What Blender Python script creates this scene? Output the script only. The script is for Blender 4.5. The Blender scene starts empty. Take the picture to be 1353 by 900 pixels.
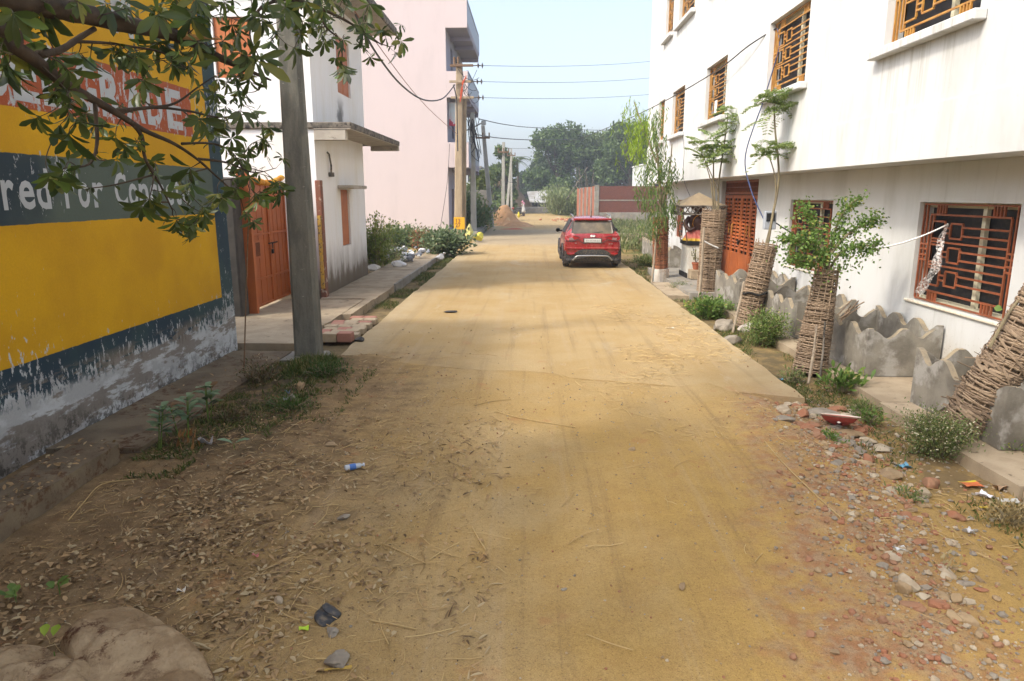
import bpy, math, random
import numpy as np
from mathutils import Vector, Matrix

random.seed(11); rng = np.random.default_rng(11)
S = bpy.context.scene
COL = S.collection
# ---------------------------------------------------------------- camera
CAM_H = 2.3; FPX = 910.0
PITCH = math.atan(193/FPX); YAW = math.atan(23.5*math.cos(PITCH)/FPX)
cam_d = bpy.data.cameras.new('camera'); cam = bpy.data.objects.new('camera', cam_d); COL.objects.link(cam)
cam.location = (0, 0, CAM_H); cam.rotation_euler = (math.pi/2-PITCH, 0, YAW)
cam_d.sensor_width = 36; cam_d.lens = 36*FPX/1353; cam_d.clip_start = 0.05; cam_d.clip_end = 5000
S.camera = cam
# ---------------------------------------------------------------- light
SUN_EL = math.radians(47)
SUN_DIR = Vector((-0.84, -0.54, 0)).normalized()            # horizontal direction towards the sun
W = bpy.data.worlds.new('World'); S.world = W; W.use_nodes = True
wn = W.node_tree; wn.nodes.clear()
sky = wn.nodes.new('ShaderNodeTexSky'); sky.sky_type = 'NISHITA'; sky.sun_disc = False
sky.sun_elevation = SUN_EL
sky.sun_rotation = math.atan2(SUN_DIR.x, SUN_DIR.y)
sky.air_density = 1.0; sky.dust_density = 5.0; sky.ozone_density = 1.0; sky.altitude = 200
bg = wn.nodes.new('ShaderNodeBackground'); bg.inputs[1].default_value = 0.15
wo = wn.nodes.new('ShaderNodeOutputWorld')
hs = wn.nodes.new('ShaderNodeHueSaturation'); hs.inputs['Saturation'].default_value = 0.75; hs.inputs['Value'].default_value = 1.15
wn.links.new(sky.outputs[0], hs.inputs['Color']); wn.links.new(hs.outputs[0], bg.inputs[0]); wn.links.new(bg.outputs[0], wo.inputs[0])
sl = bpy.data.lights.new('sun', 'SUN'); sl.energy = 1.4; sl.angle = math.radians(6); sl.color = (1.0, 0.93, 0.82)
sun = bpy.data.objects.new('sun', sl); COL.objects.link(sun)
sd = Vector((SUN_DIR.x*math.cos(SUN_EL), SUN_DIR.y*math.cos(SUN_EL), math.sin(SUN_EL)))
sun.rotation_euler = sd.to_track_quat('Z', 'Y').to_euler(); sun.location = (-20, -12, 30)
S.view_settings.view_transform = 'Standard'; S.view_settings.look = 'None'
S.view_settings.exposure = 1.16; S.view_settings.gamma = 1; S.view_settings.use_curve_mapping = False

# ---------------------------------------------------------------- pixel to place helpers (photo is 1353x900)
def ray(x, y):
    a = (x-676.5)/FPX; b = -(y-450.)/FPX
    fy = math.cos(PITCH)+b*math.sin(PITCH); fz = -math.sin(PITCH)+b*math.cos(PITCH)
    return Vector((a*math.cos(YAW)-fy*math.sin(YAW), a*math.sin(YAW)+fy*math.cos(YAW), fz))
O = Vector((0, 0, CAM_H))
def G(x, y, z=0.0):
    r = ray(x, y); return O + r*((z-CAM_H)/r.z)
def PX(x, y, X):
    r = ray(x, y); return O + r*(X/r.x)
def PY(x, y, Y):
    r = ray(x, y); return O + r*(Y/r.y)
def proj(p):
    c, s = math.cos(YAW), math.sin(YAW)
    rx = p[0]*c+p[1]*s; f0 = -p[0]*s+p[1]*c; dz = p[2]-CAM_H
    f = f0*math.cos(PITCH)-dz*math.sin(PITCH); u = f0*math.sin(PITCH)+dz*math.cos(PITCH)
    if f < 0.05: return (-9999, -9999)
    return (676.5+FPX*rx/f, 450-FPX*u/f)

# ---------------------------------------------------------------- node helpers
class NT:
    def __init__(s, name):
        s.m = bpy.data.materials.new(name); s.m.use_nodes = True
        s.t = s.m.node_tree; s.t.nodes.clear()
        s.out = s.t.nodes.new('ShaderNodeOutputMaterial')
        s.geo = None
    def n(s, t, **k):
        o = s.t.nodes.new(t)
        for a, b in k.items(): setattr(o, a, b)
        return o
    def put(s, sock, v):
        if v is None: return
        if hasattr(v, 'is_output'): s.t.links.new(v, sock)
        elif isinstance(v, (tuple, list)) and sock.type == 'RGBA': sock.default_value = (*v[:3], 1)
        else: sock.default_value = v
    def pos(s):
        if not s.geo: s.geo = s.n('ShaderNodeNewGeometry')
        return s.geo.outputs['Position']
    def local(s):
        return s.n('ShaderNodeTexCoord').outputs['Object']
    def sep(s, v=None):
        o = s.n('ShaderNodeSeparateXYZ'); s.put(o.inputs[0], v or s.pos()); return o.outputs
    def isl(s):
        if not s.geo: s.geo = s.n('ShaderNodeNewGeometry')
        return s.geo.outputs['Random Per Island']
    def objr(s): return s.n('ShaderNodeObjectInfo').outputs['Random']
    def math(s, op, a, b=0.0, clamp=False):
        o = s.n('ShaderNodeMath', operation=op, use_clamp=clamp); s.put(o.inputs[0], a); s.put(o.inputs[1], b); return o.outputs[0]
    def mix(s, f, a, b, mode='MIX'):
        o = s.n('ShaderNodeMix', data_type='RGBA', blend_type=mode); s.put(o.inputs[0], f); s.put(o.inputs[6], a); s.put(o.inputs[7], b); return o.outputs[2]
    def scale(s, vec, x, y, z):
        o = s.n('ShaderNodeVectorMath', operation='MULTIPLY'); s.put(o.inputs[0], vec); o.inputs[1].default_value = (x, y, z); return o.outputs[0]
    def noise(s, vec, scale=5, detail=4, rough=0.55, dist=0.0):
        o = s.n('ShaderNodeTexNoise'); s.put(o.inputs['Vector'], vec); o.inputs['Scale'].default_value = scale
        o.inputs['Detail'].default_value = detail; o.inputs['Roughness'].default_value = rough; o.inputs['Distortion'].default_value = dist
        return o.outputs[0]
    def vor(s, vec, scale=5, feature='F1'):
        o = s.n('ShaderNodeTexVoronoi', feature=feature); s.put(o.inputs['Vector'], vec); o.inputs['Scale'].default_value = scale; return o.outputs[0]
    def step(s, v, a, b):                                   # smooth 0..1 between a and b (a may exceed b)
        o = s.n('ShaderNodeMapRange', interpolation_type='SMOOTHSTEP'); s.put(o.inputs[0], v)
        if a <= b: o.inputs[1].default_value = a; o.inputs[2].default_value = b; o.inputs[3].default_value = 0; o.inputs[4].default_value = 1
        else: o.inputs[1].default_value = b; o.inputs[2].default_value = a; o.inputs[3].default_value = 1; o.inputs[4].default_value = 0
        return o.outputs[0]
    def fin(s, col, rough=0.8, bump=None, bstr=0.3, bdist=0.01, metal=0.0, spec=0.3, coat=0.0, trans=None):
        p = s.n('ShaderNodeBsdfPrincipled'); s.put(p.inputs['Base Color'], col); s.put(p.inputs['Roughness'], rough)
        p.inputs['Metallic'].default_value = metal; p.inputs['Specular IOR Level'].default_value = spec
        p.inputs['Coat Weight'].default_value = coat
        if coat: p.inputs['Coat Roughness'].default_value = 0.08
        if bump is not None:
            b = s.n('ShaderNodeBump'); b.inputs['Strength'].default_value = bstr; b.inputs['Distance'].default_value = bdist
            s.put(b.inputs['Height'], bump); s.t.links.new(b.outputs[0], p.inputs['Normal'])
        sh = p.outputs[0]
        if trans:
            t = s.n('ShaderNodeBsdfTranslucent'); s.put(t.inputs[0], col)
            mx = s.n('ShaderNodeMixShader'); mx.inputs[0].default_value = trans
            s.t.links.new(sh, mx.inputs[1]); s.t.links.new(t.outputs[0], mx.inputs[2]); sh = mx.outputs[0]
        s.t.links.new(sh, s.out.inputs[0]); return s.m

def rough_mat(name, c1, c2, scale=3, rough=0.85, bump=0.25, c3=None, s3=12, t3=(0.55, 0.7), stretch=(1, 1, 1), fine=60, spec=0.25, metal=0, bdist=0.01):
    n = NT(name); v = n.scale(n.pos(), *stretch)
    a = n.noise(v, scale, 6, 0.6)
    col = n.mix(n.step(a, 0.35, 0.65), c1, c2)
    if c3: col = n.mix(n.step(n.noise(v, s3, 5, 0.65), *t3), col, c3)
    f = n.noise(n.pos(), fine, 3)
    col = n.mix(0.25, col, n.mix(f, (0.35, 0.35, 0.35), (1, 1, 1)), 'MULTIPLY')
    h = n.math('ADD', n.math('MULTIPLY', f, 0.4), a)
    return n.fin(col, rough, h, bump, bdist, metal, spec)
def plain(name, c, rough=0.6, metal=0, spec=0.4, coat=0, dirt=0.15, fine=25):
    n = NT(name); f = n.noise(n.pos(), fine, 4)
    return n.fin(n.mix(n.math('MULTIPLY', n.step(f, 0.4, 0.75), dirt), c, (0.30, 0.23, 0.14)), rough, f, 0.05, 0.005, metal, spec, coat)
def leaf_mat(name, dark, light, odd=None, rough=0.5, trans=0.3, oddp=0.93):
    n = NT(name); r = n.isl()
    col = n.mix(r, dark, light)
    if odd: col = n.mix(n.math('GREATER_THAN', n.math('FRACT', n.math('MULTIPLY', r, 37.3)), oddp), col, odd)
    col = n.mix(0.35, col, n.mix(n.noise(n.pos(), 1.2, 3), (0.45, 0.5, 0.45), (1.15, 1.1, 1.0)), 'MULTIPLY')
    return n.fin(col, rough, trans=trans, spec=0.3)

# ---------------------------------------------------------------- objects
def wloc(o):
    v = Vector((0, 0, 0))
    while o: v += o.location; o = o.parent
    return v
def tag(o, label=None, cat=None, group=None, kind=None):
    if label: o['label'] = label
    if cat: o['category'] = cat
    if group: o['group'] = group
    if kind: o['kind'] = kind
    return o
def thing(name, loc, label, cat, group=None):
    o = bpy.data.objects.new(name, None); COL.objects.link(o); o.location = Vector(loc); o.empty_display_size = 0.2
    return tag(o, label, cat, group)
def mk(name, verts, faces, mats, parent=None, mi=None, smooth=False, origin=None):
    me = bpy.data.meshes.new(name)
    v = np.asarray(verts, dtype=float).reshape(-1, 3)
    base = np.array(wloc(parent) if parent else (origin or (0, 0, 0)))
    v = v - base
    if isinstance(faces, np.ndarray):
        nf, k = faces.shape
        me.vertices.add(len(v)); me.vertices.foreach_set('co', v.ravel())
        me.loops.add(nf*k); me.loops.foreach_set('vertex_index', faces.ravel().astype(np.int32))
        me.polygons.add(nf); me.polygons.foreach_set('loop_start', np.arange(0, nf*k, k, dtype=np.int32))
        me.polygons.foreach_set('loop_total', np.full(nf, k, dtype=np.int32))
        me.update(calc_edges=True)
    else:
        me.from_pydata([tuple(p) for p in v], [], faces); me.update()
    if not isinstance(mats, (list, tuple)): mats = [mats]
    for m in mats: me.materials.append(m)
    if mi is not None: me.polygons.foreach_set('material_index', np.asarray(mi, dtype=np.int32))
    if smooth: me.polygons.foreach_set('use_smooth', np.ones(len(me.polygons), dtype=bool))
    o = bpy.data.objects.new(name, me); COL.objects.link(o)
    if parent: o.parent = parent
    elif origin is not None: o.location = Vector(origin)
    return o
def frame(d):
    d = Vector(d).normalized(); up = Vector((0, 0, 1)) if abs(d.z) < 0.93 else Vector((1, 0, 0))
    a = d.cross(up).normalized(); b = a.cross(d).normalized(); return a, b
class MB:
    def __init__(s): s.v = []; s.f = []; s.m = []
    def add(s, vs, fs, mi=0):
        k = len(s.v); s.v += [tuple(p) for p in vs]; s.f += [tuple(i+k for i in f) for f in fs]; s.m += [mi]*len(fs); return s
    def box(s, a, b, mi=0, M=None):
        x0, y0, z0 = a; x1, y1, z1 = b
        vs = [Vector(p) for p in ((x0, y0, z0), (x1, y0, z0), (x1, y1, z0), (x0, y1, z0), (x0, y0, z1), (x1, y0, z1), (x1, y1, z1), (x0, y1, z1))]
        if M: vs = [M @ p for p in vs]
        return s.add(vs, [(3, 2, 1, 0), (4, 5, 6, 7), (0, 1, 5, 4), (1, 2, 6, 5), (2, 3, 7, 6), (3, 0, 4, 7)], mi)
    def bbox(s, a, b, r=0.01, mi=0, M=None, jit=0):         # box with chamfered edges
        c = [(a[i]+b[i])/2 for i in range(3)]; h = [(b[i]-a[i])/2 for i in range(3)]; r = min(r, *[q*0.45 for q in h])
        vs = []; idx = {}
        for sx in (-1, 1):
            for sy in (-1, 1):
                for sz in (-1, 1):
                    for ax in range(3):
                        q = [sx*(h[0]-r), sy*(h[1]-r), sz*(h[2]-r)]; sg = (sx, sy, sz); q[ax] = sg[ax]*h[ax]
                        idx[(sx, sy, sz, ax)] = len(vs)
                        p = Vector((c[0]+q[0], c[1]+q[1], c[2]+q[2]))
                        if jit: p += Vector((random.uniform(-jit, jit), random.uniform(-jit, jit), random.uniform(-jit, jit)))
                        vs.append(M @ p if M else p)
        fs = []
        for ax in range(3):
            o1, o2 = [(1, 2), (0, 2), (0, 1)][ax]
            for sg in (-1, 1):
                def key(p, q):
                    t = [0, 0, 0]; t[ax] = sg; t[o1] = p; t[o2] = q; return (*t, ax)
                fs.append([idx[key(-1, -1)], idx[key(1, -1)], idx[key(1, 1)], idx[key(-1, 1)]])
        for ax in range(3):                                  # edges parallel to ax
            o1, o2 = [(1, 2), (0, 2), (0, 1)][ax]
            for p in (-1, 1):
                for q in (-1, 1):
                    def key(e, w):
                        t = [0, 0, 0]; t[ax] = e; t[o1] = p; t[o2] = q; return (*t, w)
                    fs.append([idx[key(-1, o1)], idx[key(1, o1)], idx[key(1, o2)], idx[key(-1, o2)]])
        for sx in (-1, 1):
            for sy in (-1, 1):
                for sz in (-1, 1): fs.append([idx[(sx, sy, sz, 0)], idx[(sx, sy, sz, 1)], idx[(sx, sy, sz, 2)]])
        C = Vector(c); C = M @ C if M else C
        out = []
        for f in fs:
            p = [Vector(vs[i]) for i in f]; nn = (p[1]-p[0]).cross(p[2]-p[0]); m = sum(p, Vector())/len(p)
            out.append(f if nn.dot(m-C) > 0 else f[::-1])
        return s.add(vs, out, mi)
    def tube(s, pts, rad, seg=8, mi=0, cap=True, closed=False):
        pts = [Vector(p) for p in pts]; n = len(pts)
        if not isinstance(rad, (list, tuple)): rad = [rad]*n
        vs = []; prev = None
        for i, p in enumerate(pts):
            d = (pts[min(i+1, n-1)]-pts[max(i-1, 0)])
            if d.length < 1e-9: d = Vector((0, 0, 1))
            d.normalize()
            if prev is None: a, b = frame(d)
            else:
                a = prev - d*prev.dot(d)
                if a.length < 1e-6: a, _ = frame(d)
                a.normalize(); b = d.cross(a)
            if prev is None: b = d.cross(a)
            prev = a
            for k in range(seg):
                t = 2*math.pi*k/seg; vs.append(p+(a*math.cos(t)+b*math.sin(t))*rad[i])
        fs = [(i*seg+k, i*seg+(k+1) % seg, (i+1)*seg+(k+1) % seg, (i+1)*seg+k) for i in range(n-1) for k in range(seg)]
        if cap: fs += [tuple(range(seg-1, -1, -1)), tuple((n-1)*seg+k for k in range(seg))]
        return s.add(vs, fs, mi)
    def lathe(s, c, prof, seg=20, mi=0, sx=1, sy=1):
        vs = []; n = len(prof)
        for r, z in prof:
            for k in range(seg):
                t = 2*math.pi*k/seg; vs.append((c[0]+r*math.cos(t)*sx, c[1]+r*math.sin(t)*sy, c[2]+z))
        fs = [(i*seg+k, i*seg+(k+1) % seg, (i+1)*seg+(k+1) % seg, (i+1)*seg+k) for i in range(n-1) for k in range(seg)]
        fs += [tuple(range(seg-1, -1, -1)), tuple((n-1)*seg+k for k in range(seg))]
        return s.add(vs, fs, mi)
    def prism(s, pts, ext, mi=0):                            # planar outline pushed along ext
        e = Vector(ext); n = len(pts); vs = [Vector(p) for p in pts]+[Vector(p)+e for p in pts]
        fs = [tuple(range(n-1, -1, -1)), tuple(range(n, 2*n))]+[(i, (i+1) % n, n+(i+1) % n, n+i) for i in range(n)]
        nn = Vector((0, 0, 0))
        for i in range(n): nn += Vector(pts[i]).cross(Vector(pts[(i+1) % n]))
        if nn.dot(e) < 0: fs = [f[::-1] for f in fs]
        return s.add(vs, fs, mi)
    def rock(s, c, r, seed=0, sub=2, mi=0, flat=0.7, amp=0.25, ang=False):
        vs, fs = ico(sub); rs = random.Random(seed); ph = [(Vector((rs.uniform(-1, 1), rs.uniform(-1, 1), rs.uniform(-1, 1)))*rs.uniform(1, 3.2), rs.uniform(0, 6.3)) for _ in range(6)]
        pl = [(Vector((rs.uniform(-1, 1), rs.uniform(-1, 1), rs.uniform(-1, 1))).normalized(), rs.uniform(0.5, 0.8)) for _ in range(9)]
        if not isinstance(r, (tuple, list)): r = (r, r, r*flat)
        A = rs.uniform(0, 6.28); out = []
        for v in vs:
            v = Vector(v); k = 1+amp*sum(math.sin(v.dot(d)*2.3+p) for d, p in ph)/3.2; q = v*k
            for nrm, dd in pl:
                e = q.dot(nrm)
                if e > dd: q = q-nrm*(e-dd)*(0.9 if ang else 0.6)
            x, y, z = q.x*r[0], q.y*r[1], q.z*r[2]
            out.append((c[0]+x*math.cos(A)-y*math.sin(A), c[1]+x*math.sin(A)+y*math.cos(A), c[2]+z))
        return s.add(out, fs, mi)
    def build(s, name, mats, parent=None, smooth=False, origin=None):
        return mk(name, s.v, s.f, mats, parent, s.m if isinstance(mats, (list, tuple)) and len(mats) > 1 else None, smooth, origin)
_ico = {}
def ico(sub):
    if sub in _ico: return _ico[sub]
    t = (1+5**.5)/2
    v = [Vector(p).normalized() for p in ((-1, t, 0), (1, t, 0), (-1, -t, 0), (1, -t, 0), (0, -1, t), (0, 1, t), (0, -1, -t), (0, 1, -t), (t, 0, -1), (t, 0, 1), (-t, 0, -1), (-t, 0, 1))]
    f = [(0, 11, 5), (0, 5, 1), (0, 1, 7), (0, 7, 10), (0, 10, 11), (1, 5, 9), (5, 11, 4), (11, 10, 2), (10, 7, 6), (7, 1, 8), (3, 9, 4), (3, 4, 2), (3, 2, 6), (3, 6, 8), (3, 8, 9), (4, 9, 5), (2, 4, 11), (6, 2, 10), (8, 6, 7), (9, 8, 1)]
    for _ in range(sub):
        mid = {}; nf = []
        def m(a, b):
            k = (min(a, b), max(a, b))
            if k not in mid: mid[k] = len(v); v.append(((v[a]+v[b])/2).normalized())
            return mid[k]
        for a, b, c in f:
            x, y, z = m(a, b), m(b, c), m(c, a); nf += [(a, x, z), (b, y, x), (c, z, y), (x, y, z)]
        f = nf
    _ico[sub] = ([tuple(p) for p in v], f); return _ico[sub]

def smooth_path(pts, n=6):
    pts = [Vector(p) for p in pts]; out = []
    for i in range(len(pts)-1):
        p0 = pts[max(i-1, 0)]; p1 = pts[i]; p2 = pts[i+1]; p3 = pts[min(i+2, len(pts)-1)]
        for k in range(n):
            t = k/n; out.append(0.5*((2*p1)+(p2-p0)*t+(2*p0-5*p1+4*p2-p3)*t*t+(3*p1-p0-3*p2+p3)*t**3))
    out.append(pts[-1]); return out
def sag(a, b, d, n=16):
    a = Vector(a); b = Vector(b); return [a.lerp(b, i/n)-Vector((0, 0, d*4*(i/n)*(1-i/n))) for i in range(n+1)]

def unit(a): return a/np.maximum(np.linalg.norm(a, axis=1, keepdims=True), 1e-9)
class Leaves:                                                # many small blades: base point, axis, width direction
    def __init__(s): s.P = []; s.A = []; s.N = []; s.L = []; s.W = []
    def add(s, p, axis, nrm, L, Wd): s.P.append(tuple(p)); s.A.append(tuple(axis)); s.N.append(tuple(nrm)); s.L.append(L); s.W.append(Wd)
    def addn(s, P, A, N, L, Wd):
        s.P += [tuple(x) for x in P]; s.A += [tuple(x) for x in A]; s.N += [tuple(x) for x in N]; s.L += list(L); s.W += list(Wd)
    def build(s, name, mat, parent=None, kind='diamond', origin=None, curl=0.15):
        P = np.array(s.P); A = unit(np.array(s.A)); N = np.array(s.N); L = np.array(s.L)[:, None]; Wd = np.array(s.W)[:, None]
        T = unit(np.cross(A, N)+1e-6); N = unit(np.cross(T, A)); n = len(P)
        if kind == 'diamond':
            V = np.stack([P, P+A*L*.45+T*Wd/2, P+A*L-N*L*curl, P+A*L*.45-T*Wd/2], 1).reshape(-1, 3)
            F = (np.arange(n)[:, None]*4+np.arange(4)[None, :])
            return mk(name, V, F, mat, parent, origin=origin)
        c = curl                                             # folded, curved obovate leaf: 8 points, 6 quads-ish
        m = [P, P+A*L*.35-N*L*c*.1, P+A*L*.7-N*L*c*.45, P+A*L-N*L*c]
        up = N*Wd*.14
        V = np.stack([m[0], m[1], m[2], m[3], m[1]+T*Wd*.36+up, m[2]+T*Wd*.5+up, m[1]-T*Wd*.36+up, m[2]-T*Wd*.5+up, P+A*L*.9-N*L*c*.8+T*Wd*.26+up*.4, P+A*L*.9-N*L*c*.8-T*Wd*.26+up*.4, P+A*L*.08+T*Wd*.05, P+A*L*.08-T*Wd*.05], 1).reshape(-1, 3)
        b = np.arange(n)[:, None]*12
        quads = np.array([[0, 10, 4, 1], [1, 4, 5, 2], [2, 5, 8, 3], [0, 1, 6, 11], [1, 2, 7, 6], [2, 3, 9, 7]])
        F = (b[:, :, None]+quads[None]).reshape(-1, 4)
        return mk(name, V, F, mat, parent, origin=origin)
def rdir(n): return unit(rng.normal(size=(n, 3)))
def copy_tree(o, parent=None):
    c = o.copy(); COL.objects.link(c); c.parent = parent
    for ch in list(o.children): copy_tree(ch, c)
    return c
def vnoise(x, y, seed=0):                                    # numpy value noise
    xi = np.floor(x).astype(int); yi = np.floor(y).astype(int); xf = x-xi; yf = y-yi
    def h(a, b):
        n = (a*374761393+b*668265263+seed*1442695041) & 0xffffffff
        n = ((n ^ (n >> 13))*1274126177) & 0xffffffff
        return ((n ^ (n >> 16)) & 0xffff)/65535.0
    u = xf*xf*(3-2*xf); v = yf*yf*(3-2*yf)
    return (h(xi, yi)*(1-u)+h(xi+1, yi)*u)*(1-v)+(h(xi, yi+1)*(1-u)+h(xi+1, yi+1)*u)*v-0.5
def sst(a, b, x):
    t = np.clip((x-a)/(b-a), 0, 1); return t*t*(3-2*t)
# ---------------------------------------------------------------- ground
def yend(x): return 9.57-0.306*(x+2.75)
def hz(x, y):
    x = np.asarray(x, float); y = np.asarray(y, float)
    n1 = vnoise(x*1.3, y*1.3, 1); n2 = vnoise(x*5, y*5, 2); n3 = vnoise(x*17, y*17, 3)
    e = yend(x)+n1*0.5
    cover = (1-sst(-0.1, 0.9, y-e))
    cx = (1-sst(2.3, 3.3, x+n2*0.35))*sst(-4.3, -2.9, x+n1*0.4)
    verge = -0.12+0.0*x
    lf = sst(-2.7, -3.1, x)*(1-sst(7, 9.6, y))              # left foreground earth lies higher
    verge = verge+0.10*np.where(x < -2.6, (1-sst(8.5, 10, y)), 0)
    rub = np.exp(-((x-2.75)/0.55)**2)*sst(3.2, 5, y)*(1-sst(7.3, 8.1, y))*0.05
    mid = 0.018+0.02*n1
    z = verge*(1-cover*cx)+mid*cover*cx+rub
    far = sst(70, 80, y); z = z*(1-far)-0.03*far
    track = 0.012*(np.exp(-((x-0.1)/0.22)**2)+np.exp(-((x-1.6)/0.22)**2))*cover*cx
    amp = 1-0.5*cover*cx
    z = z-track+amp*(0.03*n2+0.012*n3)*np.where(y < 60, 1, 0.3)
    return z
def hz1(x, y): return float(hz(np.array([x]), np.array([y]))[0])

def grade(lo, hi, step, far, g=1.16):
    a = list(np.arange(lo, hi, step)); s_ = step; v = a[-1]
    while v < far: s_ *= g; v += s_; a.append(v)
    return a
gx = np.array(sorted([-q for q in grade(0.0, 5.0, 0.06, 900)[1:]]+grade(0.0, 5.0, 0.06, 900)))
gy = np.array([-60, -30, -15, -8, -4, -2, -1, 0]+[q for q in grade(0.3, 12, 0.06, 1800, 1.05)])
XX, YY = np.meshgrid(gx, gy); ZZ = hz(XX, YY)
nx, ny = len(gx), len(gy)
ii = (np.arange(ny-1)[:, None]*nx+np.arange(nx-1)[None, :]).ravel()
GF = np.stack([ii, ii+1, ii+nx+1, ii+nx], 1)

def dirt(n):
    """shared earth colour: tan dust, painted sunlit ochre patch, brown litter earth on the left, brick dust on the right"""
    P = n.pos(); s = n.sep(); x, y = s[0], s[1]
    a = n.noise(P, 0.9, 5, 0.6); b = n.noise(P, 4.0, 6, 0.65); c = n.noise(P, 40, 4, 0.7); t = n.noise(n.scale(P, 4.0, 0.13, 1), 1.0, 6, 0.7)
    wob = n.math('MULTIPLY', n.math('SUBTRACT', b, 0.5), 1.6); wob2 = n.math('MULTIPLY', n.math('SUBTRACT', a, 0.5), 2.4)
    xw = n.math('ADD', x, n.math('ADD', wob, wob2))
    tan = n.mix(n.step(a, 0.35, 0.65), (0.42, 0.308, 0.150), (0.38, 0.262, 0.108))
    sun_och = n.mix(n.step(b, 0.3, 0.7), (0.44, 0.292, 0.092), (0.38, 0.245, 0.085))
    m_sun_patch = n.math('MULTIPLY', n.step(xw, -0.6, 1.1), n.step(n.math('ADD', y, wob), 8.5, 5.0))  # sunlit patch at the lower right, mostly light put into the earth colour
    col = n.mix(n.math('MULTIPLY', m_sun_patch, 0.85), tan, sun_och)
    br = n.mix(n.step(b, 0.35, 0.65), (0.15, 0.10, 0.055), (0.28, 0.195, 0.105))
    left = n.math('MULTIPLY', n.step(xw, -0.6, -2.4), n.step(y, 11.5, 8.5))
    col = n.mix(n.math('MULTIPLY', left, 0.9), col, br)
    # brick dust strip: its centre runs from x 2.9 at y 7.6 to x 1.9 at y 3.4
    cen = n.math('ADD', n.math('MULTIPLY', y, 0.24), 1.12)
    d = n.math('ABSOLUTE', n.math('SUBTRACT', n.math('ADD', x, n.math('MULTIPLY', wob, 0.45)), cen))
    redm = n.math('MULTIPLY', n.math('MULTIPLY', n.step(d, 0.85, 0.2), n.step(y, 8.6, 7.6)), n.step(b, 0.3, 0.62))
    red = n.mix(n.step(n.noise(P, 14, 4), 0.4, 0.6), (0.31, 0.155, 0.085), (0.34, 0.235, 0.15))
    col = n.mix(n.math('MULTIPLY', redm, 0.85), col, red)
    # tyre polish running along the street, darker crumbs
    col = n.mix(n.math('MULTIPLY', n.step(t, 0.52, 0.66), 0.5), col, n.mix(0.5, col, (0.44, 0.34, 0.22)))
    col = n.mix(n.math('MULTIPLY', n.step(t, 0.48, 0.34), 0.32), col, (0.17, 0.115, 0.065))
    dry = n.math('MULTIPLY', n.step(x, 2.6, 3.3), n.step(b, 0.35, 0.6))
    col = n.mix(n.math('MULTIPLY', dry, 0.7), col, (0.36, 0.25, 0.09))
    pp = n.noise(P, 2.3, 3, 0.6)
    col = n.mix(n.math('MULTIPLY', n.step(pp, 0.62, 0.72), 0.35), col, (0.38, 0.17, 0.08))
    spk = n.vor(P, 55); col = n.mix(n.math('MULTIPLY', n.step(spk, 0.2, 0.05), n.math('MULTIPLY', n.step(b, 0.45, 0.7), 0.6)), col, (0.42, 0.36, 0.28))
    spd = n.noise(P, 90, 2); col = n.mix(n.math('MULTIPLY', n.step(spd, 0.6, 0.72), 0.5), col, (0.10, 0.065, 0.035))
    col = n.mix(0.45, col, n.mix(c, (0.25, 0.23, 0.2), (1.4, 1.35, 1.3)), 'MULTIPLY')
    fg = n.noise(P, 160, 2, .8); col = n.mix(0.3, col, n.mix(n.step(fg, .35, .65), (0.5, 0.5, 0.5), (1.25, 1.25, 1.25)), 'MULTIPLY')
    h = n.math('ADD', n.math('MULTIPLY', c, 0.5), n.math('ADD', b, n.math('MULTIPLY', t, 0.4)))
    return col, h, b
n = NT('earth'); col, h, b = dirt(n)
s3 = n.sep(); yy = s3[1]; xx = s3[0]
gn = n.noise(n.pos(), 0.35, 5, 0.7)
side = n.math('MAXIMUM', n.math('MULTIPLY', n.step(xx, -3.3, -5.5), n.step(yy, 22, 30)), n.math('MULTIPLY', n.step(xx, 3.3, 4.6), n.step(yy, 26, 30)))
side = n.math('MAXIMUM', side, n.step(yy, 80, 95))
col = n.mix(n.math('MULTIPLY', n.step(gn, 0.38, 0.55), side), col, (0.10, 0.125, 0.04))
vb = n.noise(n.pos(), 3.5, 5, 0.7)
verge = n.math('MULTIPLY', n.math('MAXIMUM', n.step(xx, 3.15, 3.3), n.step(xx, -2.75, -2.9)), n.math('MULTIPLY', n.step(yy, 7.8, 8.6), n.step(yy, 30, 27)))
col = n.mix(n.math('MULTIPLY', verge, n.math('ADD', .45, n.math('MULTIPLY', n.step(vb, .35, .6), .5))), col, (0.115, 0.09, 0.05))
pf = n.math('MULTIPLY', n.math('MULTIPLY', n.step(xx, -2.1, -2.8), n.step(yy, 5.3, 6.2)), n.step(yy, 10, 9.4))
col = n.mix(n.math('MULTIPLY', pf, n.math('ADD', .2, n.math('MULTIPLY', n.step(vb, .38, .55), .65))), col, (0.055, 0.045, 0.026))
rf = n.math('MULTIPLY', n.step(xx, 3.0, 3.5), n.math('MULTIPLY', n.step(yy, 4.6, 5.6), n.step(yy, 8.6, 7.8)))
col = n.mix(n.math('MULTIPLY', rf, n.math('ADD', .2, n.math('MULTIPLY', n.step(vb, .4, .58), .55))), col, (0.12, 0.09, 0.055))
M_earth = n.fin(col, 0.95, h, 0.75, 0.02, spec=0.1)
g = mk('ground', np.stack([XX, YY, ZZ], -1).reshape(-1, 3), GF, M_earth, smooth=True); tag(g, kind='structure')

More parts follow.
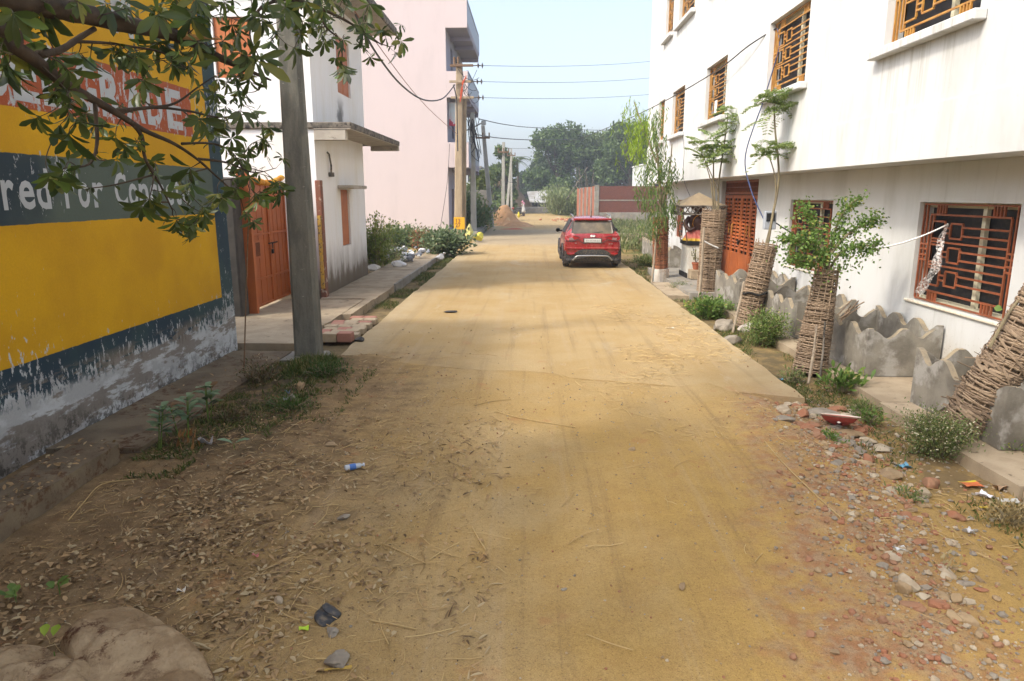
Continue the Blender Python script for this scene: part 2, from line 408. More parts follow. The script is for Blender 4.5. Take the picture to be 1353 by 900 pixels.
n = NT('dusty_concrete'); col, h, b = dirt(n)
P = n.pos(); sp = n.sep()
con = n.mix(n.step(n.noise(P, 3, 6, 0.7), 0.35, 0.65), (0.41, 0.355, 0.25), (0.34, 0.28, 0.185))
dustm = n.step(n.noise(n.scale(P, 0.55, 0.3, 1), 1.2, 6, 0.7), 0.22, 0.44)
edge = n.step(n.math('ABSOLUTE', n.math('SUBTRACT', sp[0], 0.22)), 2.2, 2.95)
dustm = n.math('MAXIMUM', dustm, n.step(sp[1], 11.5, 9.2)); dustm = n.math('MULTIPLY', dustm, n.math('SUBTRACT', 1.0, n.math('MULTIPLY', edge, 0.4)))
dustm = n.math('MAXIMUM', dustm, n.step(sp[1], 25, 14)) if False else dustm
col = n.mix(n.math('MULTIPLY', dustm, 0.9), con, col)
pale = n.step(n.noise(n.scale(P, 1.5, 0.4, 1), 1.5, 6, 0.75), 0.6, 0.7)
col = n.mix(n.math('MULTIPLY', pale, 0.3), col, (0.46, 0.41, 0.33))
shade_band = n.math('MULTIPLY', n.step(sp[1], 31, 34), n.step(sp[1], 50, 44))  # shadow across the road near the power pole, painted as a grey band
col = n.mix(n.math('MULTIPLY', shade_band, 0.45), col, (0.26, 0.235, 0.19))
M_road = n.fin(col, 0.92, h, 0.35, 0.01, spec=0.15)
def slab_sheet(name, xs, ys, ztop, depth, mat, jit=0.03, amp=0.006, parent=None, seed=5, xfn=None):
    xs = np.array(xs, float); ys = np.array(ys, float); X, Y = np.meshgrid(xs, ys)
    if xfn is not None: X, Y = xfn(X, Y)
    ex = vnoise(Y*2.2, Y*0+seed, seed)+0.5*vnoise(Y*9, Y*0+seed, seed+1)
    w = np.zeros_like(X); w[:, 0] = 1; w[:, -1] = 1; X = X+w*ex*jit
    ey = vnoise(X*3, X*0+seed, seed+2); w2 = np.zeros_like(Y); w2[0, :] = 1; w2[-1, :] = 1; Y = Y+w2*ey*jit
    Z = ztop+amp*(vnoise(X*0.8, Y*0.8, seed)+0.4*vnoise(X*5, Y*5, seed+1))
    nr, nc = X.shape; V = np.stack([X, Y, Z], -1).reshape(-1, 3).tolist()
    F = [(r*nc+c, r*nc+c+1, (r+1)*nc+c+1, (r+1)*nc+c) for r in range(nr-1) for c in range(nc-1)]
    ring = [(0, c) for c in range(nc)]+[(r, nc-1) for r in range(1, nr)]+[(nr-1, c) for c in range(nc-2, -1, -1)]+[(r, 0) for r in range(nr-2, 0, -1)]
    base = len(V)
    for r, c in ring:
        q = V[r*nc+c]; V.append([q[0], q[1], ztop-depth])
    m = len(ring)
    for i in range(m):
        a = ring[i][0]*nc+ring[i][1]; b_ = ring[(i+1) % m][0]*nc+ring[(i+1) % m][1]
        F.append((b_, a, base+i, base+(i+1) % m))
    return mk(name, V, F, mat, parent)
def road_shape(X, Y):
    k = np.clip((Y-9.0)/3.0, 0, 1)                           # first rows follow the slanting slab end
    return X, Y*(1)+np.where(Y < 12, (yend(X)-9.0)*(1-k), 0)
o = slab_sheet('road', np.linspace(-2.76, 3.2, 25), list(np.arange(9.0, 30, 0.25))+list(np.arange(30, 78, 1.0)), 0.0, 0.25, M_road, 0.05, 0.012, xfn=road_shape); tag(o, kind='structure')

M_cem = rough_mat('old_concrete', (0.40, 0.325, 0.225), (0.31, 0.245, 0.165), 2.5, 0.9, 0.4, (0.13, 0.095, 0.06), 7, (0.58, 0.72))
M_cemg = rough_mat('grey_cement', (0.31, 0.29, 0.25), (0.22, 0.205, 0.175), 2.2, 0.9, 0.4, (0.35, 0.28, 0.17), 4, (0.55, 0.7))
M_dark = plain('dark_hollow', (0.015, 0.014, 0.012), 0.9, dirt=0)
# left: drain cover along the painted wall, then the slabs in front of the house
n = NT('drain_cover_concrete'); P = n.pos(); s_ = n.sep()
c0 = n.mix(n.step(n.noise(P, 2.5, 5), 0.35, 0.65), (0.23, 0.185, 0.125), (0.16, 0.125, 0.085))
lit = n.math('MULTIPLY', n.step(n.noise(P, 9, 6, 0.75), 0.5, 0.62), n.step(n.noise(P, 0.9, 3), 0.35, 0.55))
c0 = n.mix(n.math('MULTIPLY', lit, 0.85), c0, (0.105, 0.05, 0.025))
c0 = n.mix(0.4, c0, n.mix(n.noise(P, 70, 3), (0.3, 0.3, 0.3), (1.1, 1.1, 1.1)), 'MULTIPLY')
M_drain = n.fin(c0, 0.95, n.noise(P, 30, 5), 0.5, 0.01, spec=0.1)
t = thing('drain_cover', (-3.8, 4, 0), 'raised concrete drain cover with dead leaves beside yellow painted wall', 'drain cover'); t['kind'] = 'structure'
slab_sheet('near_slab', np.linspace(-3.98, -3.57, 6), np.arange(-1.0, 5.75, 0.15), 0.175, 0.35, M_drain, 0.02, 0.015, t, 9)
slab_sheet('far_slab', np.linspace(-4.39, -3.52, 8), np.arange(5.82, 9.95, 0.15), 0.035, 0.25, M_drain, 0.02, 0.03, t, 12)
mk('drain_bottom', [(-4.4, -1, -0.2), (-3.9, -1, -0.2), (-3.9, 5.9, -0.2), (-4.4, 5.9, -0.2)], [(0, 1, 2, 3)], M_dark, t)
o = slab_sheet('gate_apron', np.linspace(-5.5, -3.6, 10), np.arange(10.25, 15.0, 0.25), 0.06, 0.3, M_cem, 0.03, 0.02, None, 21); tag(o, kind='structure')
def fp(X, Y): return X, Y
ys = list(np.arange(15.06, 31, 0.3))
t = bpy.data.objects.new('footpath', None); COL.objects.link(t); tag(t, kind='structure')
y0 = 12.95; k = 0
for L in (2.05, 1.9, 2.0, 1.95, 2.1, 1.9, 2.0, 2.0):
    xl = -3.55 if k == 0 else -4.64
    o = slab_sheet('paving_slab', np.linspace(xl if k else -3.6, -3.42+random.uniform(-.02, .02)+0.045*max(k-4, 0), 6), np.linspace(y0, y0+L-0.03, 8), 0.05+random.uniform(-.012, .012), 0.2, M_cem, 0.03, 0.012, t, 30+k)
    y0 += L; k += 1
# cement kerb strip between footpath and weeds
mb = MB()
for i in range(9):
    mb.bbox((-3.42, 17.2+i*1.1, -0.15), (-3.36, 18.27+i*1.1, 0.09+random.uniform(-.01, .01)), 0.01)
o = mb.build('drain_kerb', M_cemg); tag(o, kind='structure')
# brick pavers patch
n = NT('pink_paver'); r = n.isl()
M_pav = n.fin(n.mix(0.5, n.mix(n.step(r, 0.35, 0.45), (0.40, 0.20, 0.15), (0.43, 0.35, 0.24)), n.mix(n.noise(n.pos(), 12, 5), (0.5, 0.45, 0.4), (1.1, 1.1, 1.1)), 'MULTIPLY'), 0.9, n.noise(n.pos(), 50, 3), 0.3, 0.005, spec=0.2)
mb = MB()
for r in range(9):
    for c in range(3):
        x = -3.62+c*0.245+(0.12 if r % 2 else 0)*0.5; y = 10.9+r*0.22
        if r > 6 and c == 0: continue
        zt = 0.035+random.uniform(-.008, .008)+(0.05 if r == 0 else 0)
        mb.bbox((x, y, -0.06), (x+0.235, y+0.205, zt), 0.008, jit=0.004)
tag(mb.build('paver_patch', M_pav), kind='structure')
# pole plinth + slab in front of it
mb = MB(); mb.bbox((-3.75, 9.35, -0.12), (-2.95, 9.98, 0.0), 0.02, jit=0.02)
tag(mb.build('pole_plinth', M_cemg), kind='structure')

# right: path of slabs in front of the low fence and the shop step
ttt = bpy.data.objects.new('side_path', None); COL.objects.link(ttt); tag(ttt, kind='structure')
yy0 = 2.0
while yy0 < 15.5:
    L = random.uniform(1.0, 1.3); x0 = 3.98+random.uniform(-.03, .03)
    slab_sheet('paving_slab', np.linspace(x0, 5.3, 8), np.linspace(yy0, yy0+L-0.02, 7), 0.0+random.uniform(-.008, .004), 0.3, M_cem, 0.02, 0.01, ttt, int(yy0*10))
    yy0 += L
slab_sheet('door_step', np.linspace(3.7, 5.3, 8), np.linspace(15.9, 21.6, 20), 0.07, 0.3, M_cemg, 0.04, 0.02, ttt, 77)
slab_sheet('front_ramp', np.linspace(3.25, 3.95, 5), np.linspace(16.0, 18.4, 9), 0.0, 0.3, M_cem, 0.05, 0.03, ttt, 78)
# ---------------------------------------------------------------- buildings
VX, VY, VZ = Vector((1, 0, 0)), Vector((0, 1, 0)), Vector((0, 0, 1))
def wallsheet(mb, o, U, V, N, u0, u1, v0, v1, holes, depth=0.2, edge=0.26, mi=0):
    us = sorted({u0, u1, *[h[0] for h in holes], *[h[1] for h in holes]}); vs = sorted({v0, v1, *[h[2] for h in holes], *[h[3] for h in holes]})
    us = [u for u in us if u0 <= u <= u1]; vs = [v for v in vs if v0 <= v <= v1]
    o = Vector(o); flip = U.cross(V).dot(N) < 0
    def q(a, b, c, d):
        mb.add([a, b, c, d], [(3, 2, 1, 0)] if flip else [(0, 1, 2, 3)], mi)
    def P(u, v, d=0): return o+U*u+V*v-N*d
    for i in range(len(us)-1):
        for j in range(len(vs)-1):
            cu, cv = (us[i]+us[i+1])/2, (vs[j]+vs[j+1])/2
            if any(h[0] < cu < h[1] and h[2] < cv < h[3] for h in holes): continue
            q(P(us[i], vs[j]), P(us[i+1], vs[j]), P(us[i+1], vs[j+1]), P(us[i], vs[j+1]))
    for h in holes:
        a, b, c, d = h[:4]; D = h[4] if len(h) > 4 else depth
        q(P(a, c), P(a, c, D), P(b, c, D), P(b, c)); q(P(b, d), P(b, d, D), P(a, d, D), P(a, d))
        q(P(a, d), P(a, d, D), P(a, c, D), P(a, c)); q(P(b, c), P(b, c, D), P(b, d, D), P(b, d))
    if not edge: return
    a, b, c, d = u0, u1, v0, v1; D = edge
    q(P(b, c), P(b, c, D), P(a, c, D), P(a, c)); q(P(a, d), P(a, d, D), P(b, d, D), P(b, d))
    q(P(a, c), P(a, c, D), P(a, d, D), P(a, d)); q(P(b, d), P(b, d, D), P(b, c, D), P(b, c))

def white_wall(name, c=(0.80, 0.79, 0.75), stain=(0.55, 0.52, 0.45), base=0.25, zb=0.9, basecol=(0.16, 0.13, 0.09), z0=0.0, xcream=None, rough=0.85):
    n = NT(name); P = n.pos(); s = n.sep()
    a = n.noise(n.scale(P, 1, 1, 0.35), 1.1, 6, 0.65); b = n.noise(P, 5, 6, 0.7)
    col = n.mix(n.math('MULTIPLY', n.step(a, 0.45, 0.75), 0.55), c, stain)
    col = n.mix(n.math('MULTIPLY', n.step(n.noise(n.scale(P, 7, 7, 0.4), 1, 5, 0.7), 0.55, 0.75), 0.5), col, stain)
    h = n.math('ADD', s[2], n.math('MULTIPLY', n.math('SUBTRACT', n.noise(n.scale(P, 3, 3, 0.8), 1, 6, 0.7), 0.5), 1.3))
    col = n.mix(n.math('MULTIPLY', n.step(h, z0+zb, z0-0.1), base), col, basecol)
    if name == 'white_paint':                                # rain streaks running down from the sills
        st = n.noise(n.scale(P, 1, 11, .5), 1, 6, .75); inw = None
        for (ya, yb_) in ((7.6, 9.85), (12.2, 14.4), (17.1, 19.3), (21.6, 23.6), (24.8, 26)):
            q = n.math('MULTIPLY', n.step(s[1], ya, ya+.15), n.step(s[1], yb_, yb_-.15)); inw = q if inw is None else n.math('MAXIMUM', inw, q)
        zm = n.math('MAXIMUM', n.math('MULTIPLY', n.step(s[2], 2.9, 4.1), n.step(s[2], 4.2, 4.1)), n.math('MULTIPLY', n.step(s[2], 6.0, 7.3), n.step(s[2], 7.4, 7.3)))
        col = n.mix(n.math('MULTIPLY', n.math('MULTIPLY', inw, zm), n.math('MULTIPLY', n.step(st, .45, .65), .6)), col, (.33, .32, .27))
        drip = n.math('MULTIPLY', n.math('MULTIPLY', n.step(s[2], 3.33, 3.15), n.step(s[2], 2.72, 2.9)), n.step(n.noise(n.scale(P, 1, 5, .6), 1, 6, .75), .58, .7))
        col = n.mix(n.math('MULTIPLY', drip, .3), col, (.35, .34, .29))
        foot = n.math('MULTIPLY', n.step(h, .75, .2), n.step(n.vor(P, 22), .25, .05)); col = n.mix(n.math('MULTIPLY', foot, .6), col, (.12, .10, .07))
    if name == 'limewash':
        col = n.mix(n.math('MULTIPLY', n.step(h, .62, .30), .8), col, (0.12, 0.095, 0.065))
        sm = n.math('MULTIPLY', n.step(n.math('ADD', n.math('ABSOLUTE', n.math('SUBTRACT', s[1], 17.55)), n.math('MULTIPLY', n.math('SUBTRACT', b, .5), .9)), .42, .08), n.math('MULTIPLY', n.step(s[2], 4.72, 4.2), n.step(s[2], 3.8, 3.85)))
        col = n.mix(n.math('MULTIPLY', sm, .8), col, (.05, .045, .04))
    col = n.mix(n.math('MULTIPLY', n.step(n.vor(P, 9), 0.09, 0.03), 0.25), col, (0.25, 0.2, 0.14))
    return n.fin(col, rough, n.math('ADD', b, n.math('MULTIPLY', n.noise(P, 60, 3), 0.3)), 0.12, 0.01, spec=0.15)
M_white = white_wall('white_paint', (0.58, 0.59, 0.58), (0.39, 0.39, 0.35), 0.5, 0.8, (0.36, 0.29, 0.19))
M_reveal = plain('cream_reveal', (0.66, 0.60, 0.48), 0.8, dirt=0.25)
M_glass = plain('window_dark', (0.018, 0.020, 0.024), 0.35, spec=0.15, dirt=0.06)
M_post = plain('cream_mullion', (0.55, 0.52, 0.38), 0.7, dirt=0.2)
M_gold = rough_mat('golden_varnish', (0.50, 0.26, 0.055), (0.36, 0.16, 0.035), 8, 0.45, 0.1, spec=0.4)
M_rust = rough_mat('red_brown_enamel', (0.30, 0.085, 0.035), (0.22, 0.07, 0.03), 8, 0.5, 0.1, (0.33, 0.22, 0.14), 10, (0.6, 0.75), spec=0.4)
M_shade = plain('room_shade', (0.07, 0.07, 0.075), 0.9, dirt=0)

def grille_bars(W_, H_, t=0.022):
    L = []
    def hb(v, a, b): L.append((a*W_, b*W_, v*H_-t/2, v*H_+t/2))
    def vb(u, a, b): L.append((u*W_-t/2, u*W_+t/2, a*H_+t/2, b*H_-t/2))
    def rect(a, b, c, d):
        hb(c, a, b); hb(d, a, b); vb(a, c, d); vb(b, c, d)
    rect(.015, .985, .02, .98); rect(.10, .90, .12, .88)
    vb(.055, .02, .98); vb(.945, .02, .98)
    for u in (.17, .2, .23, .26): vb(u, .88, .98)
    for u in (.74, .77, .8, .83): vb(u, .02, .12)
    for u in (.74, .77, .8, .83): vb(u, .88, .98)
    for u in (.17, .2, .23, .26): vb(u, .02, .12)
    for v in (.42, .47, .53, .58): hb(v, .015, .10); hb(v, .90, .985)
    vb(.14, .12, .88)
    for c in (.27, .5, .73):
        rect(.14, .27, c-.085, c+.085); rect(.335, .46, c-.07, c+.07)
        hb(c-.025, .27, .335); hb(c+.025, .27, .335)
        hb(c-.04, .46, .90); hb(c+.04, .46, .90)
    for v in (.385, .615): hb(v, .14, .90)
    return L
def window_right(par, X, ya, yb, z0, z1, mat, depth, sill=True, gd=0.06, squares=True):
    """window in the wall facing -x, between ya<yb"""
    Wd, Hh = yb-ya, z1-z0
    p = MB().add([(X+depth-.004, yb, z0), (X+depth-.004, ya, z0), (X+depth-.004, ya, z1), (X+depth-.004, yb, z1)], [(0, 1, 2, 3)]).build('window', M_glass, par)
    m = MB()
    for a, b, c, d in grille_bars(Wd, Hh):
        off = random.uniform(-.0015, .0015)
        m.box((X+gd+off, yb-b, z0+c), (X+gd+.022+off, yb-a, z0+d))
    m.build('grille', mat, p)
    m = MB(); u = yb-0.60*Wd; m.box((X+depth-.07, u-.035, z0), (X+depth-.02, u+.035, z1)); m.box((X+depth-.06, ya, z0+.001), (X+depth-.02, yb, z0+.06)); m.box((X+depth-.06, ya, z1-.07), (X+depth-.02, yb, z1-.001))
    m.build('mullion', M_post, p)
    if sill:
        MB().bbox((X-.14, ya-.14, z0-.13), (X-.002, yb+.14, z0-.02), .012).build('sill', M_white, p)
    return p
XL, XU = 5.3, 4.6
H_ = thing('white_house', (5.3, 8, 0), 'tall white house with jutting upper storey and patterned window grilles', 'house')
low = [(7.70, 9.67, .88, 2.2), (12.4, 14.4, .88, 2.2), (16.5, 19.6, .10, 2.66), (21.45, 22.7, .8, 2.14), (24.25, 25.45, .8, 2.12)]
m = MB(); wallsheet(m, (XL, 0, 0), VY, VZ, -VX, -1.5, 27.3, -0.3, 2.699, low, .2)
m.box((XL+.262, -1.4, -.3), (XL+9, 27.2, 2.70))
m.build('ground_floor_wall', [M_white], H_)
up = [(7.72, 9.70, 4.16, 5.5), (12.33, 14.30, 4.16, 5.5), (17.2, 19.16, 4.16, 5.5), (21.7, 23.5, 4.16, 5.5), (24.85, 25.85, 4.16, 5.5),
      (12.33, 14.30, 7.42, 8.8), (17.2, 19.16, 7.42, 8.8), (20.95, 23.1, 7.42, 8.8), (24.0, 25.3, 7.45, 8.8), (7.72, 9.70, 7.42, 8.8)]
m = MB(); wallsheet(m, (XU, 0, 0), VY, VZ, -VX, -1.5, 28.2, 3.32, 10.3, up, .24)
wallsheet(m, (XU-.015, 0, 0), VY, VZ, -VX, -1.5, 28.2, 2.70, 3.318, [], .24)
m.box((XU+.264, -1.49, 2.702), (XU+9.9, 28.19, 10.25))
m.build('upper_wall', [M_white], H_)
for (a, b, c, d) in (low[0], low[1], low[3], low[4]): window_right(H_, XL, a, b, c, d, M_rust, .2, sill=False, gd=0.05)
for (a, b, c, d) in up: window_right(H_, XU, a, b, c, d, M_gold, .24, gd=.09)
MB().bbox((XL-.03, 7.62, .845), (XL+.12, 9.75, .875), .005).build('sill', M_reveal, H_)
MB().bbox((XL-.02, 12.32, .845), (XL+.12, 14.48, .875), .005).build('sill', M_reveal, H_)
# big folding louvred entrance
M_door = rough_mat('orange_brown_door', (0.42, 0.115, 0.030), (0.34, 0.095, 0.03), 3, 0.5, 0.1, spec=0.4)
door = MB(); dy0, dy1, dz0, dz1 = 16.52, 19.58, .10, 2.66; X = XL+.10
for k in range(4):
    a = dy0+k*(dy1-dy0)/4+.012; b = dy0+(k+1)*(dy1-dy0)/4-.012
    door.bbox((X, a, dz0+.03), (X+.03, b, .82), .004)
    for (p, q) in ((a, a+.07), (b-.07, b)): door.bbox((X, p, .822), (X+.045, q, 2.28), .004)
    door.box((X, a+.071, 2.2), (X+.04, b-.071, 2.279)); 
    mid = (a+b)/2; door.box((X+.002, mid-.02, .823), (X+.043, mid+.02, 2.198))
    z = .90
    while z < 2.17:
        for (p, q) in ((a+.071, mid-.021), (mid+.021, b-.071)):
            door.add([(X, p, z), (X, q, z), (X+.03, q, z+.045), (X+.03, p, z+.045), (X+.006, p, z-.006), (X+.006, q, z-.006), (X+.036, q, z+.039), (X+.036, p, z+.039)], [(0, 3, 2, 1), (4, 5, 6, 7), (0, 1, 5, 4), (2, 3, 7, 6)])
        z += .092
dp = door.build('entrance_door', M_door, H_)
for y in (dy0+.62, dy0+.9, dy1-.62, dy1-.9): MB().bbox((X-.03, y, 1.28), (X-.004, y+.03, 1.55), .006).build('handle', M_gold, dp)
m = MB(); m.bbox((X-.05, (dy0+dy1)/2-.12, 1.12), (X-.004, (dy0+dy1)/2+.1, 1.15), .005); m.bbox((X-.045, (dy0+dy1)/2-.03, 1.03), (X-.005, (dy0+dy1)/2+.03, 1.118), .01)
m.build('bolt_lock', M_dark, dp)
m = MB(); m.box((X, dy0, 2.30), (X+.05, dy1, 2.36)); m.box((X, dy0, 2.60), (X+.05, dy1, 2.655))
for i in range(40):
    y = dy0+(dy1-dy0)*i/39; m.box((X+.01, y-.008, 2.361), (X+.03, y+.008, 2.599))
m.box((X+.012, dy0, 2.47), (X+.028, dy1, 2.49)); m.build('transom_grille', M_rust, dp)
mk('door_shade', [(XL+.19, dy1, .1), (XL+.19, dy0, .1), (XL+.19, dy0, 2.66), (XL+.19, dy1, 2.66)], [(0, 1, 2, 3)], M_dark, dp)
# notice paper on the second upper window
mk('paper_notice', [(XU+.085, 18.5, 4.32), (XU+.085, 18.25, 4.32), (XU+.085, 18.25, 4.62), (XU+.085, 18.5, 4.62)], [(0, 1, 2, 3)], plain('paper', (0.75, .74, .7), dirt=.1), H_)

# ---------------- low scalloped fence boxes
M_fence = rough_mat('fence_cement', (0.27, 0.25, 0.205), (0.155, 0.14, 0.115), 2.6, 0.9, 0.4, (0.36, 0.345, 0.31), 2.2, (0.52, 0.64))
M_fence_top = rough_mat('fence_sunlit_worn_top', (0.33, 0.27, 0.18), (0.22, 0.19, 0.14), 6, 0.9, 0.35)  # worn crest; its lighter yellowish tone also has sunlight painted in
def scal(L, h=.62, per=.52, a=.14, zlow=0.0):
    """scalloped outline: hollows between rounded crests"""
    npan = max(1, round(L/per)); rr_ = random.Random(int(L*977)+int(h*100)); hj = [rr_.uniform(-.025, .02) for _ in range(npan+1)]; aj = [rr_.uniform(.8, 1.15) for _ in range(npan)]
    w = L/npan
    top = []
    for i in range(npan):
        for k in range(13):
            t = k/12; u = i*w+t*w
            z = h+hj[i]*(1-t)+hj[i+1]*t-a*aj[i]*(.5-.5*math.cos(2*math.pi*t))**1.15+rr_.uniform(-.006, .006)
            top.append((u, z))
    return [(0, zlow)]+top+[(L, zlow)]
def fence_panel(par, a, b, h=.62, th=.065, z0=.0):
    a = Vector((*a, z0)); b = Vector((*b, z0)); d = (b-a); L = d.length; d.normalize(); nrm = Vector((-d.y, d.x, 0))
    pr = scal(L, h); m = MB(); pts = [a+d*u+VZ*z-nrm*th/2 for u, z in pr]
    n = len(pts); q = [p+nrm*th for p in pts]
    # fan faces: vertical strips so the outline triangulates well
    top = pr[1:-1]
    for i in range(len(top)-1):
        (u0, z_0), (u1, z_1) = top[i], top[i+1]
        if u1-u0 < 1e-6: continue
        A = a+d*u0; B = a+d*u1
        for s_ in (-1, 1):
            f = [A+nrm*s_*th/2, B+nrm*s_*th/2, B+VZ*z_1+nrm*s_*th/2, A+VZ*z_0+nrm*s_*th/2]
            m.add(f, [(0, 1, 2, 3) if s_ < 0 else (3, 2, 1, 0)])
        m.add([A+VZ*z_0-nrm*th/2, B+VZ*z_1-nrm*th/2, B+VZ*z_1+nrm*th/2, A+VZ*z_0+nrm*th/2], [(0, 1, 2, 3)], 1)
    for (P_, z_, s_) in ((a, top[0][1], 1), (b, top[-1][1], -1)):
        f = [P_-nrm*th/2, P_+nrm*th/2, P_+nrm*th/2+VZ*z_, P_-nrm*th/2+VZ*z_]
        m.add(f, [(3, 2, 1, 0) if s_ < 0 else (0, 1, 2, 3)])
    return m.build('panel', [M_fence, M_fence_top], par)
def planter(y0, y1, xf=4.36, xb=5.2, h=.62, label=''):
    t = thing('planter_fence', (xf, y0, 0), label, 'planter fence', 'scalloped cement fence boxes along the white house')
    fence_panel(t, (xf, y1), (xf, y0), h); fence_panel(t, (xf+.034, y0+.034), (xb-.004, y0+.034), h); fence_panel(t, (xf+.034, y1-.034), (xb-.004, y1-.034), h)
    fence_panel(t, (xb+.03, y1), (xb+.03, y0), h+.04)
    mk('soil', [(xf, y0, .12), (xb, y0, .12), (xb, y1, .12), (xf, y1, .12)], [(0, 1, 2, 3)], M_earth, t)
planter(3.3, 5.6, label='scalloped cement fence box nearest the right edge of the picture')
planter(6.1, 7.62, label='scalloped cement fence box standing behind the leaning wicker guard')
planter(8.72, 10.35, label='scalloped cement fence box beside the leafy tree and its wicker guard')
planter(11.1, 13.0, label='scalloped cement fence box between two tall wicker guards')
planter(13.7, 15.5, xf=4.2, label='scalloped cement fence box next to the louvred orange door', h=.66)
t = tag(thing('cement_wall', (4.9, 23.6, 0), 'wavy low cement wall beyond the small roofed shrine', 'low wall'))
pts = [(4.55, 22.2), (4.55, 27.8)]
fence_panel(t, pts[0], pts[1], .62, .12, 0); fence_panel(t, (4.6, 22.25), (5.28, 22.25), .7, .12, 0)

# ---------------- yellow painted building on the left
n = NT('painted_advert_wall'); P = n.pos(); s = n.sep(); y, z = s[1], s[2]
jit = n.math('MULTIPLY', n.math('SUBTRACT', n.noise(P, 9, 5, 0.6), 0.5), 0.02); zz = n.math('ADD', z, jit); yj = n.math('ADD', y, jit)
def AND(*a):
    r = a[0]
    for q in a[1:]: r = n.math('MULTIPLY', r, q)
    return r
yel = n.mix(n.step(n.noise(P, 1.2, 4), 0.3, 0.7), (0.66, 0.375, 0.007), (0.55, 0.30, 0.008))
dark = n.mix(n.step(n.noise(P, 1.0, 4), 0.4, 0.6), (0.035, 0.070, 0.078), (0.022, 0.046, 0.070))
slate = n.mix(n.step(n.math('ADD', y, n.math('MULTIPLY', n.noise(P, 1.5, 4), 1.5)), 6.6, 7.4), (0.030, 0.050, 0.066), (0.095, 0.125, 0.105))
col = dark
col = n.mix(AND(n.step(zz, .858, .864), n.step(yj, 9.672, 9.664)), col, yel)
col = n.mix(AND(n.step(zz, 2.040, 2.046), n.step(zz, 2.650, 2.644), n.step(yj, 9.70, 9.68)), col, slate)
col = n.mix(AND(n.step(zz, 3.028, 3.034), n.step(zz, 3.63, 3.624), n.step(yj, 9.26, 9.25)), col, n.mix(n.noise(P, 2, 3), (0.40, 0.085, 0.026), (0.34, 0.10, 0.045)))
# flaking
pv = n.scale(P, 1, 1, 0.42); pk = n.noise(pv, 15, 8, 0.74, 0.2); big = n.noise(P, 0.9, 3)
thr = n.math('SUBTRACT', 0.665, n.math('ADD', n.math('MULTIPLY', n.step(z, 1.3, 0.9), 0.05), n.math('MULTIPLY', n.step(z, 0.9, 0.40), 0.17)))
thr = n.math('SUBTRACT', thr, AND(n.step(z, 2.98, 3.05), n.step(z, 3.75, 3.6), 0.11))
thr = n.math('SUBTRACT', thr, AND(n.step(z, 2.05, 2.1), n.step(z, 2.72, 2.65), n.step(y, 7.4, 6.0), 0.07))
thr = n.math('SUBTRACT', thr, n.math('MULTIPLY', n.step(y, 9.66, 9.72), 0.05))
thr = n.math('SUBTRACT', thr, AND(n.step(z, 0.6, 0.95), n.step(z, 1.9, 1.3), n.step(y, 6.6, 5.8), 0.05))
pm = n.math('MULTIPLY', n.math('SUBTRACT', n.math('ADD', pk, n.math('MULTIPLY', n.math('SUBTRACT', big, .5), .18)), thr), 40, clamp=True)
wash = n.mix(n.step(n.noise(n.scale(P, 1, 1, 2), 2.2, 6, 0.65), 0.42, 0.55), (0.50, 0.54, 0.57), (0.38, 0.40, 0.42))
col = n.mix(pm, col, wash)
lowm = n.step(n.math('ADD', z, n.math('MULTIPLY', n.math('SUBTRACT', n.noise(n.scale(P, 1.2, 1.2, 1.2), 1.6, 4), .5), .35)), .55, .42)
col = n.mix(lowm, col, wash)
band = AND(n.step(n.noise(n.scale(P, 1, .9, 3.2), 1.3, 5, .7), .5, .56), n.step(z, .75, .6))
col = n.mix(n.math('MULTIPLY', band, .85), col, (0.185, 0.16, 0.135))
gr = AND(n.step(n.noise(n.scale(P, 1, 1, .8), 8, 7, .8), .47, .56), n.step(n.math('ADD', z, n.math('MULTIPLY', n.noise(P, 2, 3), .35)), .55, .2))
col = n.mix(n.math('MULTIPLY', gr, .85), col, (0.045, 0.04, 0.032))
col = n.mix(0.3, col, n.mix(n.noise(P, 45, 4), (0.5, 0.5, 0.5), (1.2, 1.2, 1.2)), 'MULTIPLY')
M_advert = n.fin(col, 0.75, n.math('ADD', n.math('MULTIPLY', pm, -.3), n.noise(P, 20, 5)), 0.25, 0.006, spec=0.25)
n = NT('lettering_white'); P = n.pos(); s = n.sep(); pk = n.noise(n.scale(P, 1, 1, .42), 15, 8, .74, .2)
thr = n.math('ADD', .585, n.math('MULTIPLY', n.step(s[2], 2.95, 2.85), .12))
f_ = n.math('MULTIPLY', n.math('SUBTRACT', pk, thr), 30, clamp=True)
alt = n.mix(n.step(s[2], 2.85, 2.95), (0.09, 0.12, 0.10), (0.43, 0.12, 0.04))
M_let = n.fin(n.mix(f_, n.mix(n.noise(P, 6, 4), (0.50, 0.53, 0.56), (0.40, 0.44, 0.47)), alt), 0.8, spec=0.2)
YB = thing('yellow_building', (-4.4, 5, 0), 'yellow and dark blue painted building with peeling advert lettering', 'building')
m = MB(); wallsheet(m, (-4.4, 0, 0), VY, VZ, VX, -3.5, 10.05, -0.4, 5.08, [], edge=.2); m.box((-12, -3.49, -.39), (-4.602, 10.045, 5.07))
m.build('painted_wall', M_advert, YB)
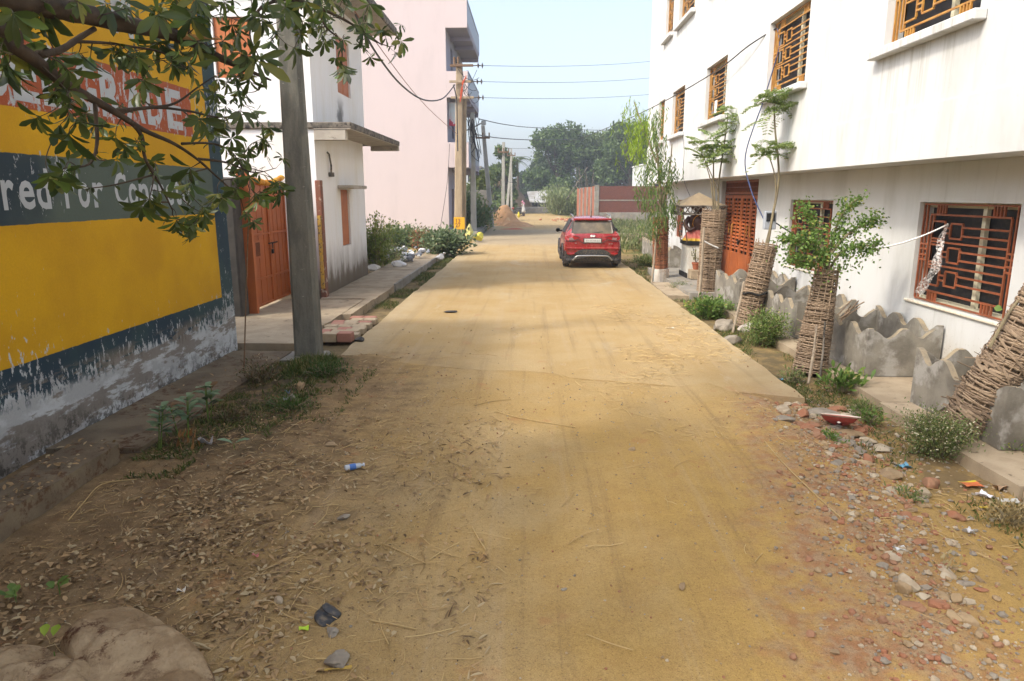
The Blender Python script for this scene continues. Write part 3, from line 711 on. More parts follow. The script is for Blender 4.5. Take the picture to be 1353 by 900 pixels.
def letters(txt, spans, z0, z1, fat, lower=None, name='lettering'):
    vs, fs = [], []
    for ch, (ya, yb) in zip(txt, spans):
        cu = bpy.data.curves.new('t', 'FONT'); cu.body = ch; cu.size = 1; cu.offset = fat; cu.resolution_u = 3
        ob = bpy.data.objects.new('t', cu); COL.objects.link(ob)
        dg = bpy.context.evaluated_depsgraph_get(); me = bpy.data.meshes.new_from_object(ob.evaluated_get(dg))
        a = np.array([v.co[:] for v in me.vertices]); x0, x1 = a[:, 0].min(), a[:, 0].max(); h0, h1 = a[:, 1].min(), a[:, 1].max()
        zt = z1 if (ch.isupper() or ch in 'dbtfhlk') else (lower or z1)
        if ch == 't': zt = (z1+(lower or z1))/2+.02
        zb = z0-(.09 if ch == 'g' else 0)
        k = len(vs)
        for p in a: vs.append((-4.396, ya+(p[0]-x0)/(x1-x0)*(yb-ya), zb+(p[1]-h0)/(h1-h0)*(zt-zb)))
        for f in me.polygons: fs.append(tuple(i+k for i in f.vertices))
        bpy.data.objects.remove(ob); bpy.data.meshes.remove(me); bpy.data.curves.remove(cu)
    mk(name, vs, fs, M_let, YB)
def ys_(l, py): return [tuple(PX(a, py, -4.4).y for a in ab) for ab in l]
letters('SELGRADE', ys_([(-26, 12), (18, 52), (57, 92), (98, 128), (133, 161), (164, 189), (192, 213), (218, 238)], 130), 3.09, 3.56, .035)
letters('EngineeredForConcrete', [(3.35+i*.31, 3.35+i*.31+.25) for i in range(7)]+ys_([(1, 18), (24, 44), (47, 65), (84, 97), (102, 117), (122, 136), (151, 167), (169, 181), (183, 195), (197, 207), (209, 216), (218, 228), (230, 238), (240, 251)], 250), 2.17, 2.53, .02, 2.42)
# second word line high up, mostly hidden by the branch
letters('CEM', ys_([(85, 108), (118, 140), (146, 172)], 10), 3.98, 4.5, .03)

# ---------------- compound gate between yellow building and house
M_or = rough_mat('orange_gate_paint', (0.44, 0.125, 0.035), (0.38, 0.11, 0.035), 2.5, 0.5, 0.08, (0.36, 0.13, 0.05), 6, (0.58, 0.75), stretch=(1, 1, .4), spec=0.4)
gt = thing('orange_gate', (-5.4, 14.2, 0), 'orange sheet metal double gate with small barred hatch and bolt', 'gate')
gy0, gy1 = 13.1, 15.28; gm = (gy0+gy1)/2+.1
for (a, b) in ((gy0, gm-.01), (gm+.01, gy1)):
    m = MB(); m.box((-5.42, a, .12), (-5.40, b, 2.53))
    for (p, q) in ((a, a+.045), (b-.045, b)): m.bbox((-5.40, p, .1), (-5.365, q, 2.56), .004)
    for z in (.1, .62, 1.5, 2.51): m.bbox((-5.398, a+.046, z), (-5.366, b-.046, z+.045), .004)
    nn = 4
    for i in range(1, nn):
        yq = a+(b-a)*i/nn; m.box((-5.399, yq-.006, .146), (-5.39, yq+.006, 2.508))
    leaf = m.build('gate_leaf', M_or, gt)
    if a == gy0:
        h = MB(); h.box((-5.398, a+.35, 1.05), (-5.38, a+.62, 1.42)); hh = h.build('hatch', M_or, leaf)
        b_ = MB()
        for i in range(4): b_.box((-5.379, a+.40+i*.055, 1.1), (-5.375, a+.42+i*.055, 1.37))
        b_.build('hatch_slots', M_dark, leaf)
m = MB(); m.tube([(-5.34, gm-.2, 1.32), (-5.34, gm+.28, 1.32)], .014, 8); m.tube([(-5.33, gm-.02, 1.32), (-5.33, gm-.02, 1.2)], .012, 6); m.bbox((-5.35, gm-.06, 1.1), (-5.32, gm+.02, 1.19), .01)
m.build('bolt', M_dark, gt)
M_mari = leaf_mat('marigold', (0.60, 0.22, 0.01), (0.65, 0.38, 0.02), (0.35, 0.05, 0.02), trans=.1)
m = MB(); pth = sag((-5.37, gy0+.1, 2.66), (-5.37, gy1-.1, 2.66), .13, 44)
for i, p in enumerate(pth): m.rock(p, .065, i, 1, 0, 1, .2)
tag(m.build('marigold_garland', M_mari, origin=(-5.37, 14.2, 2.6)), 'orange and yellow marigold garland hung along the top of the gate', 'garland')
t = thing('gate_post', (-5.6, 12.95, 0), 'narrow orange side panel and dark post left of the gate', 'gate post')
m = MB(); m.bbox((-5.43, 12.93, -.05), (-5.21, 13.03, 2.75), .006); m.build('side_panel', M_or, t)
m = MB(); m.bbox((-5.75, 12.6, -.05), (-5.36, 12.92, 2.6), .03, jit=.01); m.build('post', rough_mat('dark_stone', (.10, .09, .08), (.07, .065, .06), 4), t)

# ---------------- white house with orange shutters (left)
M_wl = white_wall('limewash', (0.80, 0.80, 0.80), (0.66, 0.62, 0.52), 0.95, 1.35, (0.15, 0.12, 0.085))
M_edge = rough_mat('weathered_slab_edge', (0.10, 0.09, 0.075), (0.24, 0.21, 0.17), 5, 0.9, 0.4, (0.035, 0.032, 0.03), 9, (.5, .62))
M_soff = rough_mat('slab_underside', (0.45, 0.41, 0.34), (0.36, 0.32, 0.27), 3, 0.9, 0.2, (0.15, 0.13, 0.1), 7, (.6, .72))
LH = thing('shuttered_house', (-4.65, 15.3, 0), 'small whitewashed house with orange shutters and black stained slab edges', 'house')
m = MB(); fy, by_ = 15.3, 19.72
wallsheet(m, (-4.65, 0, 0), VY, VZ, VX, fy, by_, -.3, 3.68, [(17.2, 18.02, 1.03, 2.42)], .12, None)
wallsheet(m, (0, fy, 0), VX, VZ, -VY, -11, -4.65, -.3, 3.68, [], .12, None)
m.box((-10.9, fy+.13, -.3), (-4.78, by_-.002, 3.66)); m.box((-4.779, by_-.15, -.3), (-4.6505, by_-.003, 3.66))
m.build('ground_floor_wall', M_wl, LH)
m = MB(); wallsheet(m, (-4.65, 0, 0), VY, VZ, VX, fy, by_+.3, 3.82, 6.72, [(17.42, 18.65, 4.72, 6.05)], .1, None)
wallsheet(m, (0, fy, 0), VX, VZ, -VY, -11, -4.65, 3.82, 6.72, [(-6.66, -5.88, 4.72, 5.93)], .1, None)
m.box((-10.9, fy+.13, 3.82), (-4.78, by_+.298, 6.70)); m.box((-4.779, by_+.15, 3.82), (-4.6505, by_+.297, 6.70)); m.build('upper_wall', M_wl, LH)
def slabby(name, z0, z1, x1, xo=-11, yo=fy-.0, y1=20.85):
    m = MB(); m.bbox((xo, fy-.75 if False else fy-.06, z0), (x1, y1, z1), .015, mi=0, jit=.006)
    return m
m = slabby('b', 3.685, 3.815, -3.82); 
sl_ = m.build('balcony_slab', M_edge, LH)
m = MB(); m.box((-4.648, fy-.05, 3.665), (-3.84, 20.8, 3.683)); m.bbox((-4.64, fy-.04, 3.44), (-3.95, fy+.16, 3.664), .01); m.bbox((-4.64, 20.66, 3.54), (-3.83, 20.82, 3.664), .01)
m.build('slab_soffit', M_soff, sl_)
m = MB(); m.bbox((-11, fy-.3, 6.73), (-3.8, 20.9, 6.93), .02, jit=.01); rs = m.build('roof_slab', M_edge, LH)
m = MB(); m.box((-4.66, fy-.25, 6.71), (-3.84, 20.85, 6.728)); m.build('slab_soffit', M_soff, rs)
m = MB(); m.bbox((-11, fy+.1, 6.93), (-4.7, 20.6, 7.8), .02); m.build('parapet', M_wl, LH)
M_sh = rough_mat('orange_shutter', (0.50, 0.16, 0.045), (0.42, 0.13, 0.04), 4, 0.55, 0.1, spec=.3)
def shutter_x(par, X, ya, yb, za, zb, leaves=2):
    w = MB(); 
    for k in range(leaves):
        a = ya+(yb-ya)*k/leaves+.01; b = ya+(yb-ya)*(k+1)/leaves-.01
        w.bbox((X-.08, a, za+.01), (X-.05, b, zb-.01), .004); h = (zb-za)/2
        for j in range(2): w.bbox((X-.05, a+.06, za+.07+j*h), (X-.042, b-.06, za+h-.05+j*h), .003)
    return w.build('shutter', M_sh, par)
w = shutter_x(LH, -4.65, 17.42, 18.65, 4.72, 6.05)
shutter_x(LH, -4.65, 17.2, 18.02, 1.03, 2.42, 1)
w = MB()
for k in range(2):
    a = -6.66+.39*k+.008; b = a+.375; w.bbox((a, fy+.05, 4.73), (b, fy+.08, 5.92), .004)
    for j in range(2): w.bbox((a+.05, fy+.042, 4.8+j*.58), (b-.05, fy+.05, 5.3+j*.58), .003)
w.build('shutter', M_sh, LH)
m = MB(); m.bbox((-4.648, 16.95, 2.44), (-4.25, 18.3, 2.52), .008); m.build('window_canopy', M_soff, LH)
m = MB(); m.bbox((-4.649, fy-.14, -.1), (-4.53, fy+.04, 2.6), .008); m.build('brick_jamb', rough_mat('red_brick_edge', (.24, .09, .055), (.22, .12, .085), 9, .9, .4, (.5, .42, .34), 7, (.55, .65)), LH)
m = MB(); m.bbox((-4.62, fy-.21, .25), (-4.55, fy-.142, 1.85), .005); m.build('yellow_plank', rough_mat('yellow_plank', (.55, .33, .05), (.45, .30, .10), 14, .8, .2, (.15, .1, .05), 20, (.55, .6)), LH)
m = MB(); m.tube([(-4.645, 16.2, 3.25), (-4.60, 16.2, 3.2), (-4.58, 16.25, 2.95), (-4.6, 16.3, 2.8)], .022, 7); m.bbox((-4.648, 16.22, 2.7), (-4.56, 16.42, 2.8), .01); m.build('spout', M_edge, LH)

# ---------------- pink apartment block
M_pink = white_wall('pale_pink_paint', (0.56, 0.475, 0.465), (0.49, 0.42, 0.41), 0.3, 0.9, (.35, .3, .27))
M_mauve = plain('mauve_grey_paint', (0.36, 0.33, 0.385), .8, dirt=.1)
M_panel = plain('shaded_panel', (0.34, 0.37, 0.43), .5, dirt=.05)  # street side shade is put into this blue grey balcony colour
k_ = 38/19.7; PBY = 38.0; XF = -4.4; XB = -3.28
PB = thing('pink_apartment_block', (-4.4, 38, 0), 'tall pale pink apartment block with shaded grey balcony fronts and blank side', 'building')
m = MB(); m.box((-26, PBY, -.3), (XF-.001, PBY+.3, 13.5)); m.box((-26, PBY+.301, -.3), (XF-.3, 47, 13.4)); 
m.build('side_wall', M_pink, PB)
m = MB(); wallsheet(m, (XF, 0, 0), VY, VZ, VX, PBY+.302, 47, -.3, 13.4, [(39.6, 41, .3, 2.6), (42.5, 44.5, .3, 2.6), (40.2, 41.4, 5.4, 7.0), (43, 45, 5.4, 7.0), (40.2, 41.3, 8.75, 10.2), (43, 45, 8.75, 10.2)], .15, .28)
m.build('street_wall', M_mauve, PB)
for (a, b, c, d) in [(39.6, 41, .3, 2.6), (42.5, 44.5, .3, 2.6), (40.2, 41.4, 5.4, 7.0), (43, 45, 5.4, 7.0), (40.2, 41.3, 8.75, 10.2), (43, 45, 8.75, 10.2)]:
    MB().box((XF-.2, a, c), (XF-.12, b, d)).build('window' if c > 1 else 'door', plain('brown_joinery', (.16, .10, .085), .5) if c < 1 else M_glass, PB)
for (z0, z1, ye) in ((3.62, 5.02, 46), (7.2, 8.6, 46), (10.62, 12.05, 46.5)):
    m = MB(); m.box((XF+.001, PBY+.002, z0+.3), (XB, PBY+.15, z1)); m.box((XF+.001, PBY+.003, z0+.1), (XB-.003, PBY+.13, z0+.299))
    b = m.build('balcony_end', M_pink, PB)
    m = MB(); m.box((XF+.001, PBY+.152, z0+.1), (XB-.02, ye, z0+.25)); 
    for yb_ in (PBY+2.2, PBY+4.6, ye-.25): m.box((XF+.002, yb_, z0-.1), (XB-.03, yb_+.25, z0+.098))
    m.box((XB-.1, PBY+.153, z0+.252), (XB-.003, ye, z0+.42)); m.build('balcony_floor', M_mauve, PB)
    m = MB()
    yq = PBY+.16
    while yq < ye-.1:
        m.box((XB-.05, yq, z0+.425), (XB-.01, yq+.94, z1)); yq += 1.0
    m.box((XB-.07, PBY+.152, z1+.001), (XB+.02, ye, z1+.06)); m.build('balcony_railing', M_panel, PB)
m = MB(); m.box((XF-.001, PBY+.004, -.3), (XB+.4, 47, .28)); m.build('porch_floor', M_cemg, PB)
# rolled banner stored on the first balcony
m = MB(); m.box((XF+.05, PBY+.5, 5.9), (XB-.2, PBY+.56, 7.1)); m.build('banner_board', rough_mat('faded_poster', (.50, .58, .60), (.55, .5, .5), 2, .6, .05, (.45, .05, .09), 1.5, (.55, .6)), PB)

# ---------------- far right: brick compound
n = NT('brick_wall'); bt = n.n('ShaderNodeTexBrick'); tc = n.local()
s = n.sep(n.pos()); cx = n.n('ShaderNodeCombineXYZ'); n.put(cx.inputs[0], n.math('ADD', s[0], s[1])); n.put(cx.inputs[1], s[2])
n.put(bt.inputs['Vector'], cx.outputs[0]); bt.inputs['Scale'].default_value = 4.2; bt.inputs['Color1'].default_value = (.15, .04, .025, 1); bt.inputs['Color2'].default_value = (.11, .034, .024, 1); bt.inputs['Mortar'].default_value = (.20, .13, .10, 1)
bt.inputs['Mortar Size'].default_value = .018
col = n.mix(.3, bt.outputs[0], n.mix(n.noise(n.pos(), 3, 5), (.5, .5, .5), (1.2, 1.2, 1.2)), 'MULTIPLY'); M_brick = n.fin(col, .9, bt.outputs[1], -.2, .02)
BW = thing('brick_compound', (6, 55, 0), 'unfinished red brick compound wall with a grey corner pillar', 'brick wall')
c0 = G(787, 292); yb = c0.y; xb = c0.x
ztop = PY(787, 246, yb).z
m = MB(); m.box((xb+.25, yb, .35), (xb+14, yb+.3, ztop)); m.build('brick_panel', M_brick, BW)
lft = G(762, 286); 
m = MB()
e0 = Vector((xb, yb+.25)); e1 = Vector((PY(762, 260, yb+11).x, yb+11)); d = (e1-e0)
for i in range(5):
    a = e0+d*((i+.06)/5); b = e0+d*((i+.94)/5)
    m.add([(a.x, a.y, .1), (b.x, b.y, .1), (b.x, b.y, ztop-.1*i*.3), (a.x, a.y, ztop-.1*i*.3), (a.x+.25, a.y, .1), (b.x+.25, b.y, .1), (b.x+.25, b.y, ztop-.1*i*.3), (a.x+.25, a.y, ztop-.1*i*.3)], [(3, 2, 1, 0), (4, 5, 6, 7), (2, 3, 7, 6), (0, 3, 7, 4), (1, 5, 6, 2)])
m.build('brick_panel', rough_mat('sunlit_brick', (.34, .13, .075), (.28, .10, .06), 3, .9, .3), BW)
m = MB(); m.bbox((xb-.15, yb-.06, 0), (xb+.248, yb+.25, ztop+.1), .01); m.bbox((xb+.3, yb-.05, -.2), (xb+14, yb-.002, .75), .01); m.box((xb+.25, yb-.02, 1.75), (xb+14, yb-.002, 1.85))
m.build('plinth', M_cemg, BW); m = MB()
for i in range(1, 5):
    a = e0+d*(i/5); MB().bbox((a.x-.08, a.y-.3, 0), (a.x+.2, a.y+.3, ztop-.05), .01).build('pillar', M_cemg, BW)
m = MB()
for i in range(7): x = xb+.3-i*.25; m.tube([(x, yb+5+i*.5, ztop-.2), (x+random.uniform(-.3, .3), yb+5+i*.5, ztop+random.uniform(.8, 2.0))], .03, 5)
m.tube([(xb-2.3, yb+6, 1.8), (xb-.3, yb+6, ztop+1.9)], .05, 5)
m.build('reinforcement_rods', M_edge, BW)
# small white house beyond
c = PY(836, 222, 84); t = thing('far_white_house', (c.x, 76, 0), 'white flat roofed house peeping past the corner of the tall white house', 'house')
MB().bbox((c.x, 76, -.2), (c.x+9, 84, c.z), .02).build('wall', M_white, t); MB().bbox((c.x-.1, 75.9, c.z), (c.x+9, 84, c.z+.15), .02).build('roof', M_white, t)
MB().box((c.x+1.2, 75.95, c.z-2.4), (c.x+1.9, 75.99, c.z-1.2)).build('window', M_glass, t)
# ---------------------------------------------------------------- poles and wires
n = NT('pole_concrete'); P = n.pos(); a = n.noise(n.scale(P, 3, 3, .8), 2, 6, .65)
col = n.mix(n.step(a, .38, .62), (0.125, 0.125, 0.108), (0.19, 0.185, 0.155)); col = n.mix(n.math('MULTIPLY', n.step(n.noise(n.scale(P, 9, 9, .7), 1, 5, .7), .55, .7), .6), col, (.10, .095, .085))
col = n.mix(n.math('MULTIPLY', n.step(n.noise(n.scale(P, 1, 1, 4), 7, 5, .7), .66, .7), .7), col, (.55, .52, .45))
col = n.mix(.4, col, n.mix(n.noise(P, 50, 4), (.45, .45, .45), (1.15, 1.15, 1.15)), 'MULTIPLY')
M_pole = n.fin(col, .9, n.noise(P, 35, 5), .5, .01, spec=.15)
M_polew = rough_mat('weathered_pole', (.42, .33, .22), (.32, .25, .17), 2, .9, .3, (.22, .17, .12), 5, (.58, .7), stretch=(3, 3, .6))
M_poleg = rough_mat('pale_pole', (.42, .41, .36), (.34, .33, .29), 2, .9, .3)
M_iron = plain('rusty_iron', (.15, .085, .045), .7, .3, dirt=.4)
M_wire = plain('black_cable', (.02, .02, .024), .5, dirt=.1)
M_blue = plain('blue_cable', (.03, .05, .13), .5, dirt=.1)
def taper_pole(base, top, w0, w1, d0=None, d1=None, ch=.12):
    """rectangular post with chamfered corners, tapered"""
    d0 = d0 or w0; d1 = d1 or w1; base = Vector(base); top = Vector(top); vs = []; m = MB(); K = 7
    for i in range(K):
        t = i/(K-1); c = base.lerp(top, t); a = (w0+(w1-w0)*t)/2; b = (d0+(d1-d0)*t)/2; r = a*ch*2
        for (x, y) in ((a-r, -b), (a, -b+r), (a, b-r), (a-r, b), (-a+r, b), (-a, b-r), (-a, -b+r), (-a+r, -b)): vs.append(c+Vector((x, y, 0)))
    fs = [(i*8+k, i*8+(k+1) % 8, (i+1)*8+(k+1) % 8, (i+1)*8+k) for i in range(K-1) for k in range(8)]+[tuple(range(7, -1, -1)), tuple((K-1)*8+k for k in range(8))]
    return m.add(vs, fs)
b0 = Vector((-3.2, 9.7, -.1)); t0 = PY(379, 0, 9.78); t0 = b0+(t0-b0)*1.5
o = taper_pole(b0, t0, .38, .21, .25, .18).build('concrete_pole', M_pole, origin=b0); tag(o, 'thick grey concrete electricity pole in front of the orange gate', 'pole')
# lashed double pole with insulators
p2 = G(606, 319); Y2 = p2.y; T2 = thing('electricity_pole', p2, 'weathered power pole with three rows of insulators and a yellow number patch', 'pole')
tp = PY(607, 84, Y2); p2.z = -.1
taper_pole(p2, tp, .44, .30, .3, .25).build('shaft', M_polew, T2)
ph = taper_pole(p2+Vector((.22, .25, 0)), PY(614, 130, Y2+.25), .24, .18, .2, .16).build('second_shaft', M_polew, T2)
M_yel = rough_mat('yellow_patch_paint', (.75, .42, .02), (.65, .36, .03), 6, .7, .1)
m = MB(); a = PY(600, 303, Y2-.16); b = PY(613.5, 287, Y2-.16); m.box((a.x-.01, Y2-.172, a.z), (b.x+.01, Y2-.151, b.z)); pt = m.build('number_patch', M_yel, T2)
# painted digits on the patch
cu = bpy.data.curves.new('t', 'FONT'); cu.body = '13\n27'; cu.size = .27; cu.space_line = .8; cu.offset = .006; ob = bpy.data.objects.new('t', cu); COL.objects.link(ob)
me = bpy.data.meshes.new_from_object(ob.evaluated_get(bpy.context.evaluated_depsgraph_get()))
vs = [(a.x+.06+v.co.x, Y2-.175, b.z-.27+v.co.y) for v in me.vertices]; fs = [tuple(f.vertices) for f in me.polygons]; bpy.data.objects.remove(ob)
mk('digits', vs, fs, M_rust, pt)
ins_ends = []
for px, (yy, hw) in zip((612, 611, 613), ((88, 1), (109, 1), (130, 1))):
    c = PY(px, yy, Y2)
    m = MB(); m.bbox((c.x-.6, Y2-.28, c.z-.05), (c.x+.5, Y2-.20, c.z+.06), .01); m.build('crossarm', M_polew if yy > 100 else M_iron, T2)
    for i in range(1):
        m = MB(); x0 = c.x+.45; e = PY(632, yy, Y2).x
        m.tube([(x0, Y2-.24, c.z), (e+.15, Y2-.24, c.z)], .025, 6)
        for xx in (x0+.28, x0+.48): 
            m.tube([(xx-.04, Y2-.24, c.z), (xx, Y2-.24, c.z), (xx+.04, Y2-.24, c.z)], [.05, .15, .05], 10)
        m.build('insulator', plain('brown_porcelain', (.06, .045, .04), .3), T2); ins_ends.append(Vector((e+.15, Y2-.24, c.z)))
m = MB()
for px in (601, 606): 
    c = PY(px, 84, Y2); m.tube([(c.x, Y2-.2, c.z-.2), (c.x, Y2-.2, c.z+.25)], .06, 6)
m.build('pin_insulator', M_iron, T2)
m = MB()
for i in range(9):
    a = PY(607+random.uniform(-2, 8), random.uniform(84, 132), Y2-.3); b = PY(612+random.uniform(0, 22), random.uniform(88, 135), Y2-.3)
    m.tube(sag(a, b, random.uniform(.1, .5), 8), .012, 4, cap=False)
m.build('jumper_wires', M_wire, T2)
m = MB()
for i in range(3): m.tube(smooth_path([PY(616, 100+i*2, Y2-.3), PY(613-i, 108, Y2-.32), PY(609+i, 120, Y2-.3), PY(608, 135, Y2-.3)], 4), .022, 5)
m.build('red_wire_bundle', plain('red_wire', (.5, .08, .03), .5), T2)
m = MB(); m.tube(smooth_path([PY(599, 112, Y2-.3), PY(603, 130, Y2-.3), PY(604, 160, Y2-.3), PY(605, 200, Y2-.3)], 4), .03, 5); m.build('down_cable', M_wire, T2)
# second slimmer post and street lamp bracket
p3 = G(626, 311); T3 = thing('utility_post', p3, 'slim pale post with a lamp bracket beside the weathered power pole', 'pole'); p3.z = -.1
taper_pole(p3, PY(624, 149, p3.y), .34, .25).build('shaft', M_poleg, T3)
m = MB(); m.tube([PY(612, 174, p3.y), PY(622, 170, p3.y), PY(640, 161, p3.y)], .04, 6); m.bbox(tuple(PY(636, 164, p3.y)-Vector((0, .1, .05))), tuple(PY(642, 159.5, p3.y)+Vector((0, .1, .0))), .02); m.build('lamp_bracket', plain('grey_metal', (.3, .32, .33), .4, .5), T3)
m = MB()
for i in range(7):
    pts = [PY(random.uniform(616, 636), random.uniform(152, 215), p3.y-.2) for _ in range(4)]; m.tube(smooth_path(pts, 5), .018, 4, cap=False)
m.build('loose_cables', M_wire, T3)
def far_pole(bx, by, Yp, tx, ty, w, label, arm=True):
    b = PY(bx, by, Yp); b.z = -.1; t = PY(tx, ty, Yp); T = thing('utility_post', b, label, 'pole')
    taper_pole(b, t, w, w*.7).build('shaft', M_poleg, T)
    if arm:
        m = MB(); m.bbox((t.x-.5, Yp-w, t.z-.9), (t.x+.5, Yp-w*.6, t.z-.78), .01)
        for q in (-.45, 0, .45): m.tube([(t.x+q, Yp-w*.8, t.z-.78), (t.x+q, Yp-w*.8, t.z-.5)], .05, 5)
        m.build('crossarm', M_iron, T)
    return t
ta = far_pole(650, 300, 50, 638, 166, .36, 'leaning grey post behind the bushes left of the sand heap')
tb = far_pole(664.5, 290, 62, 665.5, 188, .34, 'upright pale post rising behind the sand heap')
tc_ = far_pole(669, 280, 74, 676, 206, .30, 'thin tilted post crossing an upright one in the distance', False)
td = far_pole(676, 276, 84, 675.5, 196, .26, 'farthest thin upright post near the palm')
def cable(name, pts, r, label, mat=M_wire, n=8):
    m = MB(); m.tube(smooth_path(pts, n), r, 5, cap=False); return tag(m.build(name, mat, origin=pts[0]), label, 'cable')
ends = [(870, 78), (870, 100), (872, 121.5)]
for k, (e, (x, y)) in enumerate(zip(ins_ends, ends)):
    q = PY(x, y, 52); m = MB(); m.tube(sag(e, e+(q-e)*1.15, .22, 20), .010, 4, cap=False)
    tag(m.build('power_line', M_wire, origin=e), ['topmost of three bare wires running right from the power pole', 'middle of three bare wires running right from the power pole', 'lowest of three bare wires running right from the power pole'][k], 'wire')
cable('overhead_cable', [PY(1027, 37, 14.2), PY(990, 60, 15.2), PY(940, 98, 17.6), PY(862, 142, 23), PY(800, 170, 33), PY(750, 188, 45), PY(710, 196, 55), PY(666, 196, 61.8)], .014, 'black cable sagging from the upper window across the street to a far post')
cable('overhead_cable', [PY(632, 157, 39), PY(670, 165, 46), PY(712, 169, 58), PY(800, 172, 80), PY(845, 168, 90)], .025, 'dark wire sagging toward the trees from the slim pale post')
cable('overhead_cable', [PY(630, 178, 39), PY(665, 183, 50), PY(708, 185, 60), PY(760, 184, 80)], .03, 'lower dark wire running level from the slim pale post to the trees')
cable('overhead_cable', [PY(665, 240, 62), PY(740, 246, 70), PY(800, 243, 80), PY(840, 240, 90)], .02, 'thin wire crossing low in front of the dark trees')
cable('overhead_cable', [PY(470, 20, 15.5), PY(497, 70, 18), PY(530, 112, 22), PY(560, 132, 26), PY(585, 130, 31), PY(601, 112, Y2-.3)], .028, 'thick twisted cable drooping from the shuttered house to the power pole')
cable('service_wire', [PY(462, 5, 15.5), PY(500, 60, 18), PY(545, 120, 24), PY(575, 152, 30), PY(605, 178, Y2-.3)], .011, 'thin dark wire drooping below the thick twisted cable', M_rust)
cable('service_wire', [PY(594, 190, 37.9), PY(591, 240, 37.8), PY(582, 300, 37.8)], .014, 'black wire hanging down the pink side wall')
cable('service_cable', [PY(1027, 37, 14.2), PY(1030, 60, 14), PY(1022, 90, 14.1), PY(1008, 135, 14.1), PY(985, 205, 14.2), PY(992, 250, 14), PY(1010, 292, 13.4)], .012, 'blue and black cable hanging from the upper window down to the meter box', M_blue)
cable('service_wire', [PX(902, 178, 4.58), PX(904, 200, 4.5), PX(903, 235, 4.45), PY(914, 264, 19.4)], .007, 'thin wire hanging from a small upper window to the shrine roof')
cable('steel_stay', [PY(330, 250, 8.9), PY(327, 330, 8.9), PY(322, 505, 8.6)], .009, 'thin rusty stay wire hanging upright near the painted wall corner', M_iron)
# meter box on a stick
c = PY(1017, 291, 13.1); t = thing('meter_box', c, 'small grey electric meter box strapped above the wicker guard by the door', 'meter box')
m = MB(); m.bbox((c.x-.11, c.y-.05, c.z-.17), (c.x+.11, c.y+.05, c.z+.17), .012); bx = m.build('case', plain('grey_box', (.33, .36, .40), .5), t)
m = MB(); m.bbox((c.x-.08, c.y-.062, c.z-.02), (c.x+.08, c.y-.0505, c.z+.13), .008); m.build('cover_glass', M_glass, bx)
m = MB(); m.tube(smooth_path([(c.x+.1, c.y-.05, c.z-.05), (c.x+.45, c.y, c.z-.25), (c.x+.9, c.y+.1, c.z-.42)], 5), .012, 5); m.build('lead', M_wire, t)

# ---------------------------------------------------------------- car
n = NT('red_car_paint'); P = n.pos(); s = n.sep(); f = n.noise(P, 7, 5, .7)
dust = n.math('MULTIPLY', n.step(f, .35, .75), n.math('ADD', .18, n.math('MULTIPLY', n.step(s[2], .9, .25), .5)))
M_red = n.fin(n.mix(dust, (0.31, 0.008, 0.014), (.32, .18, .10)), n.math('ADD', .22, n.math('MULTIPLY', dust, .6)), coat=.6, spec=.5)
M_blk = plain('black_cladding', (.030, .032, .036), .6, dirt=.4); M_tyre = plain('tyre_rubber', (.022, .021, .02), .85, dirt=.6); M_chrome = plain('brushed_silver', (.42, .42, .42), .35, .9, dirt=.15)
M_cglass = plain('dusty_rear_glass', (.10, .085, .06), .15, spec=.6, dirt=.55, fine=3); M_alloy = plain('alloy', (.45, .45, .46), .3, .8, dirt=.3)
M_lamp = plain('red_lamp', (.38, .012, .016), .12, spec=.6, dirt=.1); M_lampc = plain('clear_lamp', (.30, .20, .19), .15, spec=.6, dirt=.1)
cx, cy = 1.99, 21.95
CAR = thing('parked_car', (cx, cy, 0), 'dusty red compact SUV parked facing away on the right side of the road', 'car')
# cross sections: station y from rear, list of (halfwidth, z)
def sec(y, wb, zb, wm, zm, wbelt, zbelt, wr, zr, zc):
    return y, [(wb*.9, zb), (wb, zb+.04), (wm, zm-.12), (wm, zm+.08), (wbelt, zbelt), (wbelt-.03, zbelt+.03), (wr+.02, zr-.07), (wr-.05, zr), (wr*.5, zc), (0, zc+.005)]
ST = [sec(0.00, .70, .42, .80, .72, .76, 1.00, .62, 1.03, 1.03), sec(.05, .78, .36, .87, .70, .83, 1.03, .64, 1.09, 1.09), sec(.16, .82, .30, .90, .70, .86, 1.05, .60, 1.30, 1.32), sec(.34, .84, .27, .905, .70, .86, 1.06, .585, 1.53, 1.555),
      sec(.9, .84, .25, .91, .70, .87, 1.05, .60, 1.575, 1.60), sec(1.6, .84, .24, .905, .70, .87, 1.03, .61, 1.59, 1.615), sec(2.2, .84, .24, .905, .70, .87, 1.01, .60, 1.56, 1.58),
      sec(2.75, .84, .24, .905, .70, .86, 1.00, .60, 1.30, 1.33), sec(3.05, .84, .24, .90, .70, .84, .98, .66, 1.06, 1.08), sec(3.6, .82, .25, .88, .68, .78, .93, .6, .97, .99), sec(3.9, .76, .28, .82, .62, .72, .82, .55, .84, .85), sec(3.99, .66, .34, .72, .56, .64, .72, .5, .74, .74)]
vs, fs = [], []; K = 19
for y, h in ST:
    row = [(cx-w, cy+y, z) for w, z in h]+[(cx+w, cy+y, z) for w, z in h[-2::-1]]
    vs += row
for i in range(len(ST)-1):
    for k in range(K-1): fs.append((i*K+k, i*K+k+1, (i+1)*K+k+1, (i+1)*K+k))
    fs.append((i*K+K-1, i*K, (i+1)*K, (i+1)*K+K-1))
fs.append(tuple(range(K-1, -1, -1))); fs.append(tuple((len(ST)-1)*K+k for k in range(K)))
fs = [f[::-1] for f in fs]
body = mk('body', vs, fs, M_red, CAR, smooth=True)
sb = body.modifiers.new('s', 'SUBSURF'); sb.levels = 2; sb.render_levels = 2
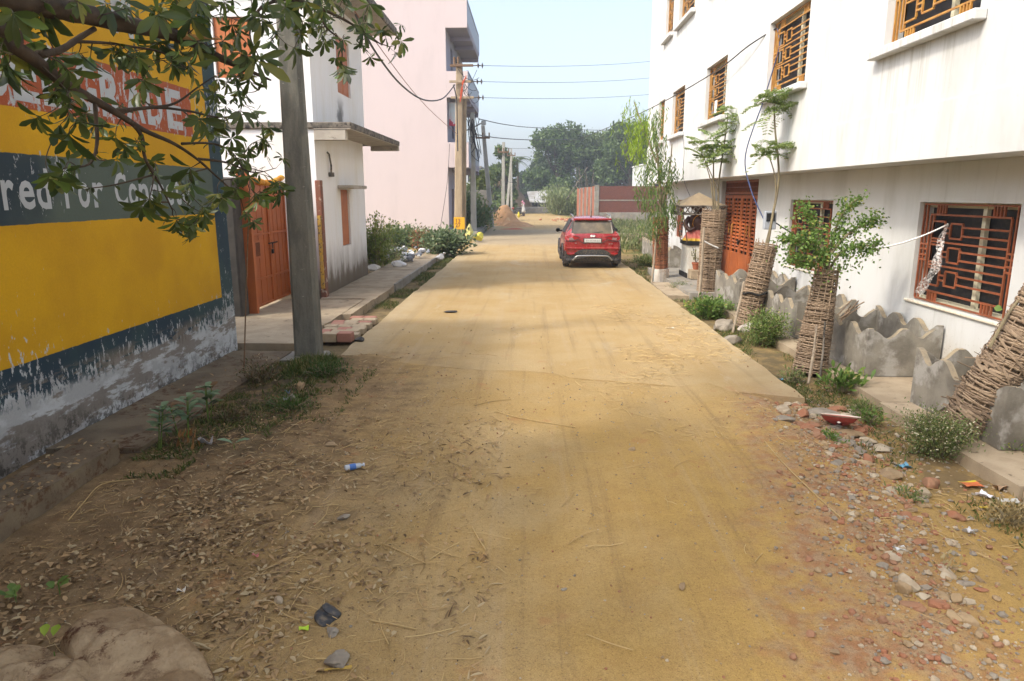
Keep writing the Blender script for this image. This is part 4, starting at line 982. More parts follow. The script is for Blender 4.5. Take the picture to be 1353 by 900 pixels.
def strip(name, mat, pts, th=.02, par=CAR):                  # outline in the rear plane: (x, z, y)
    m = MB(); P_ = [Vector((cx+x, cy+y, z)) for x, z, y in pts]; m.prism(P_, (0, th, 0)); return m.build(name, mat, par)
def mirror(pts): return [(-x, z, y) for x, z, y in pts[::-1]]
# rear window (sits on the sloping hatch), spoiler, lamps, bumper
strip('rear_window', M_cglass, [(-.60, 1.09, .045), (.60, 1.09, .045), (.64, 1.14, .055), (.575, 1.47, .235), (-.575, 1.47, .235), (-.64, 1.14, .055)], .03)
for sgn in (-1, 1):
    m = MB(); P_ = [(.64, 1.12, .07), (.80, 1.10, .22), (.76, 1.2, .4), (.63, 1.50, .42), (.585, 1.48, .24)]; P_ = [Vector((cx+sgn*x, cy+y, z)) for x, z, y in P_]
    m.add(P_, [(0, 1, 2, 3, 4) if sgn > 0 else (4, 3, 2, 1, 0)]); m.build('rear_quarter_glass', M_blk, CAR)
    # side glass band
    m = MB(); pts = [(.865, 1.08, .75), (.645, 1.5, .8), (.665, 1.53, 1.6), (.655, 1.5, 2.15), (.875, 1.06, 2.55)]
    P_ = [Vector((cx+sgn*(x-.022), cy+y, z)) for x, z, y in pts]; m.add(P_, [(0, 1, 2, 3, 4), (4, 3, 2, 1, 0)]); m.build('side_window', M_glass, CAR)
m = MB(); m.bbox((cx-.60, cy+.16, 1.50), (cx+.60, cy+.42, 1.56), .02); sp = m.build('spoiler', M_red, CAR)
MB().box((cx-.18, cy+.152, 1.515), (cx+.18, cy+.16, 1.53)).build('brake_light', M_lamp, sp)
for sg in (-1, 1):
    P_ = [(.42, .965, -.012), (.50, .93, -.012), (.62, .885, -.01), (.78, .875, .01), (.87, .93, .06), (.86, 1.0, .07), (.78, 1.03, .03), (.60, 1.02, -.008), (.46, .99, -.012)]
    P_ = [Vector((cx+sg*x, cy+y, z)) for x, z, y in P_]; m = MB(); m.prism(P_ if sg > 0 else P_[::-1], (0, .05, 0)); tl = m.build('tail_light', M_lamp, CAR)
    m = MB(); P2 = [(.60, .90, -.018), (.74, .89, -.004), (.76, .96, 0), (.62, .97, -.016)]; P2 = [Vector((cx+sg*x, cy+y, z)) for x, z, y in P2]; m.prism(P2, (0, .01, 0)); m.build('reversing_lamp', M_lampc, tl)
    m = MB(); P2 = [(.50, .50, -.035), (.68, .44, -.03), (.80, .46, -.01), (.80, .50, -.01)]; P2 = [Vector((cx+sg*x, cy+y, z)) for x, z, y in P2]; m.prism(P2, (0, .03, 0)); m.build('rear_reflector', M_lamp, CAR)
    m = MB(); m.tube([(cx+sg*.86, cy+2.45, 1.06), (cx+sg*.93, cy+2.43, 1.08)], .03, 6)
    m.rock((cx+sg*1.0, cy+2.40, 1.10), (.10, .07, .075), 3, 2, 0, 1, .05); mm = m.build('wing_mirror', M_blk, CAR, smooth=True)
    mk('mirror_glass', [(cx+sg*.93, cy+2.325, 1.05), (cx+sg*1.06, cy+2.325, 1.05), (cx+sg*1.06, cy+2.325, 1.15), (cx+sg*.93, cy+2.325, 1.15)], [(0, 1, 2, 3), (3, 2, 1, 0)], M_alloy, mm)
    m = MB(); m.tube(smooth_path([(cx+sg*.575, cy+.5, 1.545), (cx+sg*.60, cy+.6, 1.63), (cx+sg*.61, cy+1.5, 1.66), (cx+sg*.60, cy+2.1, 1.62), (cx+sg*.59, cy+2.2, 1.56)], 5), .018, 6); m.build('roof_rail', M_chrome, CAR)
    for yw in (.68, 3.22):
        w = MB(); prof = [(.19, -.09), (.29, -.10), (.325, -.07), (.33, 0), (.325, .07), (.29, .10), (.19, .09)]
        seg = 28; vs = []; 
        for r_, a_ in prof:
            for k in range(seg): t = 2*math.pi*k/seg; vs.append((cx+sg*.80+a_, cy+yw+r_*math.cos(t), .33+r_*math.sin(t)))
        nn = len(prof); fs = [(i*seg+k, i*seg+(k+1) % seg, (i+1)*seg+(k+1) % seg, (i+1)*seg+k) for i in range(nn-1) for k in range(seg)]
        wo_ = mk('wheel', vs, fs, M_tyre, CAR)
        r = MB(); X0 = cx+sg*.875
        r.tube([(X0-.02*sg, cy+yw, .33), (X0, cy+yw, .33)], .2, 20)
        r.build('rim_disc', M_blk, wo_); r = MB()
        for k in range(10): t = 2*math.pi*k/10; r.tube([(X0+.012*sg, cy+yw, .33), (X0+.012*sg, cy+yw+.2*math.cos(t), .33+.2*math.sin(t))], .018, 4)
        r.tube([(X0, cy+yw+.2*math.cos(t), .33+.2*math.sin(t)) for t in [2*math.pi*k/20 for k in range(21)]], .015, 4)
        r.build('rim', M_alloy, wo_)
        m = MB(); pts = [(cx+sg*.918, cy+yw+.40*math.cos(t), .34+.40*math.sin(t)) for t in [math.pi*k/10 for k in range(-1, 12)]]; m.tube(pts, .035, 6); m.build('wheel_arch', M_blk, CAR)
    m = MB(); m.bbox((cx+sg*.93-.03, cy+1.1, .25), (cx+sg*.93+.0, cy+2.8, .42), .02); m.build('side_cladding', M_blk, CAR)
    m = MB(); m.bbox((cx+sg*.80-.12, cy+.12, .14), (cx+sg*.80+.12, cy+.20, .36), .015); m.build('mud_flap', M_blk, CAR)
# rear bumper cladding with raised cut line
B = [(-.90, .30), (-.80, .235), (.80, .235), (.90, .30), (.905, .56), (.82, .52), (.62, .46), (.46, .56), (.34, .60), (-.34, .60), (-.46, .56), (-.62, .46), (-.82, .52), (-.905, .56)]
m = MB(); P_ = [Vector((cx+x*.97, cy-.045+.11*max(0, abs(x)-.6)/.3, z)) for x, z in B]
q = [p+Vector((0, .12, 0)) for p in P_]
N_ = len(P_); cidx = Vector((cx, cy-.05, .4)); m.add(P_+q+[cidx], [(i, (i+1) % N_, 2*N_) for i in range(N_)]+[((i+1) % N_, i, N_+i, N_+(i+1) % N_) for i in range(N_)])
bp_ = m.build('rear_bumper', M_blk, CAR)
m = MB(); m.tube(smooth_path([(cx-.62, cy-.055, .26), (cx-.52, cy-.075, .37), (cx-.42, cy-.08, .40), (cx, cy-.085, .405), (cx+.42, cy-.08, .40), (cx+.52, cy-.075, .37), (cx+.62, cy-.055, .26)], 5), .024, 7); m.build('skid_bar', M_chrome, bp_)
m = MB(); m.bbox((cx-.62, cy+.1, .17), (cx+.62, cy+.6, .28), .03); m.build('underbody', M_blk, CAR)
m = MB(); m.bbox((cx-.82, cy-.022, .60), (cx+.82, cy+.05, .665), .02); m.build('tailgate_crease', M_red, CAR)
m = MB(); m.bbox((cx-.26, cy-.03, .82), (cx+.26, cy-.005, .93), .006); pl = m.build('number_plate', plain('plate_white', (.62, .62, .58), .5, dirt=.3), CAR)
m = MB(); m.bbox((cx-.29, cy-.02, .80), (cx+.29, cy+.01, .95), .01); m.build('plate_recess', M_blk, CAR)
m = MB()
for i, x in enumerate((-.2, -.15, -.08, -.03, .04, .09, .15, .2)): m.box((cx+x-.014, cy-.034, .85), (cx+x+.014, cy-.0305, .90))
m.build('plate_characters', plain('plate_grey', (.38, .38, .37), .6), pl)
m = MB(); m.tube([(cx-.08, cy-.02, 1.01), (cx-.04, cy-.028, 1.045), (cx+.05, cy-.028, 1.045), (cx+.085, cy-.02, 1.01)], .016, 6); m.tube([(cx-.05, cy-.022, .995), (cx+.03, cy-.028, 1.03)], .014, 5); m.tube([(cx+.02, cy-.024, .99), (cx+.06, cy-.026, 1.025)], .012, 5); m.build('emblem', M_chrome, CAR)
for sg in (-1, 1):
    m = MB(); m.tube([(cx+sg*.86, cy+.03, .868), (cx+sg*.62, cy-.014, .862), (cx+sg*.46, cy-.018, .905), (cx+sg*.30, cy-.018, .80), (cx+sg*.2, cy-.018, .79)], .011, 5); m.build('crease_line', M_blk, CAR)  # thin black line along the crease from lamp to plate
    m = MB(); m.tube([(cx+sg*.60, cy-.02, 1.035), (cx+sg*.44, cy-.02, 1.0), (cx+sg*.40, cy-.02, .96)], .008, 5); m.build('crease_line', M_blk, CAR)
m = MB(); m.box((cx+.50, cy-.014, .765), (cx+.56, cy-.006, .785)); m.box((cx+.575, cy-.014, .765), (cx+.63, cy-.006, .785)); m.box((cx-.56, cy-.014, .79), (cx-.50, cy-.006, .805)); m.build('badge', M_chrome, CAR)
m = MB(); m.tube([(cx, cy+.75, 1.59), (cx+.0, cy+.66, 1.78)], .008, 5); m.tube([(cx, cy+.78, 1.58), (cx, cy+.75, 1.61)], .03, 8); m.build('antenna', M_blk, CAR)
m = MB(); m.tube([(cx, cy+.055, 1.12), (cx+.32, cy+.07, 1.15)], .012, 5); m.build('rear_wiper', M_blk, CAR)

# ---------------------------------------------------------------- shrine
sc = Vector((4.6, 19.3, .07)); SH = thing('street_shrine', sc, 'small street shrine, dark seated idol in red cloth on a tiled pedestal', 'shrine')
M_tile = plain('white_tile', (.66, .65, .58), .3, dirt=.2); M_idol = rough_mat('dark_stone_idol', (.055, .025, .02), (.09, .035, .025), 9, .4, .2, spec=.5)
m = MB(); m.bbox((sc.x-.30, sc.y-.42, .07), (sc.x+.36, sc.y+.45, .95), .008); m.build('pedestal', M_tile, SH)
m = MB(); m.bbox((sc.x-.34, sc.y-.46, .955), (sc.x+.4, sc.y+.49, 1.06), .01); m.bbox((sc.x-.33, sc.y-.44, .07), (sc.x-.302, sc.y+.47, .2), .004); m.build('black_ledge', M_dark, SH)
m = MB(); m.bbox((sc.x-.28, sc.y-.78, .07), (sc.x+.3, sc.y-.43, .32), .012); m.build('front_step', M_cem, SH)
ID = thing('idol', (sc.x, sc.y, 1.06), 'dark seated stone idol with garland and red and gold cloth on the shrine pedestal', 'idol')
vs_ = []
m = MB(); c = (sc.x, sc.y-.05, 1.06)
m.lathe(c, [(.05, 0), (.27, .02), (.29, .10), (.22, .20), (.19, .3), (.23, .45), (.25, .58), (.20, .68), (.09, .74), (.08, .78), (.13, .84), (.145, .92), (.12, 1.0), (.06, 1.06), (.02, 1.12)], 18)
for sg in (-1, 1): m.tube(smooth_path([(c[0]+sg*.22, c[1], c[2]+.62), (c[0]+sg*.34, c[1]-.05, c[2]+.45), (c[0]+sg*.26, c[1]-.2, c[2]+.3), (c[0]+sg*.12, c[1]-.24, c[2]+.36)], 4), [.075]*5+[.06]*5+[.05]*3, 8)
for sg in (-1, 1): m.rock((c[0]+sg*.15, c[1]-.02, c[2]+.9), (.07, .04, .09), 4, 1, 0, 1, .1)
m.build('figure', M_idol, ID, smooth=True)
m = MB(); vs = []; seg = 36; prof = [(.22, .26), (.27, .2), (.33, .08), (.38, -.02), (.36, -.03)]
for r_, z in prof:
    for k in range(seg): t = 2*math.pi*k/seg; rr = r_*(1+.06*math.sin(t*12)*(1-z/.3)); vs.append((c[0]+rr*math.cos(t), c[1]+rr*math.sin(t), c[2]+.03+z))
n = NT('red_gold_cloth'); s_ = n.sep(); w = n.math('ADD', s_[2], n.math('MULTIPLY', n.noise(n.pos(), 8, 2), .06)); colr = n.mix(n.step(w, 1.20, 1.13), n.mix(n.noise(n.pos(), 20, 2), (.5, .05, .04), (.55, .25, .2)), (.60, .38, .03)); M_cl = n.fin(colr, .6)
mk('cloth', vs, [(i*seg+k, i*seg+(k+1) % seg, (i+1)*seg+(k+1) % seg, (i+1)*seg+k) for i in range(4) for k in range(seg)], M_cl, ID)
m = MB(); m.tube([(c[0]+.18*math.sin(t), c[1]-.21-.05*math.cos(t), c[2]+.50+.2*math.cos(t)) for t in [2*math.pi*k/18 for k in range(19)]], .008, 5); m.build('garland', M_mari, ID)
rz = PY(912, 272, sc.y).z; R = .62
m = MB(); a = [(sc.x-R, sc.y-R, rz+.02), (sc.x+R, sc.y-R, rz+.02), (sc.x+R, sc.y+R, rz+.02), (sc.x-R, sc.y+R, rz+.02)]; ap = (sc.x, sc.y, rz+.36)
m.add(a+[(sc.x-R*.8, sc.y-R*.8, rz+.07), (sc.x+R*.8, sc.y-R*.8, rz+.07), (sc.x+R*.8, sc.y+R*.8, rz+.07), (sc.x-R*.8, sc.y+R*.8, rz+.07), ap], [(0, 1, 5, 4), (1, 2, 6, 5), (2, 3, 7, 6), (3, 0, 4, 7), (4, 5, 8), (5, 6, 8), (6, 7, 8), (7, 4, 8), (3, 2, 1, 0)])
m.build('canopy_roof', rough_mat('tan_sheet', (.34, .27, .17), (.27, .21, .14), 4, .8, .2), SH)
m = MB()
for (p, q) in (((-R, -R), (R, -R)), ((R, -R), (R, R)), ((R, R), (-R, R)), ((-R, R), (-R, -R))):
    A = Vector((sc.x+p[0], sc.y+p[1], 0)); Bq = Vector((sc.x+q[0], sc.y+q[1], 0))
    for z in (rz-.22, rz): m.tube([A+VZ*z, Bq+VZ*z], .016, 4)
    for i in range(9):
        u = A.lerp(Bq, i/9); v = A.lerp(Bq, (i+1)/9); m.tube([u+VZ*(rz-.21), v+VZ*(rz-.01)], .009, 4); m.tube([u+VZ*(rz-.01), v+VZ*(rz-.21)], .009, 4)
m.build('lattice_valance', M_edge, SH)
m = MB()
for (p, q) in ((-1, -1), (1, -1), (1, 1), (-1, 1)): m.tube([(sc.x+p*.33, sc.y+q*.42, 1.0), (sc.x+p*.5, sc.y+q*.5, rz-.2)], .014, 5)
m.build('canopy_post', M_iron, SH)
MB().lathe((sc.x+.05, sc.y+.45, 1.15), [(.0, 0), (.0, 0)], 4)
for i, (x, y, h) in enumerate(((sc.x-.12, sc.y-.62, .24), (sc.x+.2, sc.y-.60, .22))):
    t = thing('potted_plant', (x, y, .32), ['clay pot with a spindly plant on the left of the shrine step', 'clay pot with a leafy plant on the right of the shrine step'][i], 'potted plant', 'potted plants at the shrine')
    MB().lathe((x, y, .32), [(.07, 0), (.10, .14), (.115, .15), (.115, .19), (.09, .19), (.085, .15)], 14).build('pot', rough_mat('terracotta', (.38, .12, .06), (.3, .12, .07), 6), t)
    L = Leaves()
    m = MB()
    for k in range(5):
        tip = Vector((x+random.uniform(-.16, .16), y+random.uniform(-.1, .1), .5+random.uniform(.15, .5))); m.tube([(x, y, .5), tip], .006, 4)
        Pn = np.array([x, y, .5])+(np.array(tip)-np.array([x, y, .5]))*rng.uniform(.3, 1, (14, 1)); L.addn(Pn, rdir(14), rdir(14), rng.uniform(.04, .08, 14), rng.uniform(.02, .035, 14))
    m.build('stem', M_edge, t); L.build('foliage', leaf_mat('pot_leaf', (.10, .14, .03), (.30, .28, .06)), t)

# ---------------------------------------------------------------- wicker tree guards
M_wick = NT('woven_cane'); n = M_wick; r = n.isl(); col = n.mix(r, (.35, .265, .18), (.20, .145, .10)); col = n.mix(.4, col, n.mix(n.noise(n.pos(), 30, 4), (.5, .5, .5), (1.3, 1.25, 1.2)), 'MULTIPLY'); M_wick = n.fin(col, .85, spec=.15)
n = NT('red_cane'); r = n.isl(); col = n.mix(r, (.34, .15, .08), (.20, .09, .05)); M_wickr = n.fin(col, .85, spec=.15)
M_stick = rough_mat('pale_stick', (.36, .30, .22), (.24, .19, .14), 6, .9, .3, stretch=(3, 3, .6)); M_limew = rough_mat('lime_white', (.62, .58, .52), (.50, .45, .38), 4, .9, .3, (.3, .22, .15), 6, (.55, .65))
def guard(base, top, r0, r1, label, mat=M_wick, step_=.021, nst=13, messy=.010, broad=False, belt=None, sd=0):
    rs = random.Random(sd); base = Vector(base); top = Vector(top); ax = top-base; L = ax.length; d = ax.normalized(); a, b = frame(d)
    t = thing('tree_guard', base, label, 'tree guard', 'wicker tree guards along the white house')
    m = MB(); rows = int(L/step_); seg = nst*2
    for i in range(rows):
        u = (i+.5)/rows; c = base+ax*u; R = (r0+(r1-r0)*u)*(1+.03*math.sin(u*9+sd)+rs.uniform(-.012, .012))
        if belt and belt[0] < u < belt[1]: 
            if rs.random() < .5: continue
        ph = rs.uniform(-.1, .1); tilt = rs.uniform(-messy, messy)*3; tp = rs.uniform(0, 6.28)
        gap = rs.random() < .15; k0 = rs.randrange(seg); pts = []
        nk = seg if not gap else int(seg*rs.uniform(.7, .95))
        for k in range(nk+1):
            th = 2*math.pi*(k+k0)/seg; off = .008 if (k+k0+i) % 2 == 0 else -.004
            pts.append(c+(a*math.cos(th)+b*math.sin(th))*(R+off+rs.uniform(-.002, .002))+d*(tilt*math.cos(th-tp)+rs.uniform(-messy, messy)*.5))
        vs = []; hw = step_*(.46 if not broad else .52)*rs.uniform(1.0, 1.35)
        for k, p in enumerate(pts):
            rad = (p-c); rad -= d*rad.dot(d); rad.normalize(); vs += [p-d*hw, p+rad*.008, p+d*hw]
        fs = []
        for k in range(len(pts)-1):
            e = k*3; fs += [(e, e+3, e+4, e+1), (e+1, e+4, e+5, e+2)]
        m.add(vs, fs)
    for k in range(int(rows*1.1)):                            # loose ends
        u = rs.random(); th = rs.uniform(0, 6.28); R = r0+(r1-r0)*u; rad = a*math.cos(th)+b*math.sin(th); tg = d.cross(rad); p = base+ax*u+rad*R
        q = p+(tg*rs.choice((-1, 1))+rad*rs.uniform(.2, .7)+d*rs.uniform(-.3, .5))*rs.uniform(.04, .11); w = d*.005; m.add([p-w, q-w*.4, q+w*.4, p+w], [(0, 1, 2, 3)])
    m.build('woven_rows', mat, t)
    m = MB()
    for k in range(nst):
        th = 2*math.pi*k/nst; rad = a*math.cos(th)+b*math.sin(th); e = rs.uniform(0.0, .08)
        m.tube([base+rad*(r0+.0)-d*.03, base+ax*.5+rad*((r0+r1)/2), top+rad*r1+d*e], .007, 5)
    m.build('upright_canes', mat, t)
    m = MB(); m.tube([base, base+ax*.5, base+ax*.94], [r0*.88, (r0+r1)*.44, r1*.8], 14); m.build('inner_shadow_lining', rough_mat('inner_shade_fill', (.20, .14, .085), (.13, .09, .055), 12) if 'inner_shade_fill' not in bpy.data.materials else bpy.data.materials['inner_shade_fill'], t)  # added inner tube, its brown stands for the shade behind the weave
    return t
def stick(par, a, b, r=.022, name='support_stick', mat=None):
    a = Vector(a); b = Vector(b); m = MB(); m.tube([a, a.lerp(b, .5)+Vector((.01, 0, .01)), b], [r, r*.95, r*.8], 7); return m.build(name, mat or M_stick, par)
# 0 far, white base
b = G(872, 372, -.05); g0 = guard(b, PY(873, 288, b.y), .20, .20, 'reddish wicker tree guard with whitewashed foot beside the parked car', M_wickr, .022, sd=1)
m = MB(); m.lathe((b.x, b.y, b.z), [(.235, 0), (.235, .30), (.225, .36), (.15, .36)], 18); m.build('whitewashed_foot', M_limew, g0); stick(g0, G(861, 375, -.05), PY(868, 298, b.y-.15), .03); stick(g0, PY(862, 372, b.y-.1), PY(864, 352, b.y-.1), .034, 'blue_wrap', plain('pale_blue_wrap', (.35, .5, .55), .6))
# 1
b1 = G(934, 389, -.02); t1 = PY(944, 278, b1.y); g1 = guard(b1, t1, .235, .265, 'tall straight wicker tree guard in front of the louvred door', M_wick, .019, belt=(.36, .45), sd=2)
stick(g1, G(924, 394, -.05), PY(930, 300, b1.y-.3), .035)
m = MB(); m.tube(smooth_path([PY(929, 318, b1.y-.33), PY(938, 323, b1.y-.3), PY(949, 328, b1.y-.25)], 4), .018, 5); m.build('white_tie', plain('white_rag', (.7, .7, .68), .8), g1)
# 2
b2 = G(986, 432, -.1); t2 = PY(1013, 322, b2.y+.1); g2 = guard(b2, t2, .195, .195, 'wicker tree guard leaning right with a dark wire belt near the door', M_wick, .018, sd=3)
m = MB(); cc = b2.lerp(t2, .42); m.tube([cc+Vector((.235*math.cos(q), .235*math.sin(q), .02*math.sin(5*q))) for q in [2*math.pi*k/24 for k in range(25)]], .02, 5); m.build('wire_belt', M_dark, g2)
stick(g2, G(968, 440, -.1), PY(983, 372, b2.y-.25), .022); m = MB()
for k in range(3): m.rock((b2.x-.1+k*.12, b2.y-.3, -.08), .16, 70+k, 2, 0, .7)
m.build('whitewashed_stone', M_limew, g2)
# 3
b3 = G(1069, 492, -.08); t3 = PY(1093, 356, b3.y+.15); g3 = guard(b3, t3, .22, .14, 'tapering wicker tree guard propped with two pale sticks', M_wick, .016, messy=.008, belt=(.72, .78), sd=4)
stick(g3, G(1068, 507, -.08), PY(1079, 430, b3.y-.28), .017); stick(g3, G(1083, 502, -.08), PY(1090, 425, b3.y-.25), .015, mat=M_edge)
m = MB()
for k in range(7): p = PY(1110+random.uniform(-4, 6), 418+random.uniform(-8, 8), b3.y); m.tube([p, p+Vector((random.uniform(.05, .25), random.uniform(-.1, .1), random.uniform(.1, .3)))], .008, 4)
m.build('loose_canes', M_wick, g3)
# 4 near, strongly leaning
b4 = G(1254, 584, -.08); t4 = PY(1392, 388, b4.y-.2); g4 = guard(b4, t4, .17, .225, 'thick wicker tree guard leaning hard to the right against the fence', M_wick, .017, messy=.013, broad=True, sd=5)
m = MB(); rs = random.Random(9); ax = t4-b4; d = ax.normalized(); a_, b_ = frame(d)
for k in range(60):
    u = rs.uniform(.05, .8); th = rs.uniform(0, 6.28); th2 = th+rs.uniform(.7, 1.3); R = .20
    p = b4+ax*u+(a_*math.cos(th)+b_*math.sin(th))*(R+.02); q = b4+ax*(u+rs.uniform(-.03, .09))+(a_*math.cos(th2)+b_*math.sin(th2))*(R+.02); mid = (p+q)/2; cc = b4+ax*((mid-b4).dot(d)/ax.length); mid = cc+(mid-cc).normalized()*(R+.03)
    sd_ = d.cross(mid-cc).normalized()*0.0+d*.012
    m.add([p-sd_, mid-sd_, q-sd_, q+sd_, mid+sd_, p+sd_], [(0, 1, 4, 5), (1, 2, 3, 4)])
m.build('loose_slats', M_wick, g4)
m = MB()
for k in range(14): p = b4+ax*rs.uniform(.1, .6)-Vector((.2, 0, 0)); m.tube([p, p+Vector((rs.uniform(-.25, .05), rs.uniform(-.1, .1), rs.uniform(-.02, .12)))], .005, 4)
m.build('loose_canes', M_wick, g4)
# ---------------------------------------------------------------- street plants on the right
M_bark = rough_mat('thin_bark', (.26, .22, .13), (.17, .14, .09), 8, .85, .3, stretch=(3, 3, .7))
M_mor = leaf_mat('pinnate_leaf', (.17, .25, .07), (.33, .42, .15), (.40, .40, .14), trans=.45)
M_euc = leaf_mat('lance_leaf', (.10, .165, .05), (.20, .29, .09), (.33, .33, .10), trans=.45)
M_lime = leaf_mat('lime_leaf', (.20, .32, .03), (.36, .48, .06), trans=.45)
M_rnd = leaf_mat('round_leaf', (.10, .18, .04), (.21, .33, .08), (.36, .38, .10), trans=.45)
M_dkg = leaf_mat('shrub_leaf', (.09, .15, .045), (.20, .28, .09), (.28, .24, .08), trans=.3)
M_wd = leaf_mat('weed_leaf', (.10, .15, .045), (.22, .27, .09), (.36, .32, .15), trans=.35, oddp=.85)
def stems(par, polys, mat=M_bark, name='stem'):
    m = MB()
    for pts, r in polys:
        q = smooth_path(pts, 5); n = len(q); m.tube(q, [r*(1-.6*i/n) for i in range(n)], 6)
    return m.build(name, mat, par)
def pinnate(L, base, d, length, nl, ls, droop=.3):
    """a feathery frond: side stalks each with paired leaflets"""
    base = Vector(base); d = Vector(d).normalized(); s = d.cross(VZ)
    s = s.normalized() if s.length > .01 else VX
    for i in range(1, nl+1):
        t = i/nl; p = base+d*length*t-VZ*droop*length*t*t
        w = length*.42*(1-t*.75)
        for sg in (-1, 1):
            ax = (s*sg+d*.5-VZ*.15)
            for j in range(1, 6):
                q = p+ax*w*j/5; 
                for sg2 in (-1, 1): L.add(q, d*.6*sg2+ax*.5+Vector((0, 0, random.uniform(-.3, .1))), (random.uniform(-.4, .4), random.uniform(-.4, .4), 1), ls*random.uniform(.7, 1.2), ls*.55)
# guard 1: feathery saplings
Y1 = b1.y; T = thing('feathery_tree', t1, 'young feathery leaved tree growing out of the straight wicker guard by the door', 'tree')
tips = [(915, 190), (930, 215), (945, 180), (960, 205), (968, 190), (930, 190), (952, 222), (917, 215)]
po = [([t1+Vector((0, 0, -.2)), PY(940, 245, Y1), PY(932, 215, Y1)], .022), ([t1+Vector((.05, 0, -.2)), PY(943, 240, Y1), PY(943, 200, Y1)], .026), ([t1+Vector((.1, 0, -.2)), PY(950, 240, Y1+.1), PY(957, 190, Y1+.1), PY(962, 150, Y1)], .026), ([t1-Vector((.1, 0, .2)), PY(950, 260, Y1-.1), PY(926, 200, Y1)], .018)]
stems(T, po); L = Leaves()
for (x, y), k in [((932, 205), 9), ((945, 198), 8), ((957, 190), 8), ((950, 212), 6), ((963, 152), 8), ((925, 195), 6), ((962, 172), 5), ((940, 185), 4)]:
    for i in range(k):
        a_ = 2*math.pi*i/k+random.random(); pinnate(L, PY(x+random.uniform(-3, 3), y+random.uniform(-9, 9), Y1+random.uniform(-.1, .1)), (math.cos(a_), math.sin(a_), random.uniform(-.3, 1.3)), random.uniform(.28, .6), 8, .05, random.uniform(.2, .6))
L.build('foliage', M_mor, T)
# guard 2
Y2_ = t2.y; T = thing('feathery_tree', t2, 'taller feathery leaved sapling with two tiers of leaves in front of the upper window', 'tree')
po = [([t2-Vector((0, 0, .2)), PY(1020, 290, Y2_), PY(1029, 235, Y2_), PY(1024, 170, Y2_), PY(1023, 138, Y2_)], .028), ([t2-Vector((.05, 0, .2)), PY(1022, 280, Y2_), PY(1025, 240, Y2_), PY(1016, 205, Y2_)], .02)]
stems(T, po); L = Leaves()
for (x, y), k in [((1024, 138), 9), ((1010, 142), 4), ((1040, 142), 4), ((1022, 150), 5), ((1022, 197), 9), ((1010, 200), 4), ((1035, 200), 4), ((1018, 122), 3)]:
    for i in range(k):
        a_ = 2*math.pi*i/k+random.random(); pinnate(L, PY(x+random.uniform(-3, 3), y+random.uniform(-8, 8), Y2_+random.uniform(-.1, .1)), (math.cos(a_), math.sin(a_), random.uniform(-.3, 1.2)), random.uniform(.24, .5), 8, .042, random.uniform(.2, .6))
L.build('foliage', M_mor, T)
# guard 0: drooping tree with lime top
Y0 = b.y if False else G(872, 372, -.05).y; T = thing('drooping_tree', G(872, 372, -.05), 'slender drooping tree, dark narrow leaves below and lime green top, by the house corner', 'tree')
po = [([PY(873, 300, Y0), PY(872, 250, Y0), PY(868, 200, Y0), PY(862, 165, Y0)], .05), ([PY(873, 280, Y0), PY(884, 230, Y0), PY(888, 190, Y0)], .03), ([PY(868, 215, Y0), PY(850, 170, Y0+.3), PY(838, 135, Y0+.5)], .03)]
stems(T, po)
L = Leaves(); L2 = Leaves()
def droop(L, x, y, Yc, n_, ln, rx, ry, lw=.22):
    for _ in range(n_):
        px = x+random.gauss(0, rx); py = y+random.gauss(0, ry); p = PY(px, py, Yc+random.gauss(0, .35))
        for j in range(7):
            q = p-VZ*.05*j+Vector((random.gauss(0, .02), random.gauss(0, .02), 0))
            L.add(q, (random.gauss(0, .45), random.gauss(0, .45), -1), rdir(1)[0], ln*random.uniform(.7, 1.2), ln*lw)
for (x, y, k, rx, ry) in [(868, 225, 55, 13, 18), (865, 260, 60, 12, 14), (872, 285, 45, 10, 10), (882, 215, 30, 7, 12), (866, 185, 35, 9, 14), (888, 245, 14, 5, 14), (858, 290, 14, 6, 8), (869, 155, 18, 5, 10), (884, 275, 20, 7, 9)]: droop(L, x, y, Y0, k, .15, rx, ry)
for (x, y, k, rx, ry) in [(842, 165, 50, 10, 14), (832, 190, 26, 8, 12), (850, 190, 34, 8, 14), (838, 138, 10, 5, 8), (828, 150, 9, 4, 10), (855, 160, 22, 6, 10)]: droop(L2, x, y, Y0+.4, k, .13, rx, ry)
L.build('foliage', M_euc, T); L2.build('lime_foliage', M_lime, T)
# guard 3: leafy tree
Y3 = t3.y; T = thing('leafy_tree', t3, 'small bright green tree with round leaflets spilling over its tapering wicker guard', 'tree')
br = [[(1093, 362), (1090, 340), (1075, 325), (1055, 318), (1035, 315)], [(1093, 362), (1098, 330), (1105, 300), (1118, 275), (1135, 262)], [(1093, 362), (1110, 335), (1135, 325), (1160, 325)], [(1092, 355), (1085, 320), (1070, 290), (1062, 270)], [(1098, 335), (1120, 310), (1145, 295), (1158, 290)], [(1090, 350), (1080, 345), (1060, 345), (1045, 340)]]
po = []; L = Leaves()
for bi, bb in enumerate(br):
    yo = [-.3, .2, -.35, .3, 0, -.5][bi]; pts = [PY(x, y, Y3+yo*i/len(bb)) for i, (x, y) in enumerate(bb)]; po.append((pts, .02))
    q = smooth_path(pts, 8)
    for i in range(8, len(q)):
        for _ in range(5):
            tip = q[i]+Vector(rdir(1)[0])*random.uniform(.05, .26)
            for j in range(5):
                p = q[i].lerp(tip, .3+.7*j/5)+Vector(rdir(1)[0])*.025
                L.add(p, rdir(1)[0]+np.array([0, 0, -.3]), rdir(1)[0]*.7+np.array([0, 0, .8]), random.uniform(.035, .06), random.uniform(.028, .042))
stems(T, po)
